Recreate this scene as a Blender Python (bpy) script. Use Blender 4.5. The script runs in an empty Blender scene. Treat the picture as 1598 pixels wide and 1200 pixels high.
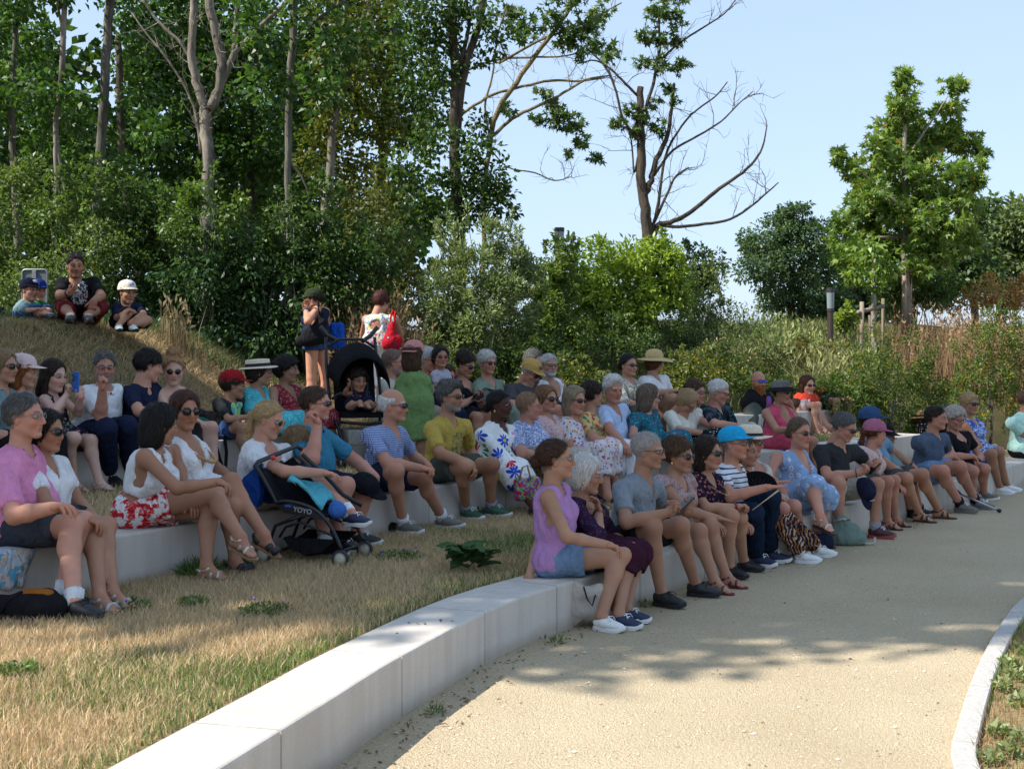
import bpy, bmesh, math, random
import numpy as np
from mathutils import Vector, Matrix

C = bpy.context.scene.collection
SC = bpy.context.scene
R = math.radians

# ------------------------------------------------------------------ camera, sky, sun, exposure
FPX, HY, HC = 2100.0, 542.0, 1.68          # focal length in photo pixels, horizon row, eye height
cam_d = bpy.data.cameras.new('camera')
cam = bpy.data.objects.new('camera', cam_d); C.objects.link(cam)
cam.location = (0, 0, HC); cam.rotation_euler = (R(90), 0, 0)
cam_d.sensor_width = 36; cam_d.lens = FPX / 1598 * 36
cam_d.shift_y = -(600 - HY) / 1598
cam_d.clip_start = 0.1; cam_d.clip_end = 3000
cam_d.dof.use_dof = True; cam_d.dof.focus_distance = 10.5; cam_d.dof.aperture_fstop = 9
SC.camera = cam

SUN_EL, SUN_AZ = R(47), math.atan2(-0.95, -0.31)   # azimuth measured from +Y towards +X
w = bpy.data.worlds.new('World'); SC.world = w; w.use_nodes = True
wn = w.node_tree.nodes; wl = w.node_tree.links
sky = wn.new('ShaderNodeTexSky'); sky.sky_type = 'NISHITA'; sky.sun_disc = False
sky.sun_elevation = SUN_EL; sky.sun_rotation = SUN_AZ
sky.air_density = 1.0; sky.dust_density = .5; sky.ozone_density = 1.6
hsv = wn.new('ShaderNodeHueSaturation'); hsv.inputs['Saturation'].default_value = .62; wl.new(sky.outputs[0], hsv.inputs['Color'])
smx = wn.new('ShaderNodeMix'); smx.data_type = 'RGBA'; smx.inputs[0].default_value = .78; smx.inputs[7].default_value = (1.34, 1.92, 2.78, 1)   # flat pale blue mixed in, evens the sky and lifts fill in the shade
wl.new(hsv.outputs[0], smx.inputs[6]); wl.new(smx.outputs[2], wn['Background'].inputs[0]); wn['Background'].inputs[1].default_value = 0.15
sd = bpy.data.lights.new('sun', 'SUN'); sd.energy = 3.7; sd.angle = R(0.53); sd.color = (1, .95, .87)
sun = bpy.data.objects.new('sun', sd); C.objects.link(sun)
sdir = Vector((math.sin(SUN_AZ) * math.cos(SUN_EL), math.cos(SUN_AZ) * math.cos(SUN_EL), math.sin(SUN_EL)))
sun.rotation_euler = sdir.to_track_quat('Z', 'Y').to_euler(); sun.location = (-20, -5, 30)
vs = SC.view_settings
vs.view_transform = 'Standard'; vs.look = 'None'; vs.gamma = 1; vs.use_curve_mapping = False; vs.exposure = 1.15
SC.cycles.max_bounces = 6; SC.cycles.transparent_max_bounces = 6

rng = np.random.default_rng(7)
random.seed(7)

def P(px, py, d):                                   # a point of the place seen at a photo pixel, d metres in front
    return np.array([d * (px - 799) / FPX, d, HC - d * (py - HY) / FPX])
def depth_on(py, z):                                # distance at which a level z is seen at row py
    return FPX * (HC - z) / max(py - HY, 1e-3)

# ------------------------------------------------------------------ linking and tagging
def link(o, parent=None):
    C.objects.link(o)
    if parent is not None: o.parent = parent
    return o
def tag(o, label=None, cat=None, group=None, kind=None):
    if label: o['label'] = label
    if cat: o['category'] = cat
    if group: o['group'] = group
    if kind: o['kind'] = kind
    return o
def empty(name, loc=(0, 0, 0), rz=0, **kw):
    o = bpy.data.objects.new(name, None); o.empty_display_size = .1
    o.location = loc; o.rotation_euler = (0, 0, rz); link(o); return tag(o, **kw)
def mesh_np(name, V, quads=None, tris=None, mats=(), smooth=True, parent=None, mat_idx=None, cols=None, colname='Col'):
    me = bpy.data.meshes.new(name)
    V = np.asarray(V, np.float32).reshape(-1, 3)
    q = np.zeros((0, 4), np.int32) if quads is None else np.asarray(quads, np.int32).reshape(-1, 4)
    t = np.zeros((0, 3), np.int32) if tris is None else np.asarray(tris, np.int32).reshape(-1, 3)
    me.vertices.add(len(V)); me.vertices.foreach_set('co', V.ravel())
    me.loops.add(q.size + t.size); me.loops.foreach_set('vertex_index', np.concatenate([q.ravel(), t.ravel()]))
    n = len(q) + len(t); me.polygons.add(n)
    st = np.concatenate([np.arange(len(q)) * 4, q.size + np.arange(len(t)) * 3]).astype(np.int32)
    me.polygons.foreach_set('loop_start', st)
    if smooth: me.polygons.foreach_set('use_smooth', np.ones(n, bool))
    for m in mats: me.materials.append(m)
    if mat_idx is not None: me.polygons.foreach_set('material_index', np.asarray(mat_idx, np.int32))
    if cols is not None:
        a = me.attributes.new(colname, 'FLOAT_COLOR', 'POINT')
        cc = np.ones((len(V), 4), np.float32); cc[:, :3] = np.asarray(cols)[:, :3]
        a.data.foreach_set('color', cc.ravel())
    me.update(calc_edges=True); me.validate()
    if name is None: return me
    return link(bpy.data.objects.new(name, me), parent)

class MB:                                            # small builder: collects shapes into one mesh
    def __init__(s): s.v = []; s.f = []; s.m = []; s.n = 0
    def add(s, V, F, m=0):
        V = np.asarray(V, float).reshape(-1, 3)
        s.v.append(V); s.f += [tuple(int(i) + s.n for i in f) for f in F]; s.m += [m] * len(F); s.n += len(V); return s
    def box(s, c, size, rot=None, m=0, bev=0):
        x, y, z = np.array(size) / 2
        V = np.array([[i * x, j * y, k * z] for i in (-1, 1) for j in (-1, 1) for k in (-1, 1)])
        F = [(0, 1, 3, 2), (4, 6, 7, 5), (0, 4, 5, 1), (2, 3, 7, 6), (0, 2, 6, 4), (1, 5, 7, 3)]
        if rot is not None: V = V @ np.asarray(rot).T
        return s.add(V + np.asarray(c), F, m)
    def tube(s, pts, rad, seg=8, m=0, cap=True, flat=None):
        pts = np.asarray(pts, float); n = len(pts)
        rad = np.full(n, rad) if np.isscalar(rad) else np.asarray(rad, float)
        V = []; up = None
        for i in range(n):
            t = pts[min(i + 1, n - 1)] - pts[max(i - 1, 0)]; t = t / (np.linalg.norm(t) + 1e-9)
            if up is None:
                up = np.array([0, 0, 1.]) if abs(t[2]) < .9 else np.array([1., 0, 0])
            a = np.cross(t, up); a /= np.linalg.norm(a) + 1e-9; b = np.cross(a, t); up = b
            th = np.arange(seg) * 2 * math.pi / seg
            fl = 1 if flat is None else flat
            V.append(pts[i] + rad[i] * (np.outer(np.cos(th), a) + fl * np.outer(np.sin(th), b)))
        F = [(i * seg + k, i * seg + (k + 1) % seg, (i + 1) * seg + (k + 1) % seg, (i + 1) * seg + k) for i in range(n - 1) for k in range(seg)]
        if cap: F += [tuple(range(seg))[::-1], tuple((n - 1) * seg + k for k in range(seg))]
        return s.add(np.concatenate(V), F, m)
    def lathe(s, prof, seg=20, M=None, m=0):          # prof: (r, z) list
        V = []; 
        for r, z in prof:
            th = np.arange(seg) * 2 * math.pi / seg
            V.append(np.stack([r * np.cos(th), r * np.sin(th), np.full(seg, z)], 1))
        V = np.concatenate(V)
        if M is not None: V = V @ np.asarray(M[0]).T + np.asarray(M[1])
        n = len(prof)
        F = [(i * seg + k, i * seg + (k + 1) % seg, (i + 1) * seg + (k + 1) % seg, (i + 1) * seg + k) for i in range(n - 1) for k in range(seg)]
        return s.add(V, F, m)
    def prism(s, poly, h, M=None, m=0):               # polygon in xy extruded to height h
        poly = np.asarray(poly, float); n = len(poly)
        V = np.concatenate([np.c_[poly, np.zeros(n)], np.c_[poly, np.full(n, h)]])
        if M is not None: V = V @ np.asarray(M[0]).T + np.asarray(M[1])
        F = [(k, (k + 1) % n, n + (k + 1) % n, n + k) for k in range(n)] + [tuple(range(n))[::-1], tuple(range(n, 2 * n))]
        return s.add(V, F, m)
    def build(s, name, mats, parent=None, smooth=False, bevel=0, M=None):
        V = np.concatenate(s.v)
        if M is not None: V = V @ np.asarray(M[0]).T + np.asarray(M[1])
        me = bpy.data.meshes.new(name); me.from_pydata(V.tolist(), [], s.f)
        for x in (mats if isinstance(mats, (list, tuple)) else [mats]): me.materials.append(x)
        me.polygons.foreach_set('material_index', s.m)
        if smooth: me.polygons.foreach_set('use_smooth', [True] * len(s.f))
        if bevel:
            bm = bmesh.new(); bm.from_mesh(me)
            bmesh.ops.recalc_face_normals(bm, faces=bm.faces)
            es = [e for e in bm.edges if len(e.link_faces) == 2 and e.calc_face_angle(0) > .6]
            bmesh.ops.bevel(bm, geom=es, offset=bevel, segments=2, affect='EDGES', profile=.6)
            bm.to_mesh(me); bm.free()
        me.update()
        return link(bpy.data.objects.new(name, me), parent)

# ------------------------------------------------------------------ materials
MATS = {}
def _c(c): return (c[0], c[1], c[2], 1)
class NT:
    def __init__(s, name):
        s.m = bpy.data.materials.new(name); s.m.use_nodes = True
        s.t = s.m.node_tree; s.b = s.t.nodes['Principled BSDF']; s.o = s.t.nodes['Material Output']
    def n(s, typ, **kw):
        x = s.t.nodes.new('ShaderNode' + typ)
        for k, v in kw.items():
            if k.startswith('i_'):
                k = k[2:]; x.inputs[int(k) if k.isdigit() else k.replace('_', ' ')].default_value = v
            else: setattr(x, k, v)
        return x
    def l(s, a, b): s.t.links.new(a, b)
    def coord(s, scale=(1, 1, 1), kind='Object'):
        tc = s.n('TexCoord'); mp = s.n('Mapping'); mp.inputs['Scale'].default_value = scale
        s.l(tc.outputs[kind], mp.inputs[0]); return mp.outputs[0]
    def noise(s, scale, detail=3, vec=None, rough=.55):
        x = s.n('TexNoise'); x.inputs['Scale'].default_value = scale; x.inputs['Detail'].default_value = detail
        x.inputs['Roughness'].default_value = rough
        if vec is not None: s.l(vec, x.inputs['Vector'])
        return x
    def ramp(s, fac, stops, const=False):
        x = s.n('ValToRGB'); cr = x.color_ramp
        if const: cr.interpolation = 'CONSTANT'
        while len(cr.elements) < len(stops): cr.elements.new(.5)
        for e, (p, c) in zip(cr.elements, stops): e.position = p; e.color = _c(c)
        s.l(fac, x.inputs[0]); return x.outputs[0]
    def mix(s, fac, a, b, mode='MIX'):
        x = s.n('Mix', data_type='RGBA', blend_type=mode)
        for so, v in ((x.inputs[0], fac), (x.inputs[6], a), (x.inputs[7], b)):
            if hasattr(v, 'links'): s.l(v, so)
            elif isinstance(v, (int, float)): so.default_value = v
            else: so.default_value = _c(v)
        return x.outputs[2]
    def math(s, op, a, b=None):
        x = s.n('Math', operation=op)
        for so, v in ((x.inputs[0], a), (x.inputs[1], b)):
            if v is None: continue
            if hasattr(v, 'links'): s.l(v, so)
            else: so.default_value = v
        return x.outputs[0]
    def bump(s, h, strength=.3, dist=.01):
        x = s.n('Bump'); x.inputs['Strength'].default_value = strength; x.inputs['Distance'].default_value = dist
        s.l(h, x.inputs['Height']); s.l(x.outputs[0], s.b.inputs['Normal']); return x
    def base(s, v):
        if hasattr(v, 'links'): s.l(v, s.b.inputs['Base Color'])
        else: s.b.inputs['Base Color'].default_value = _c(v)
    def done(s, rough=.6, spec=.4, metal=0):
        s.b.inputs['Roughness'].default_value = rough; s.b.inputs['Specular IOR Level'].default_value = spec
        s.b.inputs['Metallic'].default_value = metal
        return s.m
def simple(name, col, rough=.5, spec=.4, metal=0, var=.12, scale=40, bump=0):
    if name in MATS: return MATS[name]
    t = NT(name); n = t.noise(scale, 3, t.coord())
    c = np.array(col)
    t.base(t.ramp(n.outputs[0], [(.3, c * (1 - var)), (.7, np.minimum(c * (1 + var), 1))]))
    if bump: t.bump(n.outputs[0], bump, .004)
    MATS[name] = t.done(rough, spec, metal); return MATS[name]
# ------------------------------------------------------------------ smooth solid modelling on a grid (numpy)
def nrm(v):
    v = np.asarray(v, float); return v / (np.linalg.norm(v) + 1e-12)
class Field:
    def __init__(s, lo, hi, h):
        s.h = h; s.lo = np.asarray(lo, float) - 2 * h
        s.n = np.maximum(np.ceil((np.asarray(hi) + 2 * h - s.lo) / h).astype(int) + 1, 3)
        s.v = np.full(tuple(s.n), 1.0, np.float32)
    def box(s, lo, hi):
        i0 = np.clip(np.floor((lo - s.lo) / s.h).astype(int), 0, s.n); i1 = np.clip(np.ceil((hi - s.lo) / s.h).astype(int) + 1, 0, s.n)
        if (i1 <= i0).any(): return None, None
        ax = [(s.lo[k] + s.h * np.arange(i0[k], i1[k])).astype(np.float32) for k in range(3)]
        return tuple(slice(i0[k], i1[k]) for k in range(3)), (ax[0][:, None, None], ax[1][None, :, None], ax[2][None, None, :])
    def put(s, sl, d, k, op):
        a = s.v[sl]
        if op == 'u':
            if k > 0:
                hh = np.maximum(k - np.abs(a - d), 0); s.v[sl] = np.minimum(a, d) - hh * hh / (4 * k)
            else: s.v[sl] = np.minimum(a, d)
        else:                                       # subtract
            d = -d
            if k > 0:
                hh = np.maximum(k - np.abs(a - d), 0); s.v[sl] = np.maximum(a, d) + hh * hh / (4 * k)
            else: s.v[sl] = np.maximum(a, d)
    def cone(s, a, b, ra, rb, k=.02, lat=None, ls=1., op='u', cut=None):
        a = np.asarray(a, float); b = np.asarray(b, float)
        m = max(ra, rb) * max(ls, 1) + k + 2 * s.h
        sl, g = s.box(np.minimum(a, b) - m, np.maximum(a, b) + m)
        if sl is None: return s
        ba = b - a; L2 = ba @ ba + 1e-9
        px, py, pz = g[0] - a[0], g[1] - a[1], g[2] - a[2]
        t = np.clip((px * ba[0] + py * ba[1] + pz * ba[2]) / L2, 0, 1)
        qx, qy, qz = px - t * ba[0], py - t * ba[1], pz - t * ba[2]
        q2 = qx * qx + qy * qy + qz * qz
        if lat is not None:
            ql = qx * lat[0] + qy * lat[1] + qz * lat[2]
            q2 = q2 - ql * ql * (1 - 1 / ls ** 2)
        d = np.sqrt(np.maximum(q2, 0)) - (ra + (rb - ra) * t)
        if cut is not None:                         # flat end at b
            u = ba / math.sqrt(L2); d = np.maximum(d, (px * u[0] + py * u[1] + pz * u[2]) - math.sqrt(L2) * cut)
        s.put(sl, d.astype(np.float32), k, op); return s
    def ell(s, c, r, A=None, k=.02, op='u'):        # ellipsoid, axes = rows of A
        c = np.asarray(c, float); r = np.asarray(r, float) * np.ones(3)
        m = r.max() + k + 2 * s.h
        sl, g = s.box(c - m, c + m)
        if sl is None: return s
        A = np.eye(3) if A is None else np.asarray(A)
        p = [g[i] - c[i] for i in range(3)]
        q = [p[0] * A[j][0] + p[1] * A[j][1] + p[2] * A[j][2] for j in range(3)]
        k0 = np.sqrt(sum((q[j] / r[j]) ** 2 for j in range(3))); k1 = np.sqrt(sum((q[j] / r[j] ** 2) ** 2 for j in range(3)))
        d = k0 * (k0 - 1) / (k1 + 1e-6)
        s.put(sl, d.astype(np.float32), k, op); return s
    def grid(s):
        ax = [(s.lo[k] + s.h * np.arange(s.n[k])).astype(np.float32) for k in range(3)]
        return ax[0][:, None, None], ax[1][None, :, None], ax[2][None, None, :]
    def plane(s, p0, n, k=0):                       # keep the side where (p-p0).n < 0
        g = s.grid(); d = (g[0] - p0[0]) * n[0] + (g[1] - p0[1]) * n[1] + (g[2] - p0[2]) * n[2]
        s.v = np.maximum(s.v, d.astype(np.float32)); return s
    def cutf(s, f):
        s.v = np.maximum(s.v, np.broadcast_to(f(*s.grid()), s.v.shape).astype(np.float32)); return s
    def mesh(s, smooth=0):
        v = s.v; v[0] = v[-1] = 1; v[:, 0] = v[:, -1] = 1; v[:, :, 0] = v[:, :, -1] = 1
        S = v < 0
        c = S.astype(np.int8)
        cnt = sum(c[i:c.shape[0] - 1 + i, j:c.shape[1] - 1 + j, k:c.shape[2] - 1 + k] for i in (0, 1) for j in (0, 1) for k in (0, 1))
        act = (cnt > 0) & (cnt < 8); idx = np.argwhere(act); n = len(idx)
        if n == 0: return np.zeros((0, 3)), np.zeros((0, 4), int)
        vid = np.full(act.shape, -1, np.int32); vid[act] = np.arange(n, dtype=np.int32)
        off = np.array([[i, j, k] for i in (0, 1) for j in (0, 1) for k in (0, 1)])
        cv = np.stack([v[idx[:, 0] + o[0], idx[:, 1] + o[1], idx[:, 2] + o[2]] for o in off], 1)
        acc = np.zeros((n, 3)); num = np.zeros(n)
        for a in range(8):
            for b in range(a + 1, 8):
                if np.abs(off[a] - off[b]).sum() != 1: continue
                m = (cv[:, a] < 0) != (cv[:, b] < 0)
                t = cv[m, a] / (cv[m, a] - cv[m, b])
                acc[m] += off[a] + t[:, None] * (off[b] - off[a]); num[m] += 1
        V = s.lo + s.h * (idx + acc / num[:, None])
        Q = []
        for axis in range(3):
            sl0 = [slice(None)] * 3; sl1 = [slice(None)] * 3; sl0[axis] = slice(0, -1); sl1[axis] = slice(1, None)
            A, B = S[tuple(sl0)], S[tuple(sl1)]
            e = np.argwhere(A != B); o1, o2 = [(1, 2), (2, 0), (0, 1)][axis]
            e = e[(e[:, o1] > 0) & (e[:, o2] > 0)]
            ins = A[e[:, 0], e[:, 1], e[:, 2]]
            def cell(d1, d2):
                q = e.copy(); q[:, o1] -= d1; q[:, o2] -= d2; return vid[q[:, 0], q[:, 1], q[:, 2]]
            q = np.stack([cell(1, 1), cell(0, 1), cell(0, 0), cell(1, 0)], 1)
            q[~ins] = q[~ins][:, ::-1]
            Q.append(q)
        Q = np.concatenate(Q)
        for _ in range(smooth):
            V = laplace(V, Q)
        return V, Q
def laplace(V, Q, lam=.5):
    acc = np.zeros_like(V); num = np.zeros(len(V))
    for a, b in ((0, 1), (1, 2), (2, 3), (3, 0)):
        for i, j in ((a, b), (b, a)):
            for k in range(3): acc[:, k] += np.bincount(Q[:, i], V[Q[:, j], k], len(V))
            num += np.bincount(Q[:, i], minlength=len(V))
    return V + lam * (acc / np.maximum(num, 1)[:, None] - V)
def vnormals(V, Q):
    n = np.cross(V[Q[:, 2]] - V[Q[:, 0]], V[Q[:, 3]] - V[Q[:, 1]])
    N = np.zeros_like(V)
    for i in range(4):
        for k in range(3): N[:, k] += np.bincount(Q[:, i], n[:, k], len(V))
    return N / (np.linalg.norm(N, axis=1)[:, None] + 1e-12)
_nr = np.random.default_rng(11)
_ND = [( nrm(_nr.normal(size=3)), _nr.uniform(.6, 1.7), _nr.uniform(0, 6.28)) for _ in range(14)]
def wob(p, f, ph=0.):                                # cheap smooth noise in -1..1
    s = 0
    for d, q, a in _ND: s = s + np.sin((p @ d) * f * q + a + ph * q * 3.1)
    return s / 5.
# ------------------------------------------------------------------ templates: heads, hair, hats, glasses, hands, shoes (head frame: x forward, y left, z up, origin between the ears at eye level)
def uvsphere(c, r, nu=10, nv=7):
    V = []; F = []
    for j in range(nv + 1):
        th = math.pi * j / nv
        for i in range(nu):
            ph = 2 * math.pi * i / nu
            V.append([c[0] + r * math.cos(th), c[1] + r * math.sin(th) * math.cos(ph), c[2] + r * math.sin(th) * math.sin(ph)])
    for j in range(nv):
        for i in range(nu):
            F.append([j * nu + i, (j + 1) * nu + i, (j + 1) * nu + (i + 1) % nu, j * nu + (i + 1) % nu])
    return np.array(V), np.array(F)
HEADS = {}
def head_template(kind, lod):
    key = (kind, lod)
    if key in HEADS: return HEADS[key]
    h = (.0052, .0075, .0095)[lod]
    m = 1.0 if kind == 'm' else (.55 if kind == 'f' else .0)    # how strong the features are
    F = Field((-.13, -.1, -.2), (.14, .1, .14), h)
    F.ell((-.014, 0, .032), (.100, .0745, .086), k=0)
    F.ell((.020, 0, -.030), (.074, .064, .082), k=.03)
    F.ell((.012, 0, -.062), (.066, .057 + .004 * m, .055), k=.02)
    jw = .047 + .006 * m
    for s in (-1, 1):
        F.cone((.0, s * jw, -.058), (.064, s * .016, -.104), .017, .015, k=.02)
        F.ell((.060, s * .040, -.030), (.026, .024, .022), k=.02)
        F.ell((.084, s * .033, .002), (.020, .019, .0135), k=.008, op='s')
        F.cone((.072, s * .046, .016), (.089, s * .012, .019), .009, .010, k=.012)
        F.ell((-.008, s * .076, -.012), (.019, .008, .031), A=[[.97, 0, .24], [0, 1, 0], [-.24, 0, .97]], k=.006)
        F.ell((.098, s * .0115, -.040), (.009, .0065, .007), k=.008)
    F.ell((.070, 0, -.103), (.020, .022 + .004 * m, .016), k=.02)
    F.cone((.092, 0, .008), (.106 + .006 * m - (.006 if kind == 'c' else 0), 0, -.034), .0085, .0098, k=.014)
    F.cone((.082, -.016, -.063), (.082, .016, -.063), .0085, .0085, k=.008)
    F.cone((.081, -.014, -.075), (.081, .014, -.075), .009, .009, k=.008)
    F.cone((-.018, 0, -.05), (-.036, 0, -.19), .050 + .004 * m, .052 + .004 * m, k=.03)
    V, Q = F.mesh()
    ey = []
    n = len(V); VV = [V]; QQ = [Q]
    for s in (-1, 1):
        e, f = uvsphere((.0785, s * .0325, .001), .0135)
        VV.append(e); QQ.append(f + n); n += len(e)
    eye = np.concatenate([np.zeros(len(V))] + [np.full(len(e), 1 if i == 0 else 2) for i, e in enumerate(VV[1:])])
    HEADS[key] = (np.concatenate(VV), np.concatenate(QQ), eye)
    return HEADS[key]
def head_colors(V, eye, skin, brow, lips=None, beard=None, bl=0., kind='m', scalp=None):
    x, y, z = V.T; ay = np.abs(y)
    skin = np.array(skin); c = np.tile(skin, (len(V), 1))
    def mixin(mask, col):
        nonlocal c; mask = np.clip(mask, 0, 1)[:, None]; c = c * (1 - mask) + np.asarray(col) * mask
    red = skin * np.array([1.06, .74, .68])
    g = lambda px, py, pz, r: np.exp(-((x - px) ** 2 + (ay - py) ** 2 + (z - pz) ** 2) / r ** 2)
    mixin(.75 * g(.07, .042, -.035, .028), red); mixin(.8 * g(.115, .0, -.035, .018), red); mixin(.6 * g(-.01, .08, -.01, .03), red)
    mixin(.45 * np.exp(-((z - .004) / .016) ** 2) * ((x > .055) & (ay > .012) & (ay < .056)), skin * np.array([.62, .52, .5]))
    if beard is not None:
        bm = ((z < -.046) & (x > .005 + .3 * (z + .046))) * np.clip((-.042 - z) / .02, 0, 1)
        bm = np.maximum(bm, ((z < -.028) & (x > -.0) & (x < .03) & (ay > .045)) * .8)
        bm = np.maximum(bm, (np.abs(z + .054) < .008) * (ay < .03) * (x > .06))
        mixin(bl * bm, beard)
    lipc = lips if lips is not None else skin * np.array([.92, .50, .48])
    mixin((.85 if kind != 'm' else .6) * np.exp(-(np.maximum(np.abs(z + .0685) - .006, 0) / .004) ** 2) * np.exp(-(np.maximum(ay - .017, 0) / .006) ** 2) * (x > .07), lipc)
    mixin(.75 * np.exp(-((z + .0690) / .0028) ** 2) * (ay < .0205) * (x > .065), skin * .3)
    mixin(.85 * np.exp(-((z - .024 + .10 * np.maximum(ay - .03, 0)) / .0055) ** 2) * np.clip((ay - .010) / .006, 0, 1) * np.clip((.052 - ay) / .008, 0, 1) * (x > .055), brow)
    if scalp is not None:
        zl = np.interp(x, [-.2, -.11, -.03, -.005, .03, .062, .085, .13], [-.085, -.085, -.06, -.01, .012, .05, .083, .105])
        mixin(.75 * np.clip((z - zl + .004 + .004 * np.sin(y * 300)) / .014, 0, 1) * (eye == 0), scalp)
    for k in (1, 2):
        i = eye == k; s = -1 if k == 1 else 1
        dx, dy, dz = (x[i] - .0785) / .0135, (y[i] - s * .0325) / .0135, (z[i] - .001) / .0135
        col = np.full((i.sum(), 3), .52)
        rr = np.hypot(dy, dz)
        col[rr < .55] = (.05, .03, .02)
        col[dz > .32] = skin * .55; col[dz < -.45] = skin * .8
        col[(dz > .22) & (dz <= .40)] = (.03, .02, .015)
        c[i] = col
    return c
HANDS = {}
def hand_template(pose, lod):
    key = (pose, lod)
    if key in HANDS: return HANDS[key]
    h = (.0058, .0078, .0105)[lod]; g = (0, .0004, .0018)[lod]
    root, c1, c2, sp = dict(flat=(.05, .12, .12, 1.1), relax=(.35, .45, .4, 1.), drape=(.75, .45, .3, 1.), grip=(.95, 1.0, .6, .9), fist=(1.25, 1.5, 1.2, .85), point=(.6, .9, .6, .9))[pose]
    F = Field((-.02, -.075, -.13), (.21, .1, .05), h)
    F.cone((0, 0, 0), (.03, 0, 0), .024, .025, k=0, lat=(0, 1, 0), ls=1.15)
    F.cone((.025, 0, -.001), (.075, 0, -.002), .0165, .0145, k=.015, lat=(0, 1, 0), ls=2.3)
    for i, (y, L) in enumerate(((.031, .070), (.0105, .080), (-.0105, .074), (-.031, .057))):
        p = np.array([.084 - .006 * (i in (0, 3)) - .004 * (i == 3), y, -.002]); a = root + .06 * i * (pose != 'flat')
        if pose == 'point' and i == 0: a, k1, k2 = .1, .1, .1
        else: k1, k2 = c1, c2
        yaw = (y / .031) * .10 * sp
        for L_, r0, r1, bend in ((L * .45, .0095, .0088, 0), (L * .32, .0088, .0078, k1), (L * .25, .0078, .0068, k2)):
            a += bend
            q = p + L_ * np.array([math.cos(a) * math.cos(yaw), math.cos(a) * math.sin(yaw), -math.sin(a)])
            F.cone(p, q, r0 + g, r1 + g, k=.004); p = q
    tb = {'flat': (.055, .062, -.012), 'relax': (.062, .052, -.024), 'drape': (.060, .055, -.030), 'grip': (.062, .040, -.040), 'fist': (.066, .022, -.042), 'point': (.062, .035, -.036)}[pose]
    tb = np.array(tb); base = np.array([.022, .024, -.006]); tip = tb + (tb - base) * .42 + (np.array([.004, -.018, -.002]) if pose in ('grip', 'fist', 'point') else 0)
    F.cone(base, tb, .0145 + g, .0108 + g, k=.012); F.cone(tb, tip, .0105 + g, .0085 + g, k=.006)
    V, Q = F.mesh(); HANDS[key] = (V, Q); return HANDS[key]
HAIR = {}
def hair_template(style, lod, hat):
    key = (style, lod, hat)
    if key in HAIR: return HAIR[key]
    h = (.007, .0095, .0125)[lod]
    F = Field((-.2, -.15, -.34), (.15, .15, .24), h)
    t = {'short': .007, 'crop': .0045, 'curly': .028, 'bob': .014, 'longbob': .014, 'long': .012, 'pony': .007, 'bun': .007, 'topbun': .011, 'fringe': .008, 'bald': .008, 'pixie': .014, 'boy': .014, 'quiff': .014, 'afro': .012}[style]
    F.ell((-.016, 0, .034), (.098 + t, .078 + t, .086 + t), k=0)
    if style == 'quiff': F.ell((.035, 0, .105), (.055, .06, .03), k=.03); F.ell((-.03, 0, .105), (.07, .07, .03), k=.03)
    if style == 'pixie': F.ell((-.04, 0, .07), (.085, .088, .07), k=.03)
    if style in ('bob', 'longbob'):
        F.ell((-.035, 0, -.015), (.086, .090, .095), k=.03)
        if style == 'longbob': F.ell((-.045, 0, -.08), (.073, .091, .10), k=.03)
    if style == 'long':
        F.ell((-.05, 0, -.06), (.06, .094, .12), k=.03); F.ell((-.078, 0, -.16), (.036, .094, .14), k=.03)
        for s in (-1, 1): F.cone((.0, s * .082, -.02), (.015, s * .085, -.20), .026, .018, k=.03)
    if style == 'curly': F.ell((-.04, 0, .02), (.10, .105, .10), k=.03)
    xs = [-.2, -.11, -.03, -.005, .03, .062, .085, .13]; tight = [-.078, -.078, -.055, .0, .030, .070, .098, .12]
    lowest = {'bob': [-.13, -.13, -.125, -.12, -.105, .045, .082, .10], 'longbob': [-.2, -.2, -.2, -.19, -.16, .04, .082, .10],
              'long': [-.34, -.34, -.34, -.33, -.2, .03, .078, .1], 'pixie': [-.09, -.09, -.07, -.012, .010, .042, .066, .085],
              'curly': [-.10, -.10, -.08, -.025, .0, .035, .055, .07], 'boy': [-.075, -.075, -.06, -.01, .005, .030, .036, .05],
              'crop': [-.07, -.07, -.04, .0, .028, .066, .100, .12]}.get(style, tight if style in ('pony', 'bun', 'topbun', 'afro') else [-.078, -.078, -.055, .0, .018, .056, .086, .105])
    F.cutf(lambda X, Y, Z: np.interp(X, xs, lowest).astype(np.float32) + .006 * np.sin(Y * 170 + X * 90) + .005 * np.sin(Y * 330 - X * 210 + 1) - Z)
    if style in ('fringe', 'bald'):
        F.cutf(lambda X, Y, Z: np.where(X > .045, .02, Z - (.055 if style == 'fringe' else .03) - .25 * np.maximum(-X - .02, 0)))
    if style in ('bob', 'longbob', 'long'):                                    # open the face
        F.cone((.115, 0, .018), (.115, 0, -.22), .073 if style != 'long' else .070, .085, k=.01, op='s')
    if style in ('short', 'crop', 'pixie', 'curly', 'boy', 'quiff', 'afro', 'pony', 'bun', 'topbun', 'fringe', 'bald'):
        for s in (-1, 1): F.ell((-.004, s * .088, -.014), (.021, .022, .034), k=.006, op='s')   # free the ears
    if hat: F.cutf(lambda X, Y, Z: Z - .062)
    if style == 'pony':
        F.ell((-.115, 0, .0), (.03, .026, .03), k=.01); F.cone((-.12, 0, .0), (-.125, 0, -.10), .026, .022, k=.02); F.cone((-.125, 0, -.10), (-.10, 0, -.2), .022, .008, k=.02)
    if style == 'bun': F.ell((-.12, 0, -.015), (.036, .040, .042), k=.012)
    if style == 'topbun': F.ell((-.03, 0, .150), (.055, .058, .045), k=.015)
    if style == 'afro': F.ell((-.125, 0, -.03), (.038, .042, .04), k=.012)
    V, Q = F.mesh()
    N = vnormals(V, Q)
    str_ = wob(V * np.array([1, 1, .25]), 260) * .0034 + wob(V, 70) * .0045
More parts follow.
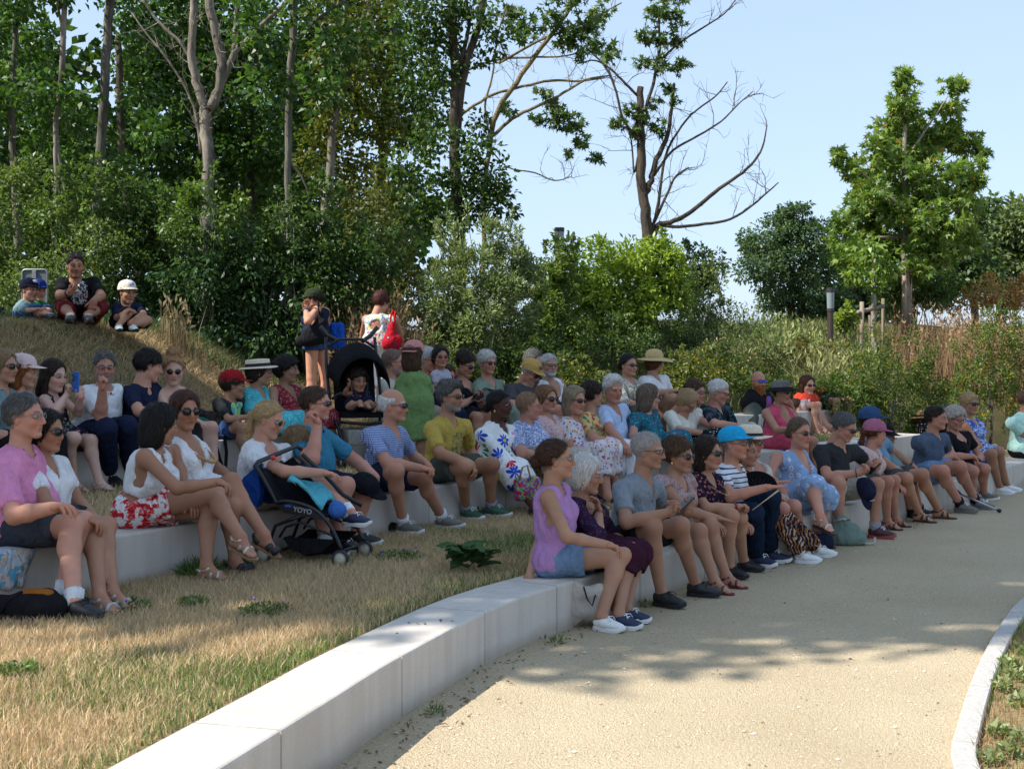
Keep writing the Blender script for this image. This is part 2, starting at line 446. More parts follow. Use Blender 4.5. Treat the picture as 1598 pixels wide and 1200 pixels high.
    if style in ('curly', 'topbun'): str_ = wob(V, 130) * .008 + wob(V, 60) * .006
    if style == 'quiff': str_ = str_ * 1.7
    if style in ('crop', 'fringe', 'bald'): str_ = str_ * .35
    if style in ('bob', 'longbob', 'long'): str_ = wob(V * np.array([1, 1, .2]), 230) * .0030 + wob(V, 45) * .003
    if style in ('pony', 'bun', 'afro'): str_ = str_ * .6
    V = V + N * str_[:, None]
    HAIR[key] = (V, Q, N); return HAIR[key]
def cap_mesh(back=False, mesh_back=False):
    m = MB(); D = []
    prof = [(1.0, -.012), (1.0, 0.0), (.985, .018), (.93, .042), (.80, .066), (.58, .083), (.30, .092), (.03, .095)]
    seg = 20; V = []
    for r, z in prof:
        for k in range(seg):
            a = 2 * math.pi * k / seg; V.append([-.012 + .110 * r * math.cos(a), .093 * r * math.sin(a), .036 + z])
    F = [(i * seg + k, i * seg + (k + 1) % seg, (i + 1) * seg + (k + 1) % seg, (i + 1) * seg + k) for i in range(len(prof) - 1) for k in range(seg)]
    m.add(V, F, 0)
    m.lathe([(.008, 0), (.007, .005), (.001, .007)], 8, (np.eye(3), (-.012, 0, .130)), 0)
    nu, nv = 11, 5; B = []
    for side in (0, 1):
        for j in range(nv):
            for i in range(nu):
                a = (i / (nu - 1) - .5) * 2 * 1.12; t = j / (nv - 1)
                x0, y0 = -.012 + .109 * math.cos(a), .092 * math.sin(a)
                L = .072 * math.cos(a * .98) ** .6 if abs(a) < 1.5 else 0
                x = x0 + t * L; y = y0 * (1 - .10 * t)
                B.append([x, y, .036 - .004 + .012 - .20 * max(x - .08, 0) - 3.2 * y * y * t - (.003 if side else 0)])
    n = nu * nv
    q = [(j * nu + i, j * nu + i + 1, (j + 1) * nu + i + 1, (j + 1) * nu + i) for j in range(nv - 1) for i in range(nu - 1)]
    F = q + [(a + n, d + n, c + n, b + n) for a, b, c, d in q]
    rim = [j * nu for j in range(nv)][::-1] + []
    e = [(nv - 1) * nu + i for i in range(nu)]
    for a, b in zip(e[:-1], e[1:]): F.append((a, b, b + n, a + n))
    m.add(B, F, 1)
    if back:
        for v in m.v: v[:, :2] *= -1
    return m
def strawhat_mesh(kind):
    m = MB(); seg = 28
    if kind == 'boater': pr = [(.100, .0), (.098, .055), (.094, .062), (.05, .066), (.001, .067)]; bw, droop, wav = .062, .012, .004
    elif kind == 'floppy': pr = [(.100, .0), (.094, .045), (.078, .078), (.045, .095), (.001, .100)]; bw, droop, wav = .105, .030, .016
    elif kind == 'bucket': pr = [(.100, .0), (.094, .05), (.086, .066), (.05, .074), (.001, .076)]; bw, droop, wav = .055, .040, .004
    else: pr = [(.100, .0), (.094, .05), (.080, .078), (.05, .088), (.001, .080)]; bw, droop, wav = .072, .010, .006
    ex = lambda V: [[-.012 + v[0] * 1.08, v[1] * .95, v[2]] for v in V]
    V = []
    for r, z in pr:
        for k in range(seg):
            a = 2 * math.pi * k / seg; V.append([r * math.cos(a), r * math.sin(a), .045 + z])
    m.add(ex(V), [(i * seg + k, i * seg + (k + 1) % seg, (i + 1) * seg + (k + 1) % seg, (i + 1) * seg + k) for i in range(len(pr) - 1) for k in range(seg)], 0)
    V = []; nr = 5
    for side in (0, 1):
        for j in range(nr):
            t = j / (nr - 1)
            for k in range(seg):
                a = 2 * math.pi * k / seg; r = .099 + bw * t
                z = .046 - droop * t ** 1.3 + wav * t * math.sin(2 * a + 1) + wav * .6 * t * math.sin(3 * a)
                V.append([r * math.cos(a), r * math.sin(a), z - .004 * side])
    n = nr * seg
    q = [(j * seg + k, (j + 1) * seg + k, (j + 1) * seg + (k + 1) % seg, j * seg + (k + 1) % seg) for j in range(nr - 1) for k in range(seg)]
    F = [tuple(reversed(x)) for x in q] + [tuple(i + n for i in x) for x in q]
    e = [(nr - 1) * seg + k for k in range(seg)]
    F += [(e[k], e[(k + 1) % seg], e[(k + 1) % seg] + n, e[k] + n) for k in range(seg)]
    m.add(ex(V), F, 1)
    if kind in ('boater', 'band'):
        V = []
        for z in (.047, .047 + (.026 if kind == 'boater' else .022)):
            for k in range(seg):
                a = 2 * math.pi * k / seg; V.append([.1022 * math.cos(a), .1022 * math.sin(a), z])
        m.add(ex(V), [(k, (k + 1) % seg, seg + (k + 1) % seg, seg + k) for k in range(seg)], 2)
    return m
def glasses_mesh(kind):
    m = MB(); rx, rz = {'round': (.0215, .0205), 'sun': (.0255, .0195), 'rect': (.0235, .0145), 'wrap': (.030, .0165), 'big': (.027, .023)}[kind]
    p = {'round': 2, 'sun': 2.6, 'rect': 3.5, 'wrap': 2.6, 'big': 2.3}[kind]
    seg = 16
    for s in (-1, 1):
        c = np.array([.1035, s * .0335, .001]); V = []; ring = []
        for k in range(seg):
            a = 2 * math.pi * k / seg; ca, sa = math.cos(a), math.sin(a)
            y = rx * math.copysign(abs(ca) ** (2 / p), ca); z = rz * math.copysign(abs(sa) ** (2 / p), sa)
            ring.append(c + [-.28 * max(s * y, -.01) - 2.0 * max(s * y, 0) ** 2, y, z])
        ring = np.array(ring)
        V = np.concatenate([ring, ring - [.0025, 0, 0], [ring.mean(0) + [.002, 0, 0]]])
        m.add(V, [(k, (k + 1) % seg, 2 * seg) for k in range(seg)] + [(k, k + seg, (k + 1) % seg + seg, (k + 1) % seg) for k in range(seg)], 0)
        m.tube(np.concatenate([ring, ring[:2]]), .0019 if kind in ('round', 'rect') else .0024, 5, 1, cap=False)
        m.tube([c + [-.012, s * rx, rz * .4], (.055, s * .0745, .004), (-.005, s * .0805, .004), (-.022, s * .079, -.014)], [.002, .0022, .0022, .0022], 5, 1)
    m.tube([(.1065, -.0125, .004), (.110, 0, .006), (.1065, .0125, .004)], .002, 5, 1)
    return m
SHOES = {}
def shoe_template(kind, lod):
    key = (kind, lod)
    if key in SHOES: return SHOES[key]
    h = (.0078, .010, .0125)[lod]
    out = [(-.062, 0), (-.052, .028), (-.01, .036), (.05, .038), (.105, .048), (.155, .040), (.186, .018), (.190, -.006), (.172, -.034), (.12, -.044), (.05, -.036), (-.01, -.035), (-.05, -.028)]
    o = np.array(out)
    F = Field((-.09, -.07, -.02), (.22, .07, .14), h)
    F.cone((-.018, 0, .052), (.04, 0, .055), .038, .037, k=0)
    F.cone((.03, 0, .055), (.15, 0, .034), .040, .026, k=.02, lat=(0, 1, 0), ls=1.35)
    F.cone((-.012, 0, .06), (-.012, 0, .105 if kind != 'low' else .085), .037, .038, k=.02)
    F.plane((0, 0, .016), (0, 0, -1)); F.plane((-.01, 0, .092 if kind != 'low' else .075), nrm((-.25, 0, 1)))
    V, Q = F.mesh()
    sole = (o, .026 if kind != 'flat' else .014)
    SHOES[key] = (V, Q, sole); return SHOES[key]
# ------------------------------------------------------------------ people
def skin_mat():
    if 'skin' in MATS: return MATS['skin']
    t = NT('skin'); a = t.n('Attribute', attribute_name='Col')
    n = t.noise(60, 4, t.coord()); t.base(t.mix(t.math('MULTIPLY', n.outputs[0], .35), a.outputs[0], t.mix(1, a.outputs[0], (.80, .62, .58), 'MULTIPLY')))
    n2 = t.noise(220, 2, t.coord()); t.bump(n2.outputs[0], .12, .002)
    t.b.inputs['Subsurface Weight'].default_value = .06; t.b.inputs['Subsurface Radius'].default_value = (.012, .005, .003)
    MATS['skin'] = t.done(.58, .2); return MATS['skin']
def hair_mat(col):
    key = ('hair',) + tuple(round(c, 3) for c in col)
    if key in MATS: return MATS[key]
    t = NT('hair'); v = t.coord((110, 110, 15)); n = t.noise(1, 4, v, .7); c = np.array(col)
    lt = min(c.mean() / .3, 1); t.base(t.ramp(n.outputs[0], [(.32, c * (.3 + .35 * lt)), (.5, c * .95), (.70, np.minimum(c * (1.75 - .5 * lt) + .01, 1))]))
    t.bump(n.outputs[0], 1., .008)
    MATS[key] = t.done(.6, .14); return MATS[key]
def strand_mat():
    if 'strand' in MATS: return MATS['strand']
    t = NT('hair_strand'); a = t.n('Attribute', attribute_name='Col'); t.base(a.outputs[0]); MATS['strand'] = t.done(.5, .25); return MATS['strand']
def gmat(name, col, rough=.4, spec=.5, metal=0):
    return simple(name, col, rough, spec, metal, var=.05)
LENS = dict(dark=((.012, .010, .009), .06), brown=((.03, .016, .01), .08), blue=((.02, .12, .55), .08), clear=None)
def glass_mat(kind):
    key = 'lens_' + kind
    if key in MATS: return MATS[key]
    t = NT(key)
    if kind == 'clear':
        gl = t.n('BsdfGlossy', i_Roughness=.05); tr = t.n('BsdfTransparent'); mx = t.n('MixShader', i_0=.10)
        t.l(tr.outputs[0], mx.inputs[1]); t.l(gl.outputs[0], mx.inputs[2]); t.l(mx.outputs[0], t.o.inputs[0])
        MATS[key] = t.m; return t.m
    c, r = LENS[kind]; t.base(c); MATS[key] = t.done(r, .6); return MATS[key]

def fabric(key, col=(.5, .5, .5), pat=None, rough=.85, **kw):
    k = 'fab_' + key
    if k in MATS: return MATS[k]
    t = NT(k); co = t.coord(); col = np.array(col)
    n = t.noise(9, 3, co); base = t.ramp(n.outputs[0], [(.3, col * .88), (.7, np.minimum(col * 1.1, 1))])
    out = base
    def warped(sc, amt):
        nn = t.noise(kw.get('wf', 30), 2, co); vm = t.n('VectorMath', operation='SUBTRACT'); t.l(nn.outputs['Color'], vm.inputs[0]); vm.inputs[1].default_value = (.5, .5, .5)
        v2 = t.n('VectorMath', operation='SCALE'); t.l(vm.outputs[0], v2.inputs[0]); v2.inputs['Scale'].default_value = amt
        v3 = t.n('VectorMath', operation='ADD'); t.l(v2.outputs[0], v3.inputs[0]); t.l(co, v3.inputs[1])
        v4 = t.n('VectorMath', operation='SCALE'); t.l(v3.outputs[0], v4.inputs[0]); v4.inputs['Scale'].default_value = sc
        return v4.outputs[0]
    if pat in ('floral', 'dots'):
        vo = t.n('TexVoronoi'); vo.inputs['Scale'].default_value = 1; vo.inputs['Randomness'].default_value = 1 if pat == 'floral' else .55
        t.l(warped(kw.get('scale', 22), kw.get('warp', .012) if pat == 'floral' else 0), vo.inputs['Vector'])
        pal = kw['palette']; sp = t.n('SeparateColor'); t.l(vo.outputs['Color'], sp.inputs[0])
        pc = t.ramp(sp.outputs[0], [((i / len(pal)), p) for i, p in enumerate(pal)], True)
        mask = t.math('LESS_THAN', vo.outputs['Distance'], kw.get('thr', .38))
        out = t.mix(mask, out, pc)
    elif pat == 'daisy':
        s = kw.get('scale', 6.5)
        vo = t.n('TexVoronoi'); vo.inputs['Scale'].default_value = 1; vo.inputs['Randomness'].default_value = kw.get('rand', .55); t.l(warped(s, 0), vo.inputs['Vector'])
        vs_ = t.n('VectorMath', operation='SUBTRACT'); t.l(warped(s, 0), vs_.inputs[0]); t.l(vo.outputs['Position'], vs_.inputs[1])
        sx = t.n('SeparateXYZ'); t.l(vs_.outputs[0], sx.inputs[0])
        hh = t.math('ADD', sx.outputs[0], sx.outputs[1])
        an = t.math('ARCTAN2', sx.outputs[2], hh)
        pet = t.math('ABSOLUTE', t.math('COSINE', t.math('MULTIPLY', an, kw.get('np', 4))))
        rad = t.math('ADD', t.math('MULTIPLY', pet, kw.get('pl', .26)), kw.get('p0', .2))
        m1 = t.math('LESS_THAN', vo.outputs['Distance'], rad); m2 = t.math('LESS_THAN', vo.outputs['Distance'], kw.get('core', .13))
        pal = kw['palette']; sp = t.n('SeparateColor'); t.l(vo.outputs['Color'], sp.inputs[0])
        pc = t.ramp(sp.outputs[1], [((i / len(pal)), p) for i, p in enumerate(pal)], True)
        out = t.mix(m2, t.mix(m1, out, pc), kw.get('corecol', (.75, .55, .05)))
    elif pat == 'blotch':
        nn = t.noise(kw.get('scale', 30), kw.get('detail', 3), warped(1, kw.get('warp', 0.)), .6)
        pal = kw['palette']; st = kw.get('stops', [.44, .52, .60])
        out = t.ramp(nn.outputs[0], [(0, col)] + [(a, p) for a, p in zip(st, pal)], True)
    elif pat == 'stripe':
        sx = t.n('SeparateXYZ'); t.l(co, sx.inputs[0])
        m = t.math('LESS_THAN', t.math('FRACT', t.math('MULTIPLY', sx.outputs[2], kw.get('freq', 28))), kw.get('duty', .3))
        out = t.mix(m, out, kw['palette'][0])
    elif pat == 'check':
        sx = t.n('SeparateXYZ'); t.l(co, sx.inputs[0]); f = kw.get('freq', 75)
        a = t.math('LESS_THAN', t.math('FRACT', t.math('MULTIPLY', sx.outputs[2], f)), .5)
        b = t.math('LESS_THAN', t.math('FRACT', t.math('MULTIPLY', t.math('ADD', sx.outputs[0], sx.outputs[1]), f)), .5)
        out = t.mix(t.math('MULTIPLY', t.math('ADD', a, b), .5), out, kw['palette'][0])
    elif pat == 'palm':
        wv = t.n('TexWave'); wv.inputs['Scale'].default_value = kw.get('scale', 14); wv.inputs['Distortion'].default_value = 9; wv.inputs['Detail'].default_value = 2; t.l(co, wv.inputs[0])
        nn = t.noise(13, 1, co)
        c2 = t.ramp(nn.outputs[0], [(0, kw['palette'][0]), (.52, kw['palette'][1])], True)
        out = t.mix(t.math('GREATER_THAN', wv.outputs['Fac'], .58), out, c2)
    elif pat == 'denim':
        nn = t.noise(260, 2, co); n3 = t.noise(16, 2, co)
        out = t.mix(t.math('MULTIPLY', nn.outputs[0], .5), t.ramp(n3.outputs[0], [(.3, col * .75), (.7, np.minimum(col * 1.35, 1))]), np.minimum(col * 1.7, 1))
    if 'print_' in kw:
        zc, hz, hy, p1, p2, ps = kw['print_']; sx = t.n('SeparateXYZ'); t.l(co, sx.inputs[0])
        a = t.math('DIVIDE', t.math('SUBTRACT', sx.outputs[2], zc), hz); b = t.math('DIVIDE', sx.outputs[1], hy)
        rr = t.math('ADD', t.math('POWER', t.math('ABSOLUTE', a), 3.), t.math('POWER', t.math('ABSOLUTE', b), 3.))
        m = t.math('MULTIPLY', t.math('LESS_THAN', rr, 1.), t.math('GREATER_THAN', sx.outputs[0], .06)); nn = t.noise(ps, 2, co)
        out = t.mix(m, out, t.ramp(nn.outputs[0], [(0, p1), (.5, p2)], True))
    t.base(out)
    wr = t.n('TexNoise'); wr.inputs['Scale'].default_value = 13; wr.inputs['Detail'].default_value = 3; wr.inputs['Distortion'].default_value = 1.6; t.l(t.coord((1, 1, .55)), wr.inputs[0])
    t.bump(wr.outputs[0], kw.get('bump', .8), .035)
    MATS[k] = t.done(rough, .05); return MATS[k]

SKINS = dict(fair=(.51, .275, .19), pale=(.60, .37, .28), tan=(.40, .215, .138), red=(.495, .248, .17), dark=(.085, .040, .026), olive=(.36, .20, .125))
HAIRC = dict(black=(.012, .009, .008), dark=(.025, .015, .010), brown=(.06, .032, .018), auburn=(.10, .035, .015), chestnut=(.055, .022, .012), ginger=(.22, .075, .02), blonde=(.42, .28, .13), dkblonde=(.22, .14, .07), grey=(.20, .19, .18), dkgrey=(.09, .085, .08), white=(.62, .60, .56), silver=(.42, .41, .39))
BENCH = {}
def bench_pt(row, px, back=.2):                     # where the sight line of a photo column meets the line people sit on
    pts, z0, zt = BENCH[row]
    best = None
    for a, b in zip(pts[:-1], pts[1:]):
        t = (b - a) / np.linalg.norm(b - a); n = np.array([-t[1], t[0]])
        A, B = a + n * back, b + n * back
        k = (px - 799) / FPX; d = B - A
        den = d[0] - k * d[1]
        if abs(den) < 1e-6: continue
        s = (k * A[1] - A[0]) / den
        if -.02 <= s <= 1.02: best = A + s * d; break
    if best is None: best = (pts[-1] if px > 700 else pts[0])
    return np.array([best[0], best[1], zt])
def solve_len(px, py, d0, O, L, lim=.3):            # point on the sight line nearest to depth d0 that keeps the limb length
    r = P(px, py, 1.0) - np.array([0, 0, HC]); c = np.array([0, 0, HC]) - O
    a = r @ r; b = 2 * r @ c; q = c @ c - L * L; D = b * b - 4 * a * q
    if D < 0: s = -b / (2 * a); 
    else:
        s1, s2 = (-b - math.sqrt(D)) / (2 * a), (-b + math.sqrt(D)) / (2 * a)
        s = s1 if abs(s1 - d0) < abs(s2 - d0) else s2
    s = min(max(s, d0 - lim), d0 + lim)
    return P(px, py, s)
Z3 = np.array([0, 0, 1.])
N_PEOPLE = [0]
def person(label, row, hx, head, yaw, hyaw=None, hp=0, s=1., sex='m', w=1., belly=0., bust=None, skin='fair', hair='short', hc='brown', hat=None, hatm=None, hatm2=None, gl=None, glm='dark', glf=(.02, .02, .02), glup=False,
           top=None, topk='tee', neck='crew', sl=.62, bot=None, botk='shorts', bl=.75, skirt=None, shoe='sneaker', shoem=None, solem=None, sock=None,
           beard=None, bw=0., lips=None, lean=.14, hands=('relax', 'relax'), hd=None, group='people sitting on the front bench', fyaw=None, fp=(0, 0), air=(False, False), lod=None, pose='sit', z0=None, hip=None,
           hs=None, roll=0, earr=None, **jt):
    if hyaw is None: hyaw = yaw
    f = np.array([math.cos(R(yaw)), math.sin(R(yaw)), 0]); l = np.array([-f[1], f[0], 0])
    hf = np.array([math.cos(R(hyaw)) , math.sin(R(hyaw)), 0])
    male = sex == 'm'; child = sex == 'c'
    if hs is None: hs = (1.03 if male else 1.0) if not child else min(1.02, .78 + .25 * s)
    if hip is not None: pv = np.array(hip, float); zt = pv[2]
    else:
        b = bench_pt(row, hx); zt = b[2]; pv = b + np.array([0, 0, .10 * s * (.6 + .4 * w)])
    gz = z0 if z0 is not None else (BENCH[row][1] if row else 0)
    J = {}
    def at(name, d0, default, O=None, L=None, lim=.3):
        if name in jt:
            px, py = jt[name]
            J[name] = solve_len(px, py, d0, O, L, lim) if O is not None else P(px, py, d0)
        else: J[name] = default
        return J[name]
    hcn = P(head[0], head[1], pv[1] + lean * s * f[1]) if head is not None else pv + .12 * s * f + .70 * s * Z3
    pr = R(hp)
    nb = hcn - s * (.035 + .10 * math.sin(pr)) * hf - (.150 * hs + .035 * s) * (.7 + .3 * math.cos(pr)) * Z3
    u = nrm(nb - pv); l2 = nrm(l - (l @ u) * u); fw = np.cross(l2, u)
    Lt = np.linalg.norm(nb - pv)
    shw = (.172 if male else .155) * s * (.55 + .45 * w) if not child else .135 * s
    for q, sg in (('R', -1), ('L', 1)):
        d = nb - .045 * s * u + sg * shw * l2 + .01 * fw
        at('s' + q, d[1], d)
        if 's' + q in jt: J['s' + q] = J['s' + q] - np.array([0, 0, .034 * s])
        d = J['s' + q] + (s * (-.25 * u + .09 * f + sg * .05 * l2) if pose != 'crouch' else s * (-.19 * Z3 + .19 * f + sg * .06 * l))
        at('e' + q, d[1], d, J['s' + q], .285 * s)
        d = J['e' + q] + s * (.20 * f - .06 * Z3 - sg * .12 * l)
        at('w' + q, d[1], d, J['e' + q], .245 * s)
        hj = pv + sg * .088 * s * l; J['h' + q] = hj
        if pose == 'sit':
            d = hj + s * (.42 * f + sg * .05 * l + .03 * Z3)
            at('k' + q, d[1], d, hj, .43 * s, .22)
        elif pose == 'stand':
            d = hj + s * (-.42 * Z3 + .03 * f); at('k' + q, d[1], d)
        else:
            d = hj + s * (.36 * f + sg * .16 * l + .12 * Z3); at('k' + q, d[1], d, hj, .42 * s, .3)
        kn = J['k' + q]
        isair = air[0 if q == 'R' else 1]
        d = kn + .05 * s * f; d = np.array([d[0], d[1], gz + .085 * s])
        if pose == 'crouch': d = kn - .22 * s * f; d[2] = gz + .085 * s
        if isair:
            d = kn + s * (.12 * f - .36 * Z3)
            at('a' + q, d[1], d, kn, .41 * s, .3)
        elif 'a' + q in jt:
            px, py = jt['a' + q]; dd = depth_on(py, gz + .085 * s)
            dd = min(max(dd, kn[1] - .35 * s), kn[1] + .35 * s)
            J['a' + q] = P(px, py, dd)
            J['a' + q][2] = gz + .085 * s
        else: J['a' + q] = d
    N_PEOPLE[0] += 1
    if lod is None: lod = 0 if pv[1] < 10.2 else (1 if pv[1] < 13.2 else 2)
    hv = (.0125, .0155, .0185)[lod] * (1 if s > .75 else .85)
    base = np.array([pv[0], pv[1], gz])
    cy, sy = math.cos(R(yaw)), math.sin(R(yaw)); Rl = np.array([[cy, sy, 0], [-sy, cy, 0], [0, 0, 1]])
    loc = lambda V: (V - base) @ Rl.T
    root = empty('person', tuple(base), R(yaw), label=label, cat='person', group=group)
    if bust is None: bust = 0 if (male or child) else 1.
    SK = np.array(SKINS[skin]) if isinstance(skin, str) else np.array(skin)
    q_ = np.random.default_rng(N_PEOPLE[0] + 900).uniform(-1, 1, 3); SK = SK * (1 + .11 * q_[0]) * np.array([1, 1 + .05 * q_[1], 1 + .07 * q_[1] + .04 * q_[2]])
    # --- shared solid pieces
    def torso(F, o, k=.035, lo_=1.):
        F.cone(J['hR'], J['hL'], (.108 * w) * s + o, (.108 * w) * s + o, k=0)
        mid = pv + .48 * (nb - pv) ; up = pv + .80 * (nb - pv)
        F.cone(pv + .03 * s * u, mid + .012 * fw, .108 * s * w + o * lo_, .104 * s * w + o * (.4 + .6 * lo_), k=k, lat=l2, ls=1.25)
        F.cone(mid, up - .005 * fw, .106 * s * (.4 + .6 * w) + o, .104 * s * (.5 + .5 * w) + o, k=k, lat=l2, ls=1.32 if male else 1.2)
        F.cone(up, nb - .02 * s * u, .095 * s + o, .055 * s + o * .7, k=k, lat=l2, ls=1.25)
        for q in 'RL':
            F.cone(nb - .035 * s * u, J['s' + q], .050 * s + o * .7, .050 * s * (.6 + .4 * w) + o * .7, k=k)
            F.cone(up, J['s' + q] - .03 * s * u, .066 * s + o * .8, .042 * s + o * .8, k=k)
        if bust:
            for sg in (-1, 1):
                F.ell(pv + .64 * Lt * u + .085 * s * fw + sg * .078 * s * l2, .062 * s * bust * (.6 + .4 * w) + o, k=.035)
        if belly: F.ell(pv + .28 * Lt * u + .06 * s * fw, (.12 + .05 * belly) * s * w + o, k=.05)
    A = .9 if not male else 1.; A *= (.55 + .45 * w)
    if child: A *= .92
    def arm(F, q, o, k=.02, frac=2., cut=False):
        S_, E_, W_ = J['s' + q], J['e' + q], J['w' + q]
        ra = (.052, .043, .042, .030)
        if frac >= 1: F.cone(S_, E_, ra[0] * s * A + o, ra[1] * s * A + o, k=k)
        else: F.cone(S_, S_ + frac * (E_ - S_), ra[0] * s * A + o * .72, (ra[0] + (ra[1] - ra[0]) * frac) * s * A + o * 1.35, k=k, cut=1. if cut else None)
        if frac > 1:
            g = min(frac - 1, 1)
            m_ = E_ + .35 * (W_ - E_)
            if g >= 1 and not cut:
                F.cone(E_, m_, ra[1] * s * A + o, ra[2] * s * A + o, k=k); F.cone(m_, W_, ra[2] * s * A + o, ra[3] * s * A * 1.0 + o, k=k)
            else: F.cone(E_, E_ + g * (W_ - E_), ra[1] * s * A + o, (ra[1] + (ra[3] - ra[1]) * g) * s * A + o * 1.3, k=k, cut=1. if cut else None)
    G = (.5 + .5 * w)
    def leg(F, q, o, k=.025, frac=2., cut=False, flare=1.):
        H_, K_, A_ = J['h' + q], J['k' + q], J['a' + q]
        if frac >= 1: F.cone(H_, K_, .088 * s * G + o, .057 * s * G + o, k=k)
        else: F.cone(H_, H_ + frac * (K_ - H_), .088 * s * G + o, (.088 - .031 * frac) * s * G + o * flare, k=k, cut=1. if cut else None)
        if frac > 1:
            g = min(frac - 1, 1.)
            c_ = K_ + .30 * (A_ - K_) - .018 * s * f
            if cut: F.cone(K_, K_ + g * (A_ - K_), .057 * s * G + o, (.057 - .018 * g) * s * G + o * flare, k=k, cut=1.)
            else:
                F.cone(K_ - .004 * f, c_, .054 * s * G + o, .055 * s * G + o, k=k); F.cone(c_, A_, .053 * s * G + o, .035 * s * G + o, k=k)
                F.ell(K_ + .022 * nrm(nrm(K_ - H_) + nrm(K_ - A_)) * s, .040 * s * G + o, k=.016); F.ell(K_ + .27 * (A_ - K_) - .026 * s * f, (.046 * s * G + o, .046 * s * G + o, .085 * s * G + o), k=.02)
    allp = np.array(list(J.values()) + [nb, hcn])
    lo, hi = allp.min(0) - .2 * s, allp.max(0) + .2 * s; lo[2] = min(lo[2], gz - .02)
    # --- body
    F = Field(lo, hi, hv)
    torso(F, 0)
    F.cone(nb - .03 * u, hcn - .085 * hs * Z3 - .02 * hf, .056 * s if male else .050 * s, (.054 if male else .048) * hs, k=.03)
    feet = {}
    for i, q in enumerate('RL'):
        arm(F, q, 0); leg(F, q, 0)
        fy = R((fyaw if not isinstance(fyaw, (tuple, list)) else fyaw[i]) if fyaw is not None else yaw + (-8 if q == 'R' else 8)); p_ = R(fp[i])
        ff = np.array([math.cos(fy) * math.cos(p_), math.sin(fy) * math.cos(p_), -math.sin(p_)]); fl = np.array([-math.sin(fy), math.cos(fy), 0]); fu = np.cross(ff, fl)
        feet[q] = (ff, fl, fu); a_ = J['a' + q]
        if shoe in ('sandal', 'bare', 'thong', 'espadrille', 'ballet'):
            fz = .92 * s
            F.cone(a_, a_ - .035 * fz * ff - .05 * fu * fz, .036 * s, .028 * s, k=.02)
            F.cone(a_ - .02 * fz * ff - .05 * fu * fz, a_ + .09 * fz * ff - .058 * fu * fz, .027 * s, .022 * s, k=.02, lat=fl, ls=1.35)
            F.cone(a_ + .01 * fz * ff - .01 * fu * fz, a_ + .08 * fz * ff - .05 * fu * fz, .034 * s, .024 * s, k=.02)
            for j_ in range(5):
                o_ = (j_ - 2) * .0165 * s
                F.cone(a_ + .09 * fz * ff - .062 * fu * fz + o_ * fl, a_ + (.155 - .012 * abs(j_ - 1.5)) * fz * ff - .070 * fu * fz + o_ * 1.1 * fl, .012 * s, .010 * s, k=.008)
        else: F.cone(a_, a_ + .05 * ff - .03 * fu, .034 * s, .03 * s, k=.02)
    V, Q = F.mesh()
    col = np.tile(SK, (len(V), 1))
    for q in 'RL':                                     # knees, elbows, knuckles a little redder
        for j_, r_ in (('k', .06), ('e', .05), ('a', .05)):
            m_ = np.exp(-((V - J[j_ + q]) ** 2).sum(1) / (r_ * s) ** 2)[:, None] * .5
            col = col * (1 - m_) + SK * np.array([1.02, .80, .74]) * m_
    col = col * (1 + .10 * wob(V, 14, 1.)[:, None]) * (1 + np.array([.03, .06, .06]) * wob(V, 70, N_PEOPLE[0])[:, None])
    VV, QQ, CC = [V], [Q], [col]; n0 = len(V)
    # head
    hV, hQ, eye = head_template('m' if male else ('c' if child else 'f'), lod)
    hyr = R(hyaw)
    ax = np.array([math.cos(hyr) * math.cos(pr), math.sin(hyr) * math.cos(pr), -math.sin(pr)]); ay_ = np.array([-math.sin(hyr), math.cos(hyr), 0]); az = np.cross(ax, ay_)
    if roll: c_, s_ = math.cos(R(roll)), math.sin(R(roll)); ay_, az = c_ * ay_ + s_ * az, -s_ * ay_ + c_ * az
    HM = np.stack([ax, ay_, az]) * hs                  # rows: head axes
    hw = lambda V_: V_ @ HM + hcn
    HC_ = np.array(HAIRC[hc]) if isinstance(hc, str) else np.array(hc)
    var = np.array([1 + .03 * math.sin(N_PEOPLE[0] * 2.1), 1 + .05 * math.sin(N_PEOPLE[0] * 1.3), 1 + .03 * math.sin(N_PEOPLE[0] * 3.7)])
    rp = np.random.default_rng(N_PEOPLE[0] + 500); m1, m2, m3, m4 = rp.uniform(-1, 1, 4)
    def morph(V_):
        V_ = V_ * var; x_, y_, z_ = V_.T.copy()
        V_[:, 1] = y_ * (1 + .11 * m1 * np.clip((-z_ - .02) / .09, 0, 1)); V_[:, 2] = z_ + .11 * m2 * np.minimum(z_ + .06, 0) * (z_ > -.13)
        w_ = np.exp(-(y_ / .022) ** 2 - ((z_ + .026) / .034) ** 2) * np.clip((x_ - .088) / .012, 0, 1); V_[:, 0] = x_ + w_ * (.006 * m3) + .004 * m4 * np.exp(-((z_ + .10) / .02) ** 2) * (x_ > .05); V_[:, 2] -= w_ * .004 * m4
        return V_
    VV.append(hw(morph(hV))); QQ.append(hQ + n0); n0 += len(hV)
    CC.append(head_colors(hV, eye, SK, HC_ * .8 + SK * .08, lips, np.array(HAIRC[beard]) if beard else None, bw, 'm' if male else 'f', HC_ * .55 + SK * .15 if hair not in (None, 'none', 'fringe', 'bald') else None))
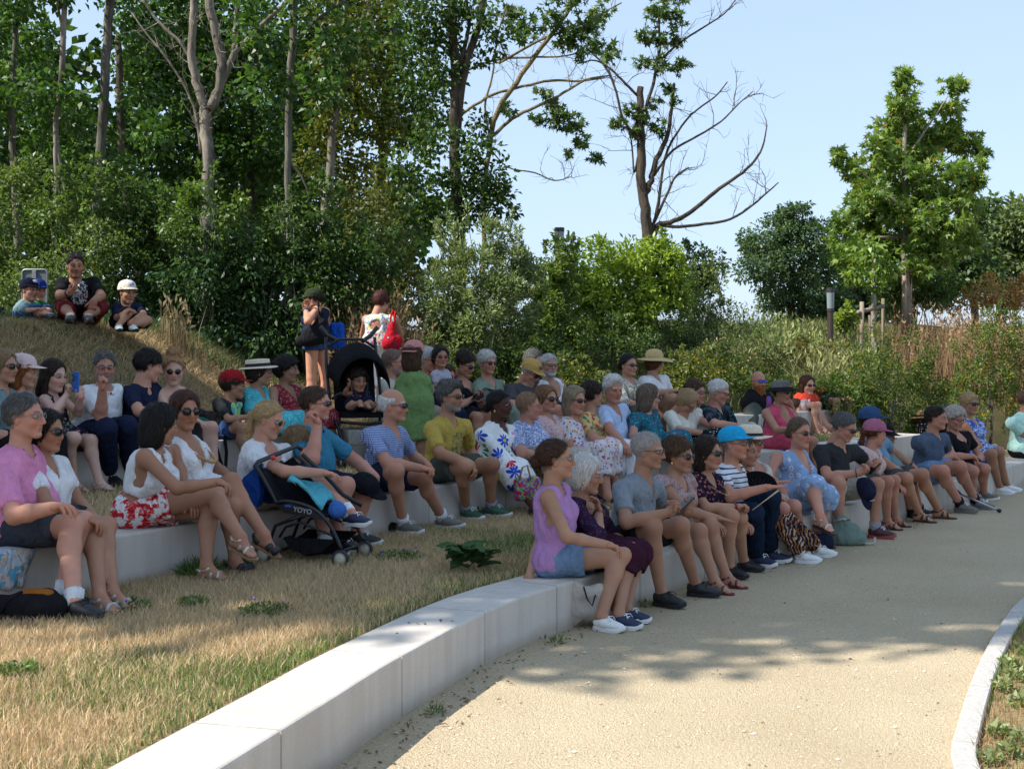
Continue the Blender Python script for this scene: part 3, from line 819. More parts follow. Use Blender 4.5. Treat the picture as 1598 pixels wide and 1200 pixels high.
    # hands
    for i, q in enumerate('RL'):
        tV, tQ = hand_template(hands[i], lod); tV = tV.copy()
        hsz = s * (1.0 if male else .92) * (.95 if child else 1)
        d_ = nrm(J['w' + q] - J['e' + q])
        if hd is not None and hd[i] is not None:
            t_ = hd[i]
            if len(t_) == 2: t_ = P(t_[0], t_[1], J['w' + q][1] + .02 * f[1]) - J['w' + q]
            d_ = nrm(t_)
        up_ = Z3 if abs(d_[2]) < .93 else f
        sg = 1 if q == 'R' else -1
        if hands[i] == 'point' or (hd is not None and hd[i] is not None and d_[2] > .3): up_ = -l2 * sg * -1 if False else (f * .6 - sg * -l * .8)
        zz = nrm(up_ - (up_ @ d_) * d_); yy = np.cross(zz, d_)
        tV[:, 1] *= sg
        W_ = tV @ np.stack([d_, yy, zz]) * hsz + J['w' + q] - d_ * .012
        VV.append(W_); QQ.append((tQ if sg > 0 else tQ[:, ::-1]) + n0); n0 += len(W_)
        cc = np.tile(SK * np.array([1.0, .90, .86]), (len(W_), 1)); CC.append(cc)
    mesh_np('body', loc(np.concatenate(VV)), np.concatenate(QQ), mats=[skin_mat()], parent=root, cols=np.concatenate(CC))
    def cloth(name, F, mat, wr=.005, fr=40, sm=1, parent=None):
        V, Q = F.mesh(sm)
        if len(V) == 0: return None
        N = vnormals(V, Q)
        d = (.55 - np.abs(wob(V * np.array([1, 1, .38]), fr * 1.1, N_PEOPLE[0]))) * wr * 1.9 + wob(V, fr * 2.2, N_PEOPLE[0] + 3) * wr * .45
        V = V + N * np.maximum(d, -.003)[:, None]
        return mesh_np(name, loc(V), Q, mats=[mat], parent=root if parent is None else parent)
    # --- trousers, shorts, skirt
    if bot is not None:
        F = Field(lo, hi, hv)
        F.cone(J['hR'], J['hL'], .108 * w * s + .012, .108 * w * s + .012, k=0)
        F.cone(pv, pv + .2 * Lt * u, .108 * s * w + .011, .106 * s * w + .011, k=.03, lat=l2, ls=1.25)
        if belly: F.ell(pv + .2 * Lt * u + .04 * s * fw, .11 * s * w + .008, k=.04)
        F.plane(pv + .26 * Lt * u, u)
        for q in 'RL':
            if botk == 'skirt': leg(F, q, .027, k=.06, frac=min(bl, 1.), cut=True, flare=1.)
            else: leg(F, q, .016, k=.02, frac=bl, cut=True, flare=2.2 if bl < 1 else 1.6)
        if botk == 'skirt' and bl > 1:
            for q in 'RL': F.cone(J['k' + q] - .02 * f, J['k' + q] - .02 * f + (bl - 1) * (J['a' + q] - J['k' + q]), .062 * s, .085 * s, k=.06, cut=1.)
        cloth('skirt' if botk == 'skirt' else ('trousers' if bl > 1.2 else 'shorts'), F, bot, .005)
    # --- top or dress
    if top is not None:
        F = Field(lo - .03, hi + .03, hv)
        torso(F, .013, lo_=1.9 if topk in ('tee', 'polo', 'shirt', 'blouse') else 1.3)
        if topk in ('tee', 'polo', 'shirt', 'blouse', 'dress'):
            for q in 'RL': arm(F, q, .009 if topk != 'blouse' else .015, k=.010, frac=sl, cut=True)
        if topk in ('sleeveless', 'tank', 'sdress'):
            g_ = .040 if topk == 'tank' else (.028 if not male else .03)
            for q, sg in (('R', -1), ('L', 1)):
                c_ = J['s' + q] + sg * g_ * s * l2
                F.cone(c_ + .10 * s * u - (.012 * sg * l2 if topk == 'tank' else 0), c_ - .16 * s * u, .064 * s * A + .004, .058 * s * A, k=.006, op='s')
        if topk == 'cami':
            F.plane(nb - (.115 + .02) * s * u, nrm(u + .25 * fw))
        else:
            r_ = .055 * s + .004
            F.cone(nb - .01 * u + .01 * fw, hcn, r_, .072 * s, k=.004, op='s')
            c0 = nb + .055 * s * fw - .045 * s * u
            if neck == 'v': F.cone(c0 + .06 * s * u, c0 - (.09 if topk in ('polo', 'shirt') else .14) * s * u + .06 * s * fw, (.050 if topk in ('polo', 'shirt') else .060) * s, .004, k=.004, op='s')
            elif neck == 'deepv': F.cone(c0 + .06 * s * u, c0 - .20 * s * u + .10 * s * fw, .080 * s, .006, k=.004, op='s')
            elif neck == 'scoop': F.ell(c0 - .01 * s * u + .02 * fw, .088 * s, k=.004, op='s')
            elif neck == 'tank': F.ell(c0 - .03 * s * u + .02 * fw, .098 * s, k=.004, op='s'); F.ell(nb - .09 * s * u - .075 * s * fw, .075 * s, k=.004, op='s')
            elif neck == 'crew': F.ell(c0 + .02 * s * u, .042 * s, k=.004, op='s')
        isdress = topk in ('dress', 'sdress')
        if isdress or skirt:
            bl_ = skirt or .9
            for q in 'RL':
                if pose == 'stand': F.cone(J['h' + q], J['h' + q] + bl_ * (J['k' + q] - J['h' + q]), .115 * s * G + .02, .115 * s + .05, k=.08, cut=1.)
                else: leg(F, q, .024, k=.10, frac=min(bl_, 1.), cut=bl_ <= 1, flare=1.35)
                if bl_ > 1 and pose != 'stand':
                    F.cone(J['k' + q] - .02 * f, J['k' + q] - .02 * f + (bl_ - 1) * (J['a' + q] - J['k' + q]), .080 * s, .095 * s, k=.10, cut=1.)
            if bl_ < 1 and pose != 'stand': pass
        else: F.plane(pv + (jt['hem'] if 'hem' in jt else -.03 if topk not in ('shirt',) else -.06) * s * u, -u)
        nm = 'dress' if isdress else {'tee': 't_shirt', 'polo': 'polo_shirt', 'shirt': 'shirt', 'blouse': 'blouse', 'sleeveless': 'sleeveless_top', 'tank': 'tank_top', 'cami': 'camisole'}[topk]
        tp = cloth(nm, F, top, .006)
        if topk in ('polo', 'shirt'):                 # collar and placket
            m = MB(); k_ = []
            a0 = nb + .014 * fw + .006 * s * u
            for j_ in range(15):
                th = math.pi * (.10 + .90 * 2 * j_ / 14 - .0) ; th = (j_ / 14 - .5) * 2 * 2.55
                d_ = -math.cos(th) * fw + math.sin(th) * l2
                lift = (.02 - .06 * (abs(th) / 2.55) ** 2) * s
                k_.append((a0 + d_ * .068 * s + lift * u, a0 + d_ * .104 * s + (lift - .032 * s) * u + .004 * fw))
            V = np.array([p for pr_ in k_ for p in pr_]); nn = len(k_)
            V = np.concatenate([V, V - .004 * u]); t_ = 2 * nn
            Fq = [(2 * i, 2 * i + 1, 2 * i + 3, 2 * i + 2) for i in range(nn - 1)]
            Fq += [(a + t_, d + t_, c + t_, b + t_) for a, b, c, d in Fq] + [(2 * i + 1, 2 * i + 1 + t_, 2 * i + 3 + t_, 2 * i + 3) for i in range(nn - 1)]
            m.add(loc(V), Fq); m.build('collar', top, root, smooth=True)
        if topk == 'cami':
            for sg in (-1, 1):
                m = MB(); p_ = [nb - .13 * s * u + sg * .085 * s * l2 + .10 * s * fw, nb - .06 * s * u + sg * .092 * s * l2 + .055 * s * fw, nb - .012 * s * u + sg * .092 * s * l2, nb - .08 * s * u + sg * .088 * s * l2 - .075 * s * fw, nb - .14 * s * u + sg * .08 * s * l2 - .10 * s * fw]
                m.tube(loc(np.array(p_)), .006, 6); m.build('strap', top, root, smooth=True)
    # --- shoes
    if shoe and shoe != 'bare':
        for i, q in enumerate('RL'):
            ff, fl, fu = feet[q]; a_ = J['a' + q]; M3 = np.stack([ff, fl, fu]) * s * (1.0 if male else .93)
            o_ = a_ - .085 * s * fu
            tr = lambda V_: loc(V_ @ M3 + o_)
            sgn = 1 if q == 'L' else -1
            if shoe in ('sneaker', 'low'):
                V, Q, (so, th) = shoe_template(shoe, lod)
                sh = mesh_np('shoe', tr(V), Q, mats=[shoem], parent=root)
                m = MB(); so = so * np.array([1, sgn]); n_ = len(so)
                prf = [(0, .93), (.006, .97), (th, .97), (th + .004, .92)]
                V = np.concatenate([np.c_[so * k_ + [.0, 0], np.full(n_, z_)] for z_, k_ in prf])
                V[:, 2] += np.where(V[:, 0] > .14, .5 * (V[:, 0] - .14), 0)
                Fq = [(j * n_ + k, j * n_ + (k + 1) % n_, (j + 1) * n_ + (k + 1) % n_, (j + 1) * n_ + k) for j in range(3) for k in range(n_)] + [tuple(range(n_))]
                if sgn < 0: Fq = [tuple(reversed(x)) for x in Fq]
                m.add(tr(V), Fq); m.build('sole', solem or shoem, sh, smooth=True)
                if lod < 2:
                    m = MB()
                    for j in range(4):
                        x_ = .055 + .019 * j; zz_ = .098 - .010 * j - .0018 * j * j
                        m.tube(tr(np.array([[x_, -.024, zz_ - .008], [x_ + .008, 0, zz_], [x_ , .024, zz_ - .008]])), .0036 * s, 5)
                    m.tube(tr(np.array([[.05, 0, .10], [.075, -.026, .098], [.09, -.034, .075]])), .0028 * s, 5); m.tube(tr(np.array([[.05, 0, .10], [.075, .026, .098], [.09, .034, .075]])), .0028 * s, 5)
                    m.build('lace', gmat('lace_white', (.75, .75, .73), .8) if jt.get('lace', 1) else gmat('lace_black', (.02, .02, .02), .8), sh, smooth=True)
                if sock is not None:
                    m = MB(); ax_ = nrm(J['k' + q] - a_)
                    m.tube(loc(np.array([a_ - .03 * fu, a_ + .02 * ax_, a_ + .055 * s * ax_])), [.044 * s * G, .046 * s * G, .0505 * s * G], 10); m.build('sock', sock, root, smooth=True)
            else:
                m = MB(); so = np.array([(-.058, 0), (-.05, .027), (0, .033), (.05, .035), (.105, .046), (.15, .040), (.178, .016), (.18, -.008), (.16, -.032), (.11, -.042), (.05, -.034), (0, -.033), (-.05, -.027)]) * np.array([.95, sgn]); n_ = len(so)
                th = .022
                V = np.concatenate([np.c_[so, np.full(n_, -.006)], np.c_[so * 1.03, np.full(n_, th * .5)], np.c_[so * 1.02, np.full(n_, th - .008)]])
                Fq = [(j * n_ + k, j * n_ + (k + 1) % n_, (j + 1) * n_ + (k + 1) % n_, (j + 1) * n_ + k) for j in range(2) for k in range(n_)] + [tuple(range(n_))[::-1], tuple(2 * n_ + k for k in range(n_))]
                if sgn < 0: Fq = [tuple(reversed(x)) for x in Fq]
                m.add(tr(V), Fq); sh = m.build('shoe_sole' if shoe != 'thong' else 'flip_flop', solem or shoem, root, smooth=False)
                m = MB()
                def strap(p_, r_=.0055): m.tube(tr(np.array(p_) * np.array([1, 1.16, 1]) + np.array([0, 0, .013])), r_ * 1.15 * s, 6, flat=1.5)
                if shoe == 'sandal':
                    strap([(.095, -.043, .012), (.088, -.02, .042), (.088, .02, .042), (.095, .046, .012)], .008)
                    strap([(.04, -.034, .014), (.045, -.02, .058), (.045, .02, .058), (.04, .034, .014)], .007)
                    strap([(-.02, -.034, .05), (.03, -.03, .072), (.045, 0, .082), (.03, .03, .072), (-.02, .034, .05), (-.06, .012, .055), (-.06, -.012, .055), (-.02, -.034, .05)], .006)
                elif shoe == 'thong':
                    strap([(.03, -.034, .014), (.08, -.012, .038), (.115, .008 * sgn, .03), (.08, .014, .038), (.03, .034, .014)], .006)
                elif shoe in ('espadrille', 'ballet'):
                    strap([(.08, -.042, .014), (.085, -.02, .038), (.085, .02, .038), (.08, .044, .014)], .014)
                    strap([(.12, -.043, .012), (.13, -.02, .030), (.13, .02, .030), (.12, .046, .012)], .014)
                    strap([(.0, -.034, .02), (-.03, -.036, .035), (-.066, 0, .045), (-.03, .036, .035), (0, .034, .02)], .010)
                m.build('strap', shoem, sh, smooth=True)
    # --- hair, hat, glasses, earrings
    hatmesh = hat is not None
    if hair and hair != 'none':
        V, Q, N = hair_template(hair, lod, hatmesh)
        V = V * var
        ho = mesh_np('hair', loc(hw(V)), Q, mats=[hair_mat(HC_ if hair != 'crop' else HC_ * .62 + SK * .22)], parent=root)
        rs = np.random.default_rng(N_PEOPLE[0]); k_ = rs.choice(len(V), (1500, 750, 260)[lod]); p0 = V[k_]; n0_ = N[k_]; sy_ = np.sign(p0[:, 1] + .012); o_ = np.ones(len(k_)); top_ = np.clip((p0[:, 2] - .06) / .05, 0, 1)
        if hair in ('pony', 'bun', 'afro'): g_ = np.stack([-o_, -p0[:, 1] * 4, -.25 * o_], 1)
        elif hair in ('bob', 'longbob', 'long'): g_ = np.stack([-.25 * o_, sy_ * .7 * top_, -1 + .5 * top_], 1)
        elif hair in ('curly', 'topbun', 'quiff'): g_ = rs.normal(0, .8, (len(k_), 3)) + np.array([0, 0, .1])
        elif hair in ('pixie', 'boy'): g_ = np.stack([.9 * top_ - .35, sy_ * .5 * top_, -1 + .6 * top_], 1)
        else: g_ = np.stack([.5 * top_ - .5, sy_ * .4 * top_, -1 + .6 * top_], 1)
        d0 = g_ + rs.normal(0, .22, (len(k_), 3)); d0 = d0 - (d0 * n0_).sum(1)[:, None] * n0_; d0 /= np.linalg.norm(d0, axis=1)[:, None] + 1e-6
        L_ = rs.uniform(.02, .055, len(k_))[:, None] * (.35 if hair in ('crop', 'fringe', 'bald') else .8 if hair in ('curly', 'short', 'pony', 'bun', 'afro') else 1.1); lf_ = rs.gamma(1.2, .0022, len(k_))[:, None]
        sd = np.cross(d0, n0_); w_ = (.0016, .0022, .003)[lod]; p0 = p0 + n0_ * .0008; p1 = p0 + d0 * L_ * .5 + n0_ * (lf_ + .0012); p2 = p0 + d0 * L_ + n0_ * (lf_ * 1.6 - .10 * L_ + (.004 if hair == 'curly' else 0))
        SV = np.stack([p0 - sd * w_, p0 + sd * w_, p1 + sd * w_ * .8, p1 - sd * w_ * .8, p2], 1).reshape(-1, 3); i5 = np.arange(len(k_))[:, None] * 5
        hcol = (HC_ if hair != 'crop' else HC_ * .62 + SK * .22) * np.exp(rs.normal(0, .34 - .2 * min(HC_.mean() / .3, 1), len(k_)))[:, None]
        tag(mesh_np('hair_strands', loc(hw(SV)), i5 + np.array([0, 1, 2, 3]), i5 + np.array([3, 2, 4]), mats=[strand_mat()], parent=ho, cols=np.repeat(hcol, 5, axis=0), smooth=False), kind='stuff')
    if beard and bw > .9 and jt.get('fullbeard'):
        F = Field((-.05, -.1, -.22), (.16, .1, .03), .009)
        F.ell((.035, 0, -.085), (.072, .064, .062), k=0); F.ell((.055, 0, -.14), (.05, .05, .05), k=.02)
        F.cutf(lambda X, Y, Z: Z + .044 - .5 * np.maximum(np.abs(Y) - .02, 0)); F.cutf(lambda X, Y, Z: .0 - X)
        F.cone((.12, -.014, -.069), (.12, .014, -.069), .011, .011, k=.004, op='s')
        V, Q = F.mesh(); N = vnormals(V, Q); V = V + N * (wob(V, 150) * .006)[:, None]
        mesh_np('beard', loc(hw(V)), Q, mats=[hair_mat(np.array(HAIRC[beard]))], parent=root)
    HMs = np.stack([ax, ay_, az])
    def headpart(m, name, mats, parent=root, k=1., off=(0, 0, 0), pitch=0):
        V = [v for v in m.v]
        if pitch:
            c_, s_ = math.cos(pitch), math.sin(pitch); Rm = np.array([[c_, 0, s_], [0, 1, 0], [-s_, 0, c_]])
            V = [v @ Rm.T for v in V]
        m.v = [loc(hw((v * k + np.array(off)))) for v in V]
        return m.build(name, mats, parent, smooth=True)
    if hat:
        if hat.startswith('cap'):
            headpart(cap_mesh(back=hat == 'capback'), 'cap', [hatm, hatm2 or hatm], k=1.05, pitch=-.12 if hat != 'capback' else 0)
            if jt.get('badge') is not None:
                m = MB(); m.box((.094, 0, .083), (.004, .05, .034), rot=[[.90, 0, -.44], [0, 1, 0], [.44, 0, .90]]); headpart(m, 'badge', [gmat('badge_%.2f' % jt['badge'][0], jt['badge'], .8)], k=1.05, pitch=-.12)
        else: headpart(strawhat_mesh(hat), 'hat', [hatm, hatm2 or hatm, gmat('hatband', (.012, .012, .014), .8)], k=1.04, pitch=-.10)
    if gl:
        if glup: headpart(glasses_mesh(gl), 'sunglasses', [glass_mat(glm), gmat('frame_%.2f_%.2f_%.2f' % glf, glf, .3)], off=(-.022, 0, .085), pitch=-.45)
        else: headpart(glasses_mesh(gl), 'sunglasses' if glm != 'clear' else 'glasses', [glass_mat(glm), gmat('frame_%.2f_%.2f_%.2f' % glf, glf, .3)])
    if earr is not None:
        m = MB()
        for sg in (-1, 1): m.lathe([(.001, 0), (.007, .004), (.009, .012), (.006, .02), (.001, .024)], 8, (np.eye(3), (-.004, sg * .085, -.062)))
        headpart(m, 'earring', [earr])
    root_info = dict(root=root, J=J, hc=hcn, nb=nb, pv=pv, u=u, f=f, l=l, l2=l2, fw=fw, loc=loc, hw=hw, s=s, base=base)
    return root_info
# ------------------------------------------------------------------ lines of the place: benches and kerb
def px_line(pts, z): return np.array([P(x, y, depth_on(y, z))[:2] for x, y in pts])
def spline(pts, step=.12):
    p = np.asarray(pts, float); p = np.concatenate([[2 * p[0] - p[1]], p, [2 * p[-1] - p[-2]]]); out = []
    for i in range(1, len(p) - 2):
        n = max(2, int(np.linalg.norm(p[i + 1] - p[i]) / step))
        for k in range(n):
            t = k / n
            out.append(.5 * ((2 * p[i]) + (p[i + 1] - p[i - 1]) * t + (2 * p[i - 1] - 5 * p[i] + 4 * p[i + 1] - p[i + 2]) * t ** 2 + (3 * p[i] - p[i - 1] - 3 * p[i + 1] + p[i + 2]) * t ** 3))
    out.append(p[-2]); return np.array(out)
Z1, Z2, Z3_ = .28, .58, .88                            # bench tops; each lawn lies level with the bench before it
LINE1 = spline([(-1.35, 3.0), (-1.05, 4.2), (-.72, 5.36), (-.50, 6.12), (-.05, 7.36), (.40, 8.12), (.95, 9.0), (1.60, 10.05), (3.05, 12.0), (3.85, 13.1), (4.55, 14.0), (5.55, 15.4), (6.9, 17.4), (8.2, 19.4)])
LINE2 = spline([(-3.6, 5.6), (-3.0, 6.75), (-2.5, 7.55), (-2.0, 8.40), (-.98, 10.0), (-.37, 11.0), (.35, 12.0), (1.35, 13.0), (2.55, 14.1), (4.0, 15.6), (5.4, 17.3)])
LINE3 = spline([(-4.6, 8.0), (-3.9, 9.4), (-3.28, 10.5), (-2.5, 11.6), (-1.66, 12.75), (-.5, 13.7), (.9, 14.55), (2.0, 15.3), (3.2, 16.3), (4.6, 17.9)])
BENCH['F'] = (LINE1, 0.0, Z1); BENCH['M'] = (LINE2, Z1, Z2); BENCH['B'] = (LINE3, Z2, Z3_)
def offset(line, d):
    t = np.gradient(line, axis=0); t /= np.linalg.norm(t, axis=1)[:, None]
    return line + d * np.c_[-t[:, 1], t[:, 0]]
def arclen(line): return np.concatenate([[0], np.cumsum(np.linalg.norm(np.diff(line, axis=0), axis=1))])
def at_len(line, s):
    a = arclen(line); return np.stack([np.interp(s, a, line[:, k]) for k in (0, 1)], -1)
def sdist(line, X, Y):                                 # signed distance, positive behind (left of) the line
    best = np.full(X.shape, 1e9); sg = np.ones(X.shape)
    for a, b in zip(line[:-1:2], line[2::2]):
        ab = b - a; t = np.clip(((X - a[0]) * ab[0] + (Y - a[1]) * ab[1]) / (ab @ ab), 0, 1)
        dx, dy = X - a[0] - t * ab[0], Y - a[1] - t * ab[1]; d = np.hypot(dx, dy)
        c = ab[0] * (Y - a[1]) - ab[1] * (X - a[0]); m = d < best
        best = np.where(m, d, best); sg = np.where(m, np.sign(c), sg)
    return best * sg
def sstep(a, b, x): t = np.clip((x - a) / (b - a), 0, 1); return t * t * (3 - 2 * t)
_ext = np.concatenate([[LINE3[0] + (LINE3[0] - LINE3[3]) * 30], LINE3[::3], [LINE3[-1] + np.array([1.6, 1.8]), LINE3[-1] + np.array([5, 4.3]), LINE3[-1] + np.array([60, 40.])]])
_ext = spline(_ext, 1.2) if False else _ext
LINE3X = np.repeat(_ext, 2, axis=0); LINE3X = np.concatenate([[ _ext[i] , (_ext[i] + _ext[i + 1]) / 2] for i in range(len(_ext) - 1)] + [[_ext[-1]]])
def hground(X, Y):
    s = sdist(LINE3X, X, Y)
    right = sstep(.0, 2.5, X)
    lf = 1 / (1 + np.exp(np.clip((X + 3.65) / .38, -30, 30)))
    z = Z3_ - .01 + (1 - right) * (1 - .95 * lf) * (.75 * sstep(2.6, 6.5, s) + .45 * sstep(6, 15, s)) + right * (1.05 * sstep(.5, 6, s) + .35 * sstep(6, 13, s))
    z = z + 1.08 * lf * sstep(.45, 3.1, s) * (1 - .4 * sstep(5, 11, s))
    z = z + (.10 - .06 * lf) * np.sin(X * 1.3 + .4 * Y) * np.sin(Y * .9 + 1) * sstep(1.5, 4, s)
    front = sstep(-.25, .32, s)
    return -.25 + (z + .25) * front

def soil(name, stops, scale=3, bump=.4, rough=.95):
    t = NT(name); co = t.coord()
    a = t.noise(scale, 6, co, .65); b = t.noise(scale * 22, 3, co)
    c = t.mix(.5, t.ramp(a.outputs[0], stops), t.ramp(b.outputs[0], stops), 'MIX')
    if name == 'meadow_soil':                            # mown hay lying on the mound at the left
        sx = t.n('SeparateXYZ'); t.l(co, sx.inputs[0]); gx = t.math('MULTIPLY', t.math('ADD', sx.outputs[0], .9), -1.2); gy = t.math('MULTIPLY', t.math('SUBTRACT', 16.2, sx.outputs[1]), 1.)
        g = t.n('Clamp'); t.l(t.math('MINIMUM', gx, gy), g.inputs[0]); c = t.mix(g.outputs[0], c, t.ramp(b.outputs[0], [(.3, (.10, .07, .035)), (.55, (.22, .155, .08)), (.75, (.34, .25, .14))]))
    t.base(c); t.bump(b.outputs[0], bump, .03); return t.done(rough, .15)
M_meadow = soil('meadow_soil', [(.3, (.045, .045, .018)), (.5, (.12, .10, .045)), (.7, (.22, .16, .075))])
M_lawn = soil('dry_lawn', [(.25, (.10, .085, .04)), (.5, (.24, .175, .09)), (.75, (.36, .27, .15))], 2)
xs = np.concatenate([[-1500, -500, -200, -90, -50, -32], np.arange(-22, 24, .3), [28, 34, 45, 70, 120, 260, 700, 1500]])
ys = np.concatenate([[-1500, -400, -100, -30, -10, 0, 3], np.arange(5, 44, .3), [48, 54, 62, 75, 95, 130, 200, 400, 900, 2200]])
X, Y = np.meshgrid(xs, ys, indexing='ij')
Zg = hground(X, Y)
V = np.stack([X, Y, Zg], -1).reshape(-1, 3); ny = len(ys)
ii = (np.arange(len(xs) - 1)[:, None] * ny + np.arange(ny - 1)[None]).ravel()
tag(mesh_np('ground', V, np.stack([ii, ii + ny, ii + ny + 1, ii + 1], 1), mats=[M_meadow]), kind='structure')

def strip(name, A, B, z, mat, n=60, m=10):
    sa = at_len(A, np.linspace(0, arclen(A)[-1], n)); sb = at_len(B, np.linspace(0, arclen(B)[-1], n))
    k = np.linspace(0, 1, m)
    G = sa[:, None] * (1 - k[None, :, None]) + sb[:, None] * k[None, :, None]
    zz = z + .012 * np.sin(G[..., 0] * 3.1) * np.sin(G[..., 1] * 2.3) * np.sin(math.pi * k)[None]
    V = np.concatenate([G, zz[..., None]], -1).reshape(-1, 3)
    i = (np.arange(n - 1)[:, None] * m + np.arange(m - 1)[None]).ravel()
    return tag(mesh_np(name, V, np.stack([i, i + m, i + m + 1, i + 1][::-1], 1), mats=[mat]), kind='structure')
BW = .37
strip('lawn', offset(LINE1, BW - .02), offset(LINE2, .03), Z1 - .012, M_lawn)
strip('lawn', offset(LINE2, BW - .02), offset(LINE3, .03), Z2 - .012, M_lawn)

# path of pale stabilised sand
def path_mat():
    t = NT('sand_path'); co = t.coord()
    a = t.noise(1.3, 5, co, .6); g = t.n('TexVoronoi'); g.inputs['Scale'].default_value = 120; t.l(co, g.inputs['Vector'])
    f = t.noise(420, 2, co); f2 = t.noise(55, 3, co)
    c = t.ramp(a.outputs[0], [(.3, (.45, .345, .20)), (.5, (.525, .41, .245)), (.7, (.58, .46, .285))])
    sp = t.n('SeparateColor'); t.l(g.outputs['Color'], sp.inputs[0])
    st = t.ramp(sp.outputs[0], [(0, (.32, .26, .18)), (.08, (.45, .37, .26)), (.55, (.52, .44, .32)), (.9, (.66, .58, .45)), (.97, (.76, .70, .58))], True)
    c = t.mix(.42, c, st); c = t.mix(.35, c, t.ramp(f2.outputs[0], [(.38, (.36, .29, .19)), (.6, (.56, .47, .34))]))
    big = t.noise(.55, 3, t.coord((1, 1, 1)), .5); c = t.mix(.5, c, t.mix(1, c, t.ramp(big.outputs[0], [(.35, (.80, .78, .74)), (.6, (1, 1, 1))]), 'MULTIPLY'))
    t.base(c)
    h = t.math('ADD', t.math('MULTIPLY', g.outputs['Distance'], -.6), t.math('MULTIPLY', f.outputs[0], .35))
    t.bump(t.math('ADD', h, t.math('MULTIPLY', f2.outputs[0], .7)), .9, .010)
    return t.done(.95, .15)
M_path = path_mat()
K = px_line([(1598, 940), (1560, 985), (1530, 1040), (1510, 1090), (1492, 1150), (1485, 1200)], 0)[::-1]
KLINE = spline(np.concatenate([[(1.48, 3.6), (1.60, 4.5)], K, [(4.05, 9.8), (5.6, 11.4), (8, 13.2), (12, 15.2), (20, 18)]]))
a1 = offset(LINE1, .05)
right = np.concatenate([[(3.5, 2.2)], [(6, 3.5), (14, 5), (30, 9), (40, 18), (30, 26), (16, 23.5)]])
poly = np.concatenate([a1, [(9.6, 21.5), (12, 23)], right[::-1], [(-1.3, 2.2)]])
bm = bmesh.new(); f_ = bm.faces.new([bm.verts.new((x, y, 0)) for x, y in poly]); bmesh.ops.triangulate(bm, faces=[f_])
me = bpy.data.meshes.new('path'); bm.normal_update()
for fc in bm.faces:
    if fc.normal.z < 0: fc.normal_flip()
bm.to_mesh(me); bm.free(); me.materials.append(M_path)
tag(link(bpy.data.objects.new('path', me)), kind='structure')

# pale limestone benches, one block after another
def stone_mat():
    t = NT('pale_stone'); co = t.coord()
    a = t.noise(2.2, 5, co, .6); b = t.noise(95, 3, co); d = t.noise(1.0, 4, t.coord((9, 9, .9)))
    oi = t.n('ObjectInfo'); k = t.ramp(oi.outputs['Random'], [(0, (.93, .92, .90)), (1, (1, 1, 1))])
    c = t.ramp(a.outputs[0], [(.3, (.52, .475, .425)), (.55, (.60, .555, .505)), (.75, (.645, .605, .555))])
    c = t.mix(1, c, (.93, .905, .88), 'MULTIPLY'); c = t.mix(.35, c, t.ramp(b.outputs[0], [(.3, (.45, .40, .35)), (.7, (.66, .62, .57))]))
    c = t.mix(.30, c, t.ramp(d.outputs[0], [(.40, (.45, .405, .35)), (.58, (.63, .59, .54))]))
    pit = t.n('TexVoronoi'); pit.inputs['Scale'].default_value = 38; t.l(co, pit.inputs['Vector'])
    pm = t.math('LESS_THAN', pit.outputs['Distance'], .085)
    c = t.mix(t.math('MULTIPLY', pm, .55), c, (.30, .26, .21))
    sz = t.n('SeparateXYZ'); t.l(co, sz.inputs[0]); e = t.n('Clamp'); t.l(t.math('ADD', t.math('MULTIPLY', sz.outputs[2], -16), t.math('MULTIPLY', a.outputs[0], 2.6)), e.inputs[0])   # splashed soil along the foot
    c = t.mix(t.math('MULTIPLY', e.outputs[0], .55), c, (.33, .27, .19))
    t.base(t.mix(1, c, k, 'MULTIPLY')); t.bump(b.outputs[0], .10, .004); return t.done(.75, .3)
M_stone = stone_mat()
def bench(line, z0, zt, joints, label, bx):
    A = arclen(line)
    root = empty('stone_bench', (line[bx][0], line[bx][1], z0), 0, label=label, cat='bench', group='curved stone benches in rows')
    o = np.array([line[bx][0], line[bx][1], z0]); back = offset(line, BW)
    h = zt - z0 + .10; bev = .014
    prof = [(0, -.10), (0, zt - z0 - bev), (bev * .3, zt - z0 - bev * .3), (bev, zt - z0), (BW - bev, zt - z0), (BW, zt - z0 - bev), (BW, -.10)]
    for s0, s1 in zip(joints[:-1], joints[1:]):
        n = max(3, int((s1 - s0) / .2)); ss = np.linspace(s0 + .0045, s1 - .0045, n)
        p = at_len(line, ss); q = at_len(line, ss + .02) - p; q /= np.linalg.norm(q, axis=1)[:, None]; nn = np.c_[-q[:, 1], q[:, 0]]
        V = np.stack([np.c_[p + nn * a, np.full(n, z0 + b)] for a, b in prof], 1).reshape(-1, 3) - o; m = len(prof)
        F = [(i * m + k, i * m + k + 1, (i + 1) * m + k + 1, (i + 1) * m + k) for i in range(n - 1) for k in range(m - 1)]
        F += [tuple(range(m))[::-1], tuple((n - 1) * m + k for k in range(m))]
        b_ = MB(); b_.add(V, F); b_.build('block', M_stone, root, bevel=0)
    return root
def joints_from(line, first, step):
    L = arclen(line)[-1]; j = list(first)
    while j[-1] + step < L: j.append(j[-1] + step)
    return [0.01] + j
A1 = arclen(LINE1)
def len_px(line, px, py, z):
    p = P(px, py, depth_on(py, z))[:2]; return arclen(line)[np.argmin(np.linalg.norm(line - p, axis=1))]
j1 = [len_px(LINE1, x, y, Z1) for x, y in ((428, 1133), (626, 1027), (783, 957), (892, 917))]
bench(LINE1, 0, Z1, joints_from(LINE1, j1, 1.08), 'pale stone bench curving along the sand path, the lowest and nearest of three rows', 20)
bench(LINE2, Z1, Z2, joints_from(LINE2, [len_px(LINE2, 180, 845, Z2)], 1.1), 'pale stone bench in the middle row, dry lawn before and behind it', 30)
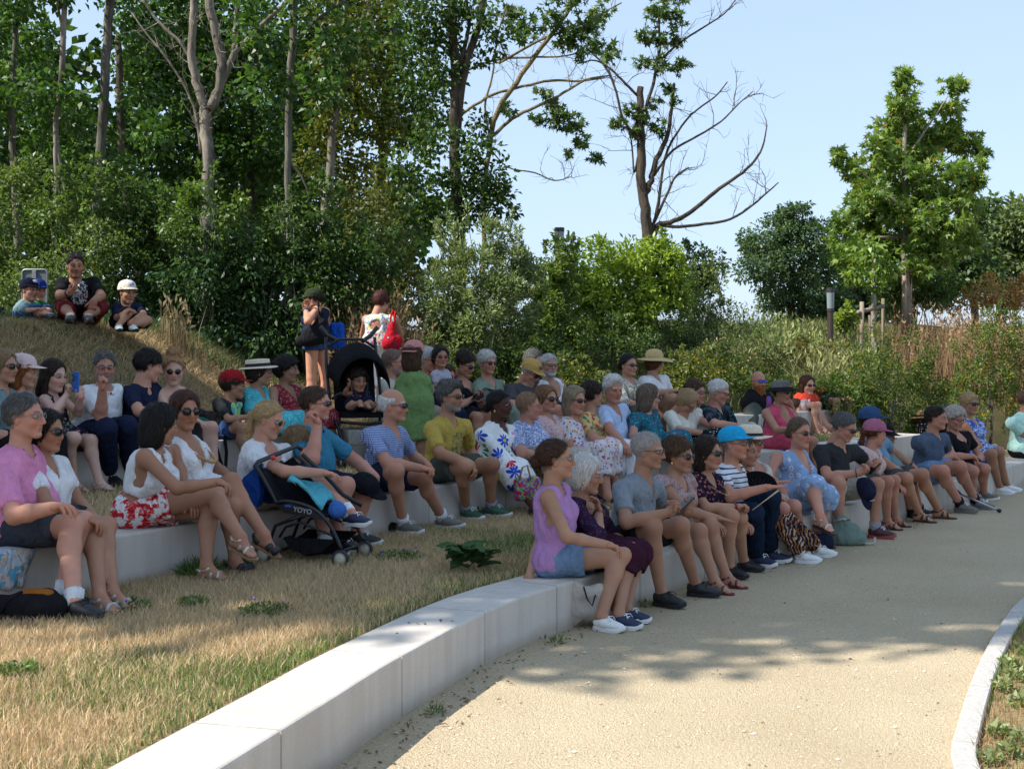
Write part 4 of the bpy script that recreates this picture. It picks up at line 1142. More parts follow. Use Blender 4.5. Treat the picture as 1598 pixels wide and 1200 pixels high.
bench(LINE3, Z2, Z3_, joints_from(LINE3, [1.2], 1.1), 'pale stone bench in the top row at the foot of the grassy mound', 30)
# kerb
M_kerb = simple('kerb_concrete', (.42, .40, .37), .85, .25, var=.14, scale=60, bump=.2)
root = empty('kerb', (K[0][0], K[0][1], 0), 0, label='pale concrete kerb curving between the sand path and the dry verge', cat='kerb')
o = np.array([K[0][0], K[0][1], 0])
kj = np.arange(.05, arclen(KLINE)[-1] - 1, 1.0)
for s0 in kj:
    ss = np.linspace(s0 + .003, s0 + .997, 6); p = at_len(KLINE, ss); q = at_len(KLINE, ss + .02) - p; q /= np.linalg.norm(q, axis=1)[:, None]; nn = np.c_[q[:, 1], -q[:, 0]]
    prof = [(0, -.1), (0, .035), (.006, .042), (.094, .042), (.100, .035), (.100, -.1)]; m = 6
    V = np.stack([np.c_[p + nn * a, np.full(6, b)] for a, b in prof], 1).reshape(-1, 3) - o
    F = [(i * m + k, (i + 1) * m + k, (i + 1) * m + k + 1, i * m + k + 1) for i in range(5) for k in range(m - 1)] + [tuple(range(m)), tuple(5 * m + k for k in range(m))[::-1]]
    b_ = MB(); b_.add(V, F); b_.build('block', M_kerb, root)
vl = offset(KLINE, -.094)
strip('verge', vl, vl + np.array([9., -7]) * np.linspace(.3, 1.5, len(vl))[:, None], .012, M_lawn, 60, 14)
# ------------------------------------------------------------------ clothes
fb = fabric
WHITE = fb('white_cotton', (.72, .72, .73)); OFFW = fb('cream_cotton', (.66, .62, .52)); BLACK = fb('black_cotton', (.014, .014, .016)); NAVY = fb('navy_cotton', (.016, .022, .05))
CHAR = fb('charcoal_cotton', (.035, .036, .038)); GREY = fb('grey_marl', (.21, .24, .27)); DKGREY = fb('dark_grey', (.07, .07, .075)); SLATE = fb('slate_pique', (.075, .105, .155))
PINK = fb('pink_cotton', (.66, .25, .42)); LAV = fb('lavender_linen', (.44, .235, .47)); TEAL = fb('teal_cotton', (.045, .20, .31)); YEL = fb('mustard_cotton', (.44, .31, .07))
DENIM = fb('light_denim', (.12, .185, .28), 'denim'); DENIM2 = fb('dark_denim', (.03, .06, .15), 'denim'); DKJEAN = fb('navy_jean', (.010, .018, .038), 'denim'); KHAKI = fb('khaki_cotton', (.28, .25, .18)); BEIGE = fb('beige_cotton', (.48, .43, .35)); OLIVE = fb('olive_cotton', (.075, .085, .07))
PLUM = fb('plum_linen', (.045, .012, .026)); PLUMP = fb('plum_print', (.032, .014, .035), 'floral', palette=[(.05, .05, .12), (.03, .012, .03), (.08, .03, .07)], scale=60, warp=.02, wf=50)
BLOUSE = fb('rose_grey_print', (.40, .29, .28), 'blotch', palette=[(.30, .15, .14), (.48, .38, .36), (.22, .16, .17)], scale=42, warp=.03)
LEOP = fb('dark_leopard_print', (.022, .014, .03), 'floral', palette=[(.45, .14, .11), (.022, .014, .03), (.36, .10, .09)], scale=38, warp=.02, thr=.36, wf=40)
STRIPE = fb('breton_stripe', (.70, .71, .74), 'stripe', palette=[(.025, .04, .12)], freq=27, duty=.26)
PALM = fb('palm_print', (.016, .016, .03), 'palm', palette=[(.48, .31, .22), (.32, .12, .035)])
LACE = fb('ivory_lace', (.58, .53, .46), 'floral', palette=[(.42, .30, .22), (.6, .56, .5)], scale=70, thr=.3)
BLUEF = fb('sky_blue_floral', (.26, .37, .56), 'daisy', palette=[(.66, .68, .74), (.60, .55, .60)], scale=15, np=2.5, pl=.12, p0=.22, core=.13, corecol=(.42, .16, .2), rand=.5)
DAISY = fb('white_big_daisies', (.75, .75, .74), 'daisy', palette=[(.02, .07, .50), (.55, .02, .05), (.03, .30, .07), (.72, .50, .03), (.70, .33, .50)], scale=6.6, pl=.30, p0=.14, core=.11)
BLUEW = fb('blue_white_paint_print', (.60, .64, .72), 'blotch', palette=[(.05, .10, .38), (.55, .60, .72), (.03, .06, .28)], scale=44, stops=[.47, .55, .63], warp=.04)
ROSEP = fb('rose_pattern', (.62, .46, .44), 'floral', palette=[(.45, .16, .18), (.6, .3, .3)], scale=52, thr=.34, warp=.03)
FLOR = fb('white_meadow_floral', (.68, .62, .62), 'floral', palette=[(.50, .05, .09), (.12, .18, .45), (.66, .42, .06), (.55, .22, .36), (.68, .62, .62)], scale=34, thr=.42, warp=.03, wf=45)
ORANGE = fb('orange_flower_print', (.62, .46, .20), 'floral', palette=[(.62, .14, .03), (.10, .20, .12), (.60, .32, .06), (.45, .10, .06)], scale=19, thr=.47, warp=.04, wf=35)
CHECKB = fb('blue_fine_check', (.40, .47, .64), 'check', palette=[(.06, .10, .30)], freq=62)
LTBLUE = fb('pale_blue_shirt', (.44, .54, .74)); TEALF = fb('teal_flower_dress', (.02, .13, .17), 'floral', palette=[(.25, .08, .25), (.12, .38, .42), (.03, .2, .25)], scale=36, thr=.34, warp=.03)
POLKA = fb('black_polka_dots', (.012, .012, .014), 'dots', palette=[(.6, .6, .58)], scale=34, thr=.21)
PATSH = fb('dark_patchwork_shirt', (.016, .022, .035), 'blotch', palette=[(.05, .13, .11), (.016, .022, .035), (.10, .07, .12)], scale=13, stops=[.50, .56, .62], detail=0)
CORAL = fb('coral_pink_jersey', (.62, .09, .16)); REDDOT = fb('red_dotted', (.62, .05, .025), 'dots', palette=[(.7, .4, .3)], scale=60, thr=.2)
TURQ = fb('turquoise_print', (.06, .42, .48), 'floral', palette=[(.45, .65, .66), (.10, .5, .55)], scale=80, thr=.32, warp=.02); REDP = fb('red_paisley', (.25, .03, .04), 'floral', palette=[(.5, .25, .25), (.10, .02, .04), (.4, .08, .08)], scale=60, thr=.4, warp=.03)
DKFLOR = fb('night_floral', (.02, .02, .045), 'floral', palette=[(.4, .07, .1), (.12, .25, .1), (.5, .35, .3), (.02, .02, .04)], scale=34, thr=.38, warp=.03); GIRLF = fb('lilac_floral', (.45, .30, .42), 'floral', palette=[(.5, .08, .15), (.1, .15, .4), (.6, .5, .3)], scale=55, thr=.42, warp=.03)
GREENC = fb('bottle_green_satin', (.012, .12, .085), rough=.5); GREEND = fb('leaf_green_dress', (.15, .25, .09)); SAGE = fb('sage_linen', (.20, .25, .19)); LEAFB = fb('olive_leaf_print', (.60, .57, .50), 'blotch', palette=[(.17, .14, .08), (.6, .57, .5), (.25, .2, .1)], scale=24, stops=[.5, .58, .66], warp=.05)
TIEDYE = fb('blue_tie_dye', (.05, .10, .40), 'blotch', palette=[(.2, .3, .6), (.6, .65, .75), (.04, .08, .33)], scale=12, stops=[.48, .54, .60], warp=.08); MINT = fb('mint_pique', (.44, .68, .60)); STEEL = fb('steel_blue_tee', (.16, .27, .40)); RED = fb('red_cotton', (.50, .02, .02))
LILACT = fb('lilac_tee', (.42, .40, .48)); GREYBL = fb('grey_green_tee', (.17, .26, .27)); KGREEN = fb('bright_green_tee', (.02, .20, .06)); BRICK = fb('brick_red_cotton', (.16, .022, .028)); SUMMER = fb('pastel_summer_print', (.60, .62, .50), 'floral', palette=[(.14, .35, .55), (.65, .5, .1), (.55, .12, .25), (.3, .5, .55)], scale=32, thr=.45, warp=.04)
CARGO = fb('graphite_cargo', (.045, .052, .068)); BLUSH = fb('blush_tee', (.58, .44, .42)); REDFL = fb('white_red_lilies', (.72, .71, .72), 'blotch', palette=[(.62, .22, .18), (.58, .03, .04), (.35, .01, .03)], scale=22, stops=[.48, .52, .62], warp=.06)
S_W = gmat('shoe_white', (.74, .74, .72), .6); S_B = gmat('shoe_black', (.013, .013, .015), .5); S_N = gmat('shoe_navy', (.02, .03, .075), .7); S_SW = gmat('sole_white', (.68, .68, .65), .7); S_SB = gmat('sole_black', (.016, .016, .017), .8)
S_G = gmat('shoe_grey', (.15, .14, .125), .8); S_BR = gmat('leather_brown', (.10, .05, .025), .5); S_BR2 = gmat('leather_dark_brown', (.05, .03, .02), .55); S_RD = gmat('strap_dark_red', (.13, .012, .02), .5); S_SIL = gmat('strap_silver', (.55, .50, .43), .35, .5, .4); S_TAN = gmat('sole_cork', (.25, .15, .08), .8); S_GR = gmat('shoe_green', (.03, .10, .06), .6); S_RN = gmat('shoe_red_black', (.06, .012, .016), .6); S_RS = gmat('sole_red_grey', (.32, .05, .05), .7)
SOCKW = fb('white_sock', (.72, .72, .72)); SOCKG = fb('grey_sock', (.30, .30, .33)); SOCKB = fb('black_sock', (.02, .02, .02)); GOLD = gmat('gold', (.75, .5, .15), .3, .5, 1)
STRAW = simple('straw', (.50, .36, .17), .8, .2, var=.25, scale=120, bump=.5); STRAWL = simple('straw_pale', (.66, .57, .42), .8, .2, var=.2, scale=120, bump=.5); STRAWB = simple('straw_brown', (.30, .18, .08), .85, .2, var=.25, scale=120, bump=.4)
capm = lambda n, c: fb('cap_' + n, c)
FG, MG, BG = 'people sitting along the lowest bench', 'people sitting along the middle bench', 'people sitting along the top bench'
F_, M_, B_ = dict(row='F', group=FG), dict(row='M', group=MG), dict(row='B', group=BG)
PP = {}
def pp(key, label, **k): PP[key] = person(label, **k); return PP[key]

# ------------------------------------------------------------------ lowest bench, from near to far
pp('lavender', 'teenage girl in lavender sleeveless top, denim shorts and white plimsolls', **F_, hx=868, head=(868, 716), yaw=-25, hyaw=-2, hp=-2, s=.95, sex='f', skin='tan', hair='bun', hc=(.05, .024, .013), gl='round', glm='clear', glf=(.25, .22, .2), top=LAV, topk='sleeveless', bot=DENIM, bl=.46, shoe='low', shoem=S_W, solem=S_W,
   sR=(856, 767), eR=(885, 838), wR=(948, 850), kR=(972, 868), aR=(938, 962), kL=(985, 860), aL=(962, 950), hands=('drape', 'relax'), eL=(842, 850), wL=(826, 898), bust=.8)
pp('plum', 'old woman with white bob and plum tunic resting her chin on her hand', **F_, hx=917, head=(914, 740), yaw=-25, hyaw=-8, hp=6, s=.97, sex='f', skin='tan', hair='bob', hc='white', gl='round', glm='clear', glf=(.4, .3, .3), top=PLUMP, topk='blouse', sl=1.15, neck='scoop', bot=PLUM, botk='skirt', bl=1.3, shoe='low', shoem=S_N, solem=S_SW,
   sR=(893, 782), eR=(932, 836), wR=(935, 799), kR=(985, 868), aR=(965, 958), kL=(998, 862), aL=(976, 950), hands=('relax', 'relax'), hd=((928, 765), None), earr=GOLD)
pp('polo', 'man in grey polo shirt and black shorts holding a dark phone in both hands', **F_, hx=975, head=(1011, 703), yaw=-30, hyaw=-24, hp=4, s=1.02, sex='m', skin='tan', hair='crop', hc='silver', gl='rect', glm='clear', top=GREY, topk='polo', neck='v', sl=.72, bot=BLACK, bl=.72, shoe='sneaker', shoem=S_B, solem=S_SB, lace=0,
   sR=(970, 756), sL=(1022, 752), eR=(977, 815), wR=(1042, 800), eL=(1031, 788), wL=(1072, 797), kR=(1020, 823), aR=(1032, 925), kL=(1063, 820), aL=(1085, 910), hands=('grip', 'grip'), hd=((1066, 786), (1078, 782)))
pp('rose', 'woman with short brown hair and sunglasses in a rose-grey patterned blouse, hand open', **F_, hx=1046, head=(1060, 711), yaw=-33, hyaw=-40, hp=3, s=.97, sex='f', skin='tan', hair='pixie', hc=(.075, .038, .018), gl='round', glm='dark', top=BLOUSE, topk='blouse', sl=.25, neck='v', bot=BEIGE, bl=.6, shoe='sandal', shoem=S_RD, solem=S_RD,
   sR=(1031, 746), sL=(1073, 743), eR=(1070, 797), wR=(1118, 808), kR=(1092, 829), aR=(1115, 906), kL=(1110, 822), aL=(1133, 898), hands=('flat', 'relax'), hd=((1142, 812), None), earr=GOLD)
pp('leopard', 'dark-haired woman with sunglasses in a dark leopard-print blouse holding a wooden stick fan', **F_, hx=1092, head=(1105, 706), yaw=-33, hyaw=-35, hp=3, s=.97, sex='f', skin='tan', hair='longbob', hc='dark', gl='sun', glm='dark', top=LEOP, topk='blouse', sl=.7, neck='v', bot=WHITE, bl=.62, shoe='low', shoem=S_B, solem=S_SB, lace=0,
   sR=(1078, 748), sL=(1117, 744), eR=(1102, 793), wR=(1150, 791), kR=(1142, 806), aR=(1138, 884), kL=(1155, 808), aL=(1160, 874), hands=('grip', 'relax'), hd=((1182, 783), None), lips=(.45, .06, .08))
pp('bluecap', 'smiling man in bright blue cap, striped breton tee and dark jeans', **F_, hx=1140, head=(1146, 692), yaw=-32, hyaw=-34, hp=-2, s=1.0, sex='m', skin='red', hair='crop', hc='grey', hat='cap', hatm=capm('azure', (.02, .35, .62)), gl='rect', glm='clear', glf=(.06, .04, .03), top=STRIPE, topk='tee', sl=.62, bot=DKJEAN, bl=1.93, shoe='low', shoem=S_N, solem=S_SW, sock=SOCKB,
   sR=(1127, 738), sL=(1152, 734), eR=(1139, 775), wR=(1196, 761), eL=(1166, 762), wL=(1204, 755), kR=(1177, 800), aR=(1180, 866), kL=(1203, 776), aL=(1200, 860), hands=('flat', 'flat'), hd=((1226, 757), (1226, 750)))
pp('fan', 'person in black tank top and palm-print trousers with white trainers', **F_, hx=1172, head=(1161, 704), yaw=-28, hyaw=-30, s=.95, sex='f', skin='tan', hair='bob', hc='brown', top=BLACK, topk='tank', neck='tank', bot=PALM, bl=1.92, shoe='sneaker', shoem=S_W, solem=S_W, sock=SOCKW, lod=1,
   sR=(1158, 736), eR=(1164, 772), wR=(1190, 760), kR=(1216, 815), kL=(1228, 812), aR=(1250, 862), aL=(1275, 853), hands=('grip', 'relax'), air=(False, False), fyaw=(-15, -5))
pp('lace', 'woman in pale straw hat and ivory lace top, hands on her knee', **F_, hx=1190, head=(1172, 689), yaw=-33, hyaw=-42, hp=5, s=.95, sex='f', skin='red', hair='longbob', hc='dkblonde', hat='band', hatm=STRAWL, gl='round', glm='clear', top=LACE, topk='sleeveless', neck='scoop', bot=BEIGE, bl=.55, shoe='ballet', shoem=S_BR, solem=S_BR2, lod=1,
   sR=(1163, 727), sL=(1190, 725), eR=(1180, 770), wR=(1216, 775), kR=(1222, 794), kL=(1240, 790), aR=(1246, 845), aL=(1256, 842), hands=('drape', 'drape'), hd=((1236, 787), None), wL=(1224, 782))
pp('skyblue', 'woman in sleeveless sky-blue flowered dress with round sunglasses, one foot raised', **F_, hx=1236, head=(1248, 675), yaw=-38, hyaw=-55, hp=2, s=1.0, sex='f', skin='red', hair='bun', hc=(.11, .075, .045), gl='round', glm='dark', glf=(.12, .09, .06), top=BLUEF, topk='sdress', neck='deepv', skirt=1.16, shoe='sandal', shoem=S_SIL, solem=S_BR2, lod=1,
   sR=(1212, 708), sL=(1251, 704), eR=(1200, 742), wR=(1206, 775), eL=(1262, 738), wL=(1289, 760), kR=(1272, 760), aR=(1281, 808), kL=(1291, 775), aL=(1275, 838), air=(True, False), fp=(15, 0), hands=('relax', 'flat'), hd=(None, (1306, 771)))
pp('phone', 'man with sunglasses in charcoal tee and beige shorts looking down at his phone', **F_, hx=1294, head=(1318, 666), yaw=-33, hyaw=-36, hp=22, s=1.03, sex='m', skin='red', hair='short', hc='dkgrey', gl='wrap', glm='dark', top=CHAR, topk='tee', sl=.7, bot=BEIGE, bl=.74, shoe='sneaker', shoem=S_RN, solem=S_RS, sock=SOCKG, lod=1,
   sR=(1280, 698), sL=(1334, 698), eR=(1291, 744), wR=(1340, 738), eL=(1352, 722), wL=(1366, 732), kR=(1310, 755), aR=(1312, 830), kL=(1370, 756), aL=(1365, 824), hands=('grip', 'grip'), hd=((1355, 731), (1370, 722)))
pp('pinkcap', 'woman in dusty pink cap with brown ponytail and blush tee, cheek in her hand', **F_, hx=1347, head=(1366, 676), yaw=-30, hyaw=12, hp=10, s=.96, sex='f', skin='red', hair='pony', hc='auburn', hat='cap', hatm=capm('dusty_pink', (.38, .13, .20)), top=BLUSH, topk='tee', sl=.55, bot=OLIVE, bl=.5, shoe='sandal', shoem=S_BR, solem=S_BR2, lod=1,
   sR=(1345, 700), eR=(1360, 730), wR=(1366, 704), kR=(1386, 752), kL=(1396, 750), aR=(1384, 812), aL=(1396, 808), hands=('relax', 'relax'), hd=((1367, 688), None))
pp('steel', 'man in blue cap, steel-blue tee and brown sandals, hands on his knees', **F_, hx=1378, head=(1359, 656), yaw=-30, hyaw=15, hp=5, s=1.02, sex='m', skin='tan', hair='short', hc='dark', hat='cap', hatm=capm('denim_blue', (.035, .075, .17)), top=STEEL, topk='tee', sl=.6, bot=DKGREY, bl=.72, shoe='sandal', shoem=S_BR2, solem=S_BR2, lod=1, lean=.05,
   sR=(1350, 690), sL=(1378, 684), eR=(1392, 731), wR=(1412, 740), eL=(1390, 703), wL=(1424, 727), kR=(1415, 746), aR=(1434, 800), kL=(1440, 740), aL=(1464, 794), hands=('drape', 'drape'))
pp('glassesboy', 'boy in black cap and glasses half hidden behind the woman in dusty pink cap', **F_, hx=1402, head=(1381, 682), yaw=-32, hyaw=-45, hp=8, s=.85, sex='c', skin='red', hair='short', hc='dark', hat='cap', hatm=BLACK, gl='rect', glm='clear', top=GREYBL, topk='tee', bot=NAVY, bl=.8, shoe='low', shoem=S_B, solem=S_SW, sock=SOCKB, lod=1, lean=.0, kR=(1418, 758), kL=(1426, 755), aR=(1422, 800), aL=(1436, 790))
pp('brownhat', 'person in brown straw hat hidden behind the man in the slate polo', **M_, hx=1444, head=(1446, 655), yaw=-33, hyaw=-30, s=.95, sex='f', skin='tan', hair='bob', hc='dark', hat='band', hatm=STRAWB, top=POLKA, topk='tee', bot=POLKA, bl=1.8, shoe='ballet', shoem=S_B, solem=S_SB, lod=2, lean=.05)
pp('slate', 'man in slate polo and denim shorts, sunglasses pushed up in his dark hair', **F_, hx=1444, head=(1461, 652), yaw=-33, hyaw=-30, hp=4, s=1.05, sex='m', w=1.1, skin='red', hair='short', hc='dark', gl='sun', glm='dark', glup=True, top=SLATE, topk='polo', neck='v', sl=.66, bot=DENIM, bl=.62, shoe='low', shoem=S_G, solem=S_G, sock=SOCKB, lod=1,
   sR=(1432, 684), sL=(1472, 680), eR=(1458, 718), wR=(1486, 712), eL=(1478, 708), wL=(1470, 722), kR=(1472, 735), aR=(1498, 786), kL=(1499, 728), aL=(1522, 781), hands=('drape', 'drape'), hd=((1508, 722), None))
pp('curly', 'woman with curly grey hair and round glasses in a black top, grey canvas shoes', **F_, hx=1494, head=(1491, 653), yaw=-35, hyaw=-62, hp=10, s=1.0, sex='f', w=1.12, skin='red', hair='curly', hc=(.40, .35, .30), gl='round', glm='clear', top=BLACK, topk='tee', sl=.55, neck='scoop', bot=BLACK, bl=.62, shoe='sneaker', shoem=S_G, solem=S_SW, lod=1,
   sR=(1474, 678), sL=(1509, 676), eR=(1486, 712), wR=(1519, 712), kR=(1519, 735), aR=(1518, 772), kL=(1537, 732), aL=(1535, 768), hands=('drape', 'drape'), hd=((1530, 722), None), wL=(1520, 722))
pp('blonde', 'blonde woman with dark sunglasses in a blue tie-dye dress with pink straps, white trainers', **F_, hx=1529, head=(1513, 630), yaw=-25, hyaw=-62, hp=0, s=1.0, sex='f', skin='tan', hair='pixie', hc='blonde', gl='sun', glm='dark', top=TIEDYE, topk='sdress', neck='deepv', skirt=.75, shoe='sneaker', shoem=S_W, solem=S_W, lod=1,
   sR=(1506, 660), sL=(1528, 658), eL=(1534, 696), wL=(1553, 698), kR=(1548, 708), kL=(1560, 705), aR=(1560, 758), aL=(1571, 752), hands=('drape', 'drape'), hd=(None, (1562, 706)), wR=(1540, 706))
pp('mint', 'man in mint-green polo and black trousers turning away at the far end of the bench', **F_, hx=1592, head=(1602, 624), yaw=-10, hyaw=10, s=1.04, sex='m', w=1.1, skin='tan', hair='crop', hc='dark', top=MINT, topk='polo', neck='crew', sl=.65, bot=BLACK, bl=1.9, shoe='low', shoem=S_B, solem=S_SB, lod=1, sR=(1577, 655), eR=(1602, 682))

# ------------------------------------------------------------------ middle bench, from near to far
pp('pink', 'grey-haired man with thin glasses in bright pink tee and graphite cargo shorts', **M_, hx=28, head=(38, 650), yaw=-18, hyaw=-9, hp=-2, s=1.04, sex='m', w=1.12, belly=.3, skin='red', hair='short', hc='dkgrey', gl='rect', glm='clear', glf=(.2, .2, .2), top=PINK, topk='tee', sl=.80, bot=CARGO, bl=.80, shoe='sneaker', shoem=S_B, solem=S_SB, sock=SOCKW, lace=0,
   sR=(8, 735), eR=(22, 805), wR=(84, 792), kR=(112, 822), aR=(116, 938), kL=(128, 815), aL=(98, 925), hands=('drape', 'drape'), sL=(42, 722))
pp('whitetee', 'woman with black hair and sunglasses in white tee beside the man in pink', **M_, hx=72, head=(72, 672), yaw=-18, hyaw=-14, hp=4, s=.97, sex='f', skin='tan', hair='bob', hc='black', gl='sun', glm='dark', top=WHITE, topk='tee', sl=.6, neck='v', bot=CHAR, bl=.5, shoe='sandal', shoem=gmat('strap_pale', (.42, .45, .44), .7), solem=S_G,
   sR=(52, 728), eR=(74, 788), wR=(140, 810), kR=(150, 826), aR=(156, 932), kL=(166, 822), aL=(176, 926), hands=('drape', 'drape'), hd=((158, 818), None), wL=(146, 806))
pp('lilies', 'dark-haired woman in white sleeveless blouse and shorts printed with red lilies', **M_, hx=218, head=(250, 662), yaw=-18, hyaw=35, hp=8, s=1.0, sex='f', skin='tan', hair='longbob', hc='black', hem=.13, top=WHITE, topk='sleeveless', bot=REDFL, bl=.46, shoe='sandal', shoem=S_SIL, solem=S_TAN,
   sR=(226, 704), eR=(276, 762), wR=(340, 752), kR=(337, 772), aR=(375, 838), kL=(330, 796), aL=(322, 884), air=(True, False), fp=(20, 0), hands=('drape', 'drape'), hd=((354, 756), None), sL=(256, 700))
pp('beads', 'auburn-haired woman with big sunglasses, wooden bead necklace and white summer dress', **M_, hx=296, head=(289, 640), yaw=-22, hyaw=-52, hp=4, s=1.0, sex='f', skin='tan', hair='bob', hc=(.065, .026, .014), gl='big', glm='brown', top=WHITE, topk='sdress', neck='deepv', skirt=.62, shoe='espadrille', shoem=S_B, solem=S_TAN,
   sL=(313, 692), sR=(272, 700), eL=(335, 728), wL=(366, 750), kL=(362, 752), aL=(412, 834), kR=(362, 792), aR=(366, 872), air=(False, True), fp=(0, 25), hands=('drape', 'drape'), hd=(None, (374, 764)))
pp('blondetee', 'blonde woman with ponytail and aviator sunglasses in white tee behind the folded-seat stroller', **M_, hx=402, head=(420, 654), yaw=-18, hyaw=-14, hp=16, s=1.0, sex='f', w=1.1, skin='red', hair='pony', hc='blonde', gl='big', glm='brown', glf=(.5, .4, .25), top=WHITE, topk='tee', sl=.55, neck='scoop', bot=BEIGE, bl=.5, shoe='sneaker', shoem=S_N, solem=S_SW, sock=SOCKW,
   sR=(396, 708), sL=(443, 698), eR=(444, 736), wR=(504, 738), eL=(470, 722), wL=(508, 748), kR=(494, 750), aR=(546, 800), kL=(500, 770), aL=(508, 850), air=(True, False), fp=(0, 0), hands=('relax', 'drape'), hd=(None, (532, 757)))
pp('blondboy', 'blond boy looking down, squeezed between the woman in white tee and the man in teal', **M_, hx=452, head=(463, 693), yaw=-22, hyaw=-22, hp=34, s=.68, sex='c', skin='fair', hair='boy', hc='dkblonde', top=NAVY, topk='tee', bot=CHAR, bl=.7, shoe='low', shoem=S_B, solem=S_SB, lod=0)
pp('teal', 'man in teal tee with wraparound sunglasses, one hand at his ear', **M_, hx=490, head=(493, 630), yaw=-15, hyaw=-8, hp=0, s=1.06, sex='m', w=1.1, skin='red', hair='short', hc='brown', gl='wrap', glm='dark', top=TEAL, topk='tee', sl=.68, bot=NAVY, bl=.72, shoe='low', shoem=S_B, solem=S_SW,
   sR=(455, 682), sL=(508, 676), eR=(488, 716), wR=(495, 662), eL=(556, 720), wL=(586, 745), kR=(540, 758), aR=(528, 842), kL=(572, 768), aL=(556, 832), hands=('grip', 'drape'), hd=((492, 645), (588, 765)))
pp('check', 'balding white-haired man with dark sunglasses in blue check shirt', **M_, hx=592, head=(614, 633), yaw=-20, hyaw=-14, hp=0, s=1.02, sex='m', skin='red', hair='fringe', hc='white', gl='sun', glm='dark', top=CHECKB, topk='shirt', neck='v', sl=.75, bot=NAVY, bl=.74, shoe='low', shoem=S_G, solem=S_SW, sock=SOCKW,
   sR=(577, 672), sL=(622, 670), eR=(603, 721), wR=(658, 731), eL=(645, 712), wL=(666, 724), kR=(619, 735), aR=(629, 815), kL=(662, 745), aL=(690, 807), hands=('grip', 'grip'), hd=((682, 734), (682, 738)))
pp('mustard', 'man with grey curls, goatee and tinted glasses in mustard tee', **M_, hx=688, head=(703, 619), yaw=-28, hyaw=-32, hp=0, s=1.04, sex='m', skin='olive', hair='quiff', hc='dkgrey', beard='grey', bw=.75, gl='rect', glm='brown', top=fb('mustard_tee_print', (.44, .31, .07), print_=(.60, .11, .10, (.16, .14, .07), (.44, .31, .07), 60)), topk='tee', sl=.82, bot=OLIVE, bl=.70, shoe='sneaker', shoem=S_GR, solem=S_SW, sock=SOCKG,
   sR=(673, 662), sL=(725, 658), eR=(687, 708), wR=(735, 724), eL=(733, 702), wL=(746, 726), kR=(726, 728), aR=(727, 794), kL=(769, 725), aL=(766, 790), hands=('drape', 'drape'), hd=((744, 738), (748, 740)))
pp('daisies', 'woman with red glasses in white dress covered in big coloured daisies', **M_, hx=769, head=(780, 632), yaw=-22, hyaw=-28, hp=0, s=1.0, sex='f', w=1.08, skin='dark', hair='afro', hc='black', gl='round', glm='clear', glf=(.14, .02, .04), top=DAISY, topk='dress', sl=1.08, neck='v', skirt=1.35, shoe='sandal', shoem=S_B, solem=S_SB, earr=GOLD,
   sR=(753, 672), sL=(797, 668), eR=(784, 712), wR=(814, 744), kR=(800, 738), aR=(835, 792), kL=(812, 735), aL=(846, 788), hands=('grip', 'relax'))
pp('orangeglasses', 'stout man with bright orange glasses in blue and white print shirt', **M_, hx=820, head=(825, 634), yaw=-25, hyaw=4, hp=0, s=1.05, sex='m', w=1.2, belly=.6, skin='red', hair='crop', hc='dkblonde', gl='rect', glm='clear', glf=(.62, .10, .02), top=BLUEW, topk='shirt', neck='crew', sl=.8, bot=KHAKI, bl=1.8, shoe='low', shoem=S_BR, solem=S_BR2, lod=1, sR=(800, 668), eR=(815, 707), wR=(846, 716), kR=(858, 715), kL=(872, 712))
pp('rosewoman', 'woman with brown bob and tinted glasses in rose patterned shirt', **M_, hx=862, head=(853, 622), yaw=-33, hyaw=-46, hp=2, s=.98, sex='f', skin='red', hair='bob', hc=(.17, .085, .04), gl='big', glm='brown', top=ROSEP, topk='shirt', neck='v', sl=.8, bot=BEIGE, bl=1.5, shoe='ballet', shoem=S_B, solem=S_SB, lod=1, lean=.0)
pp('meadow', 'woman with grey-blonde hair and sunglasses in long white dress with small flowers', **M_, hx=897, head=(897, 624), yaw=-28, hyaw=-46, hp=4, s=1.0, sex='f', w=1.05, skin='red', hair='longbob', hc=(.26, .20, .13), gl='sun', glm='brown', top=FLOR, topk='dress', sl=.5, neck='v', skirt=1.6, shoe='ballet', shoem=S_B, solem=S_SB, lod=1, sR=(880, 660), sL=(914, 655), kR=(942, 704), kL=(955, 700), aR=(948, 772), aL=(962, 768), wR=(930, 690))
pp('orangeblouse', 'dark-haired woman in orange flower-print blouse and white trousers, face turned away', **M_, hx=928, head=(925, 616), yaw=-25, hyaw=25, hp=4, s=.98, sex='f', w=1.08, skin='tan', hair='pixie', hc='dark', top=ORANGE, topk='shirt', neck='crew', sl=.7, bot=WHITE, bl=1.85, shoe='ballet', shoem=S_BR, solem=S_BR2, lod=1, sR=(911, 650), sL=(940, 646), eR=(926, 684), wR=(966, 696), kR=(960, 702), kL=(975, 698), aR=(970, 762), aL=(985, 758), hands=('drape', 'drape'))
pp('paleblue', 'white-haired man in pale blue shirt and white trousers, hands between his knees', **M_, hx=957, head=(957, 608), yaw=-38, hyaw=-66, hp=4, s=1.02, sex='m', skin='red', hair='quiff', hc='white', top=LTBLUE, topk='shirt', neck='v', sl=.75, bot=WHITE, bl=1.85, shoe='low', shoem=S_BR, solem=S_BR2, lod=1, sR=(940, 636), sL=(972, 634), eR=(952, 672), wR=(974, 694), eL=(984, 670), wL=(984, 692), kR=(982, 702), kL=(998, 696), hands=('drape', 'drape'))
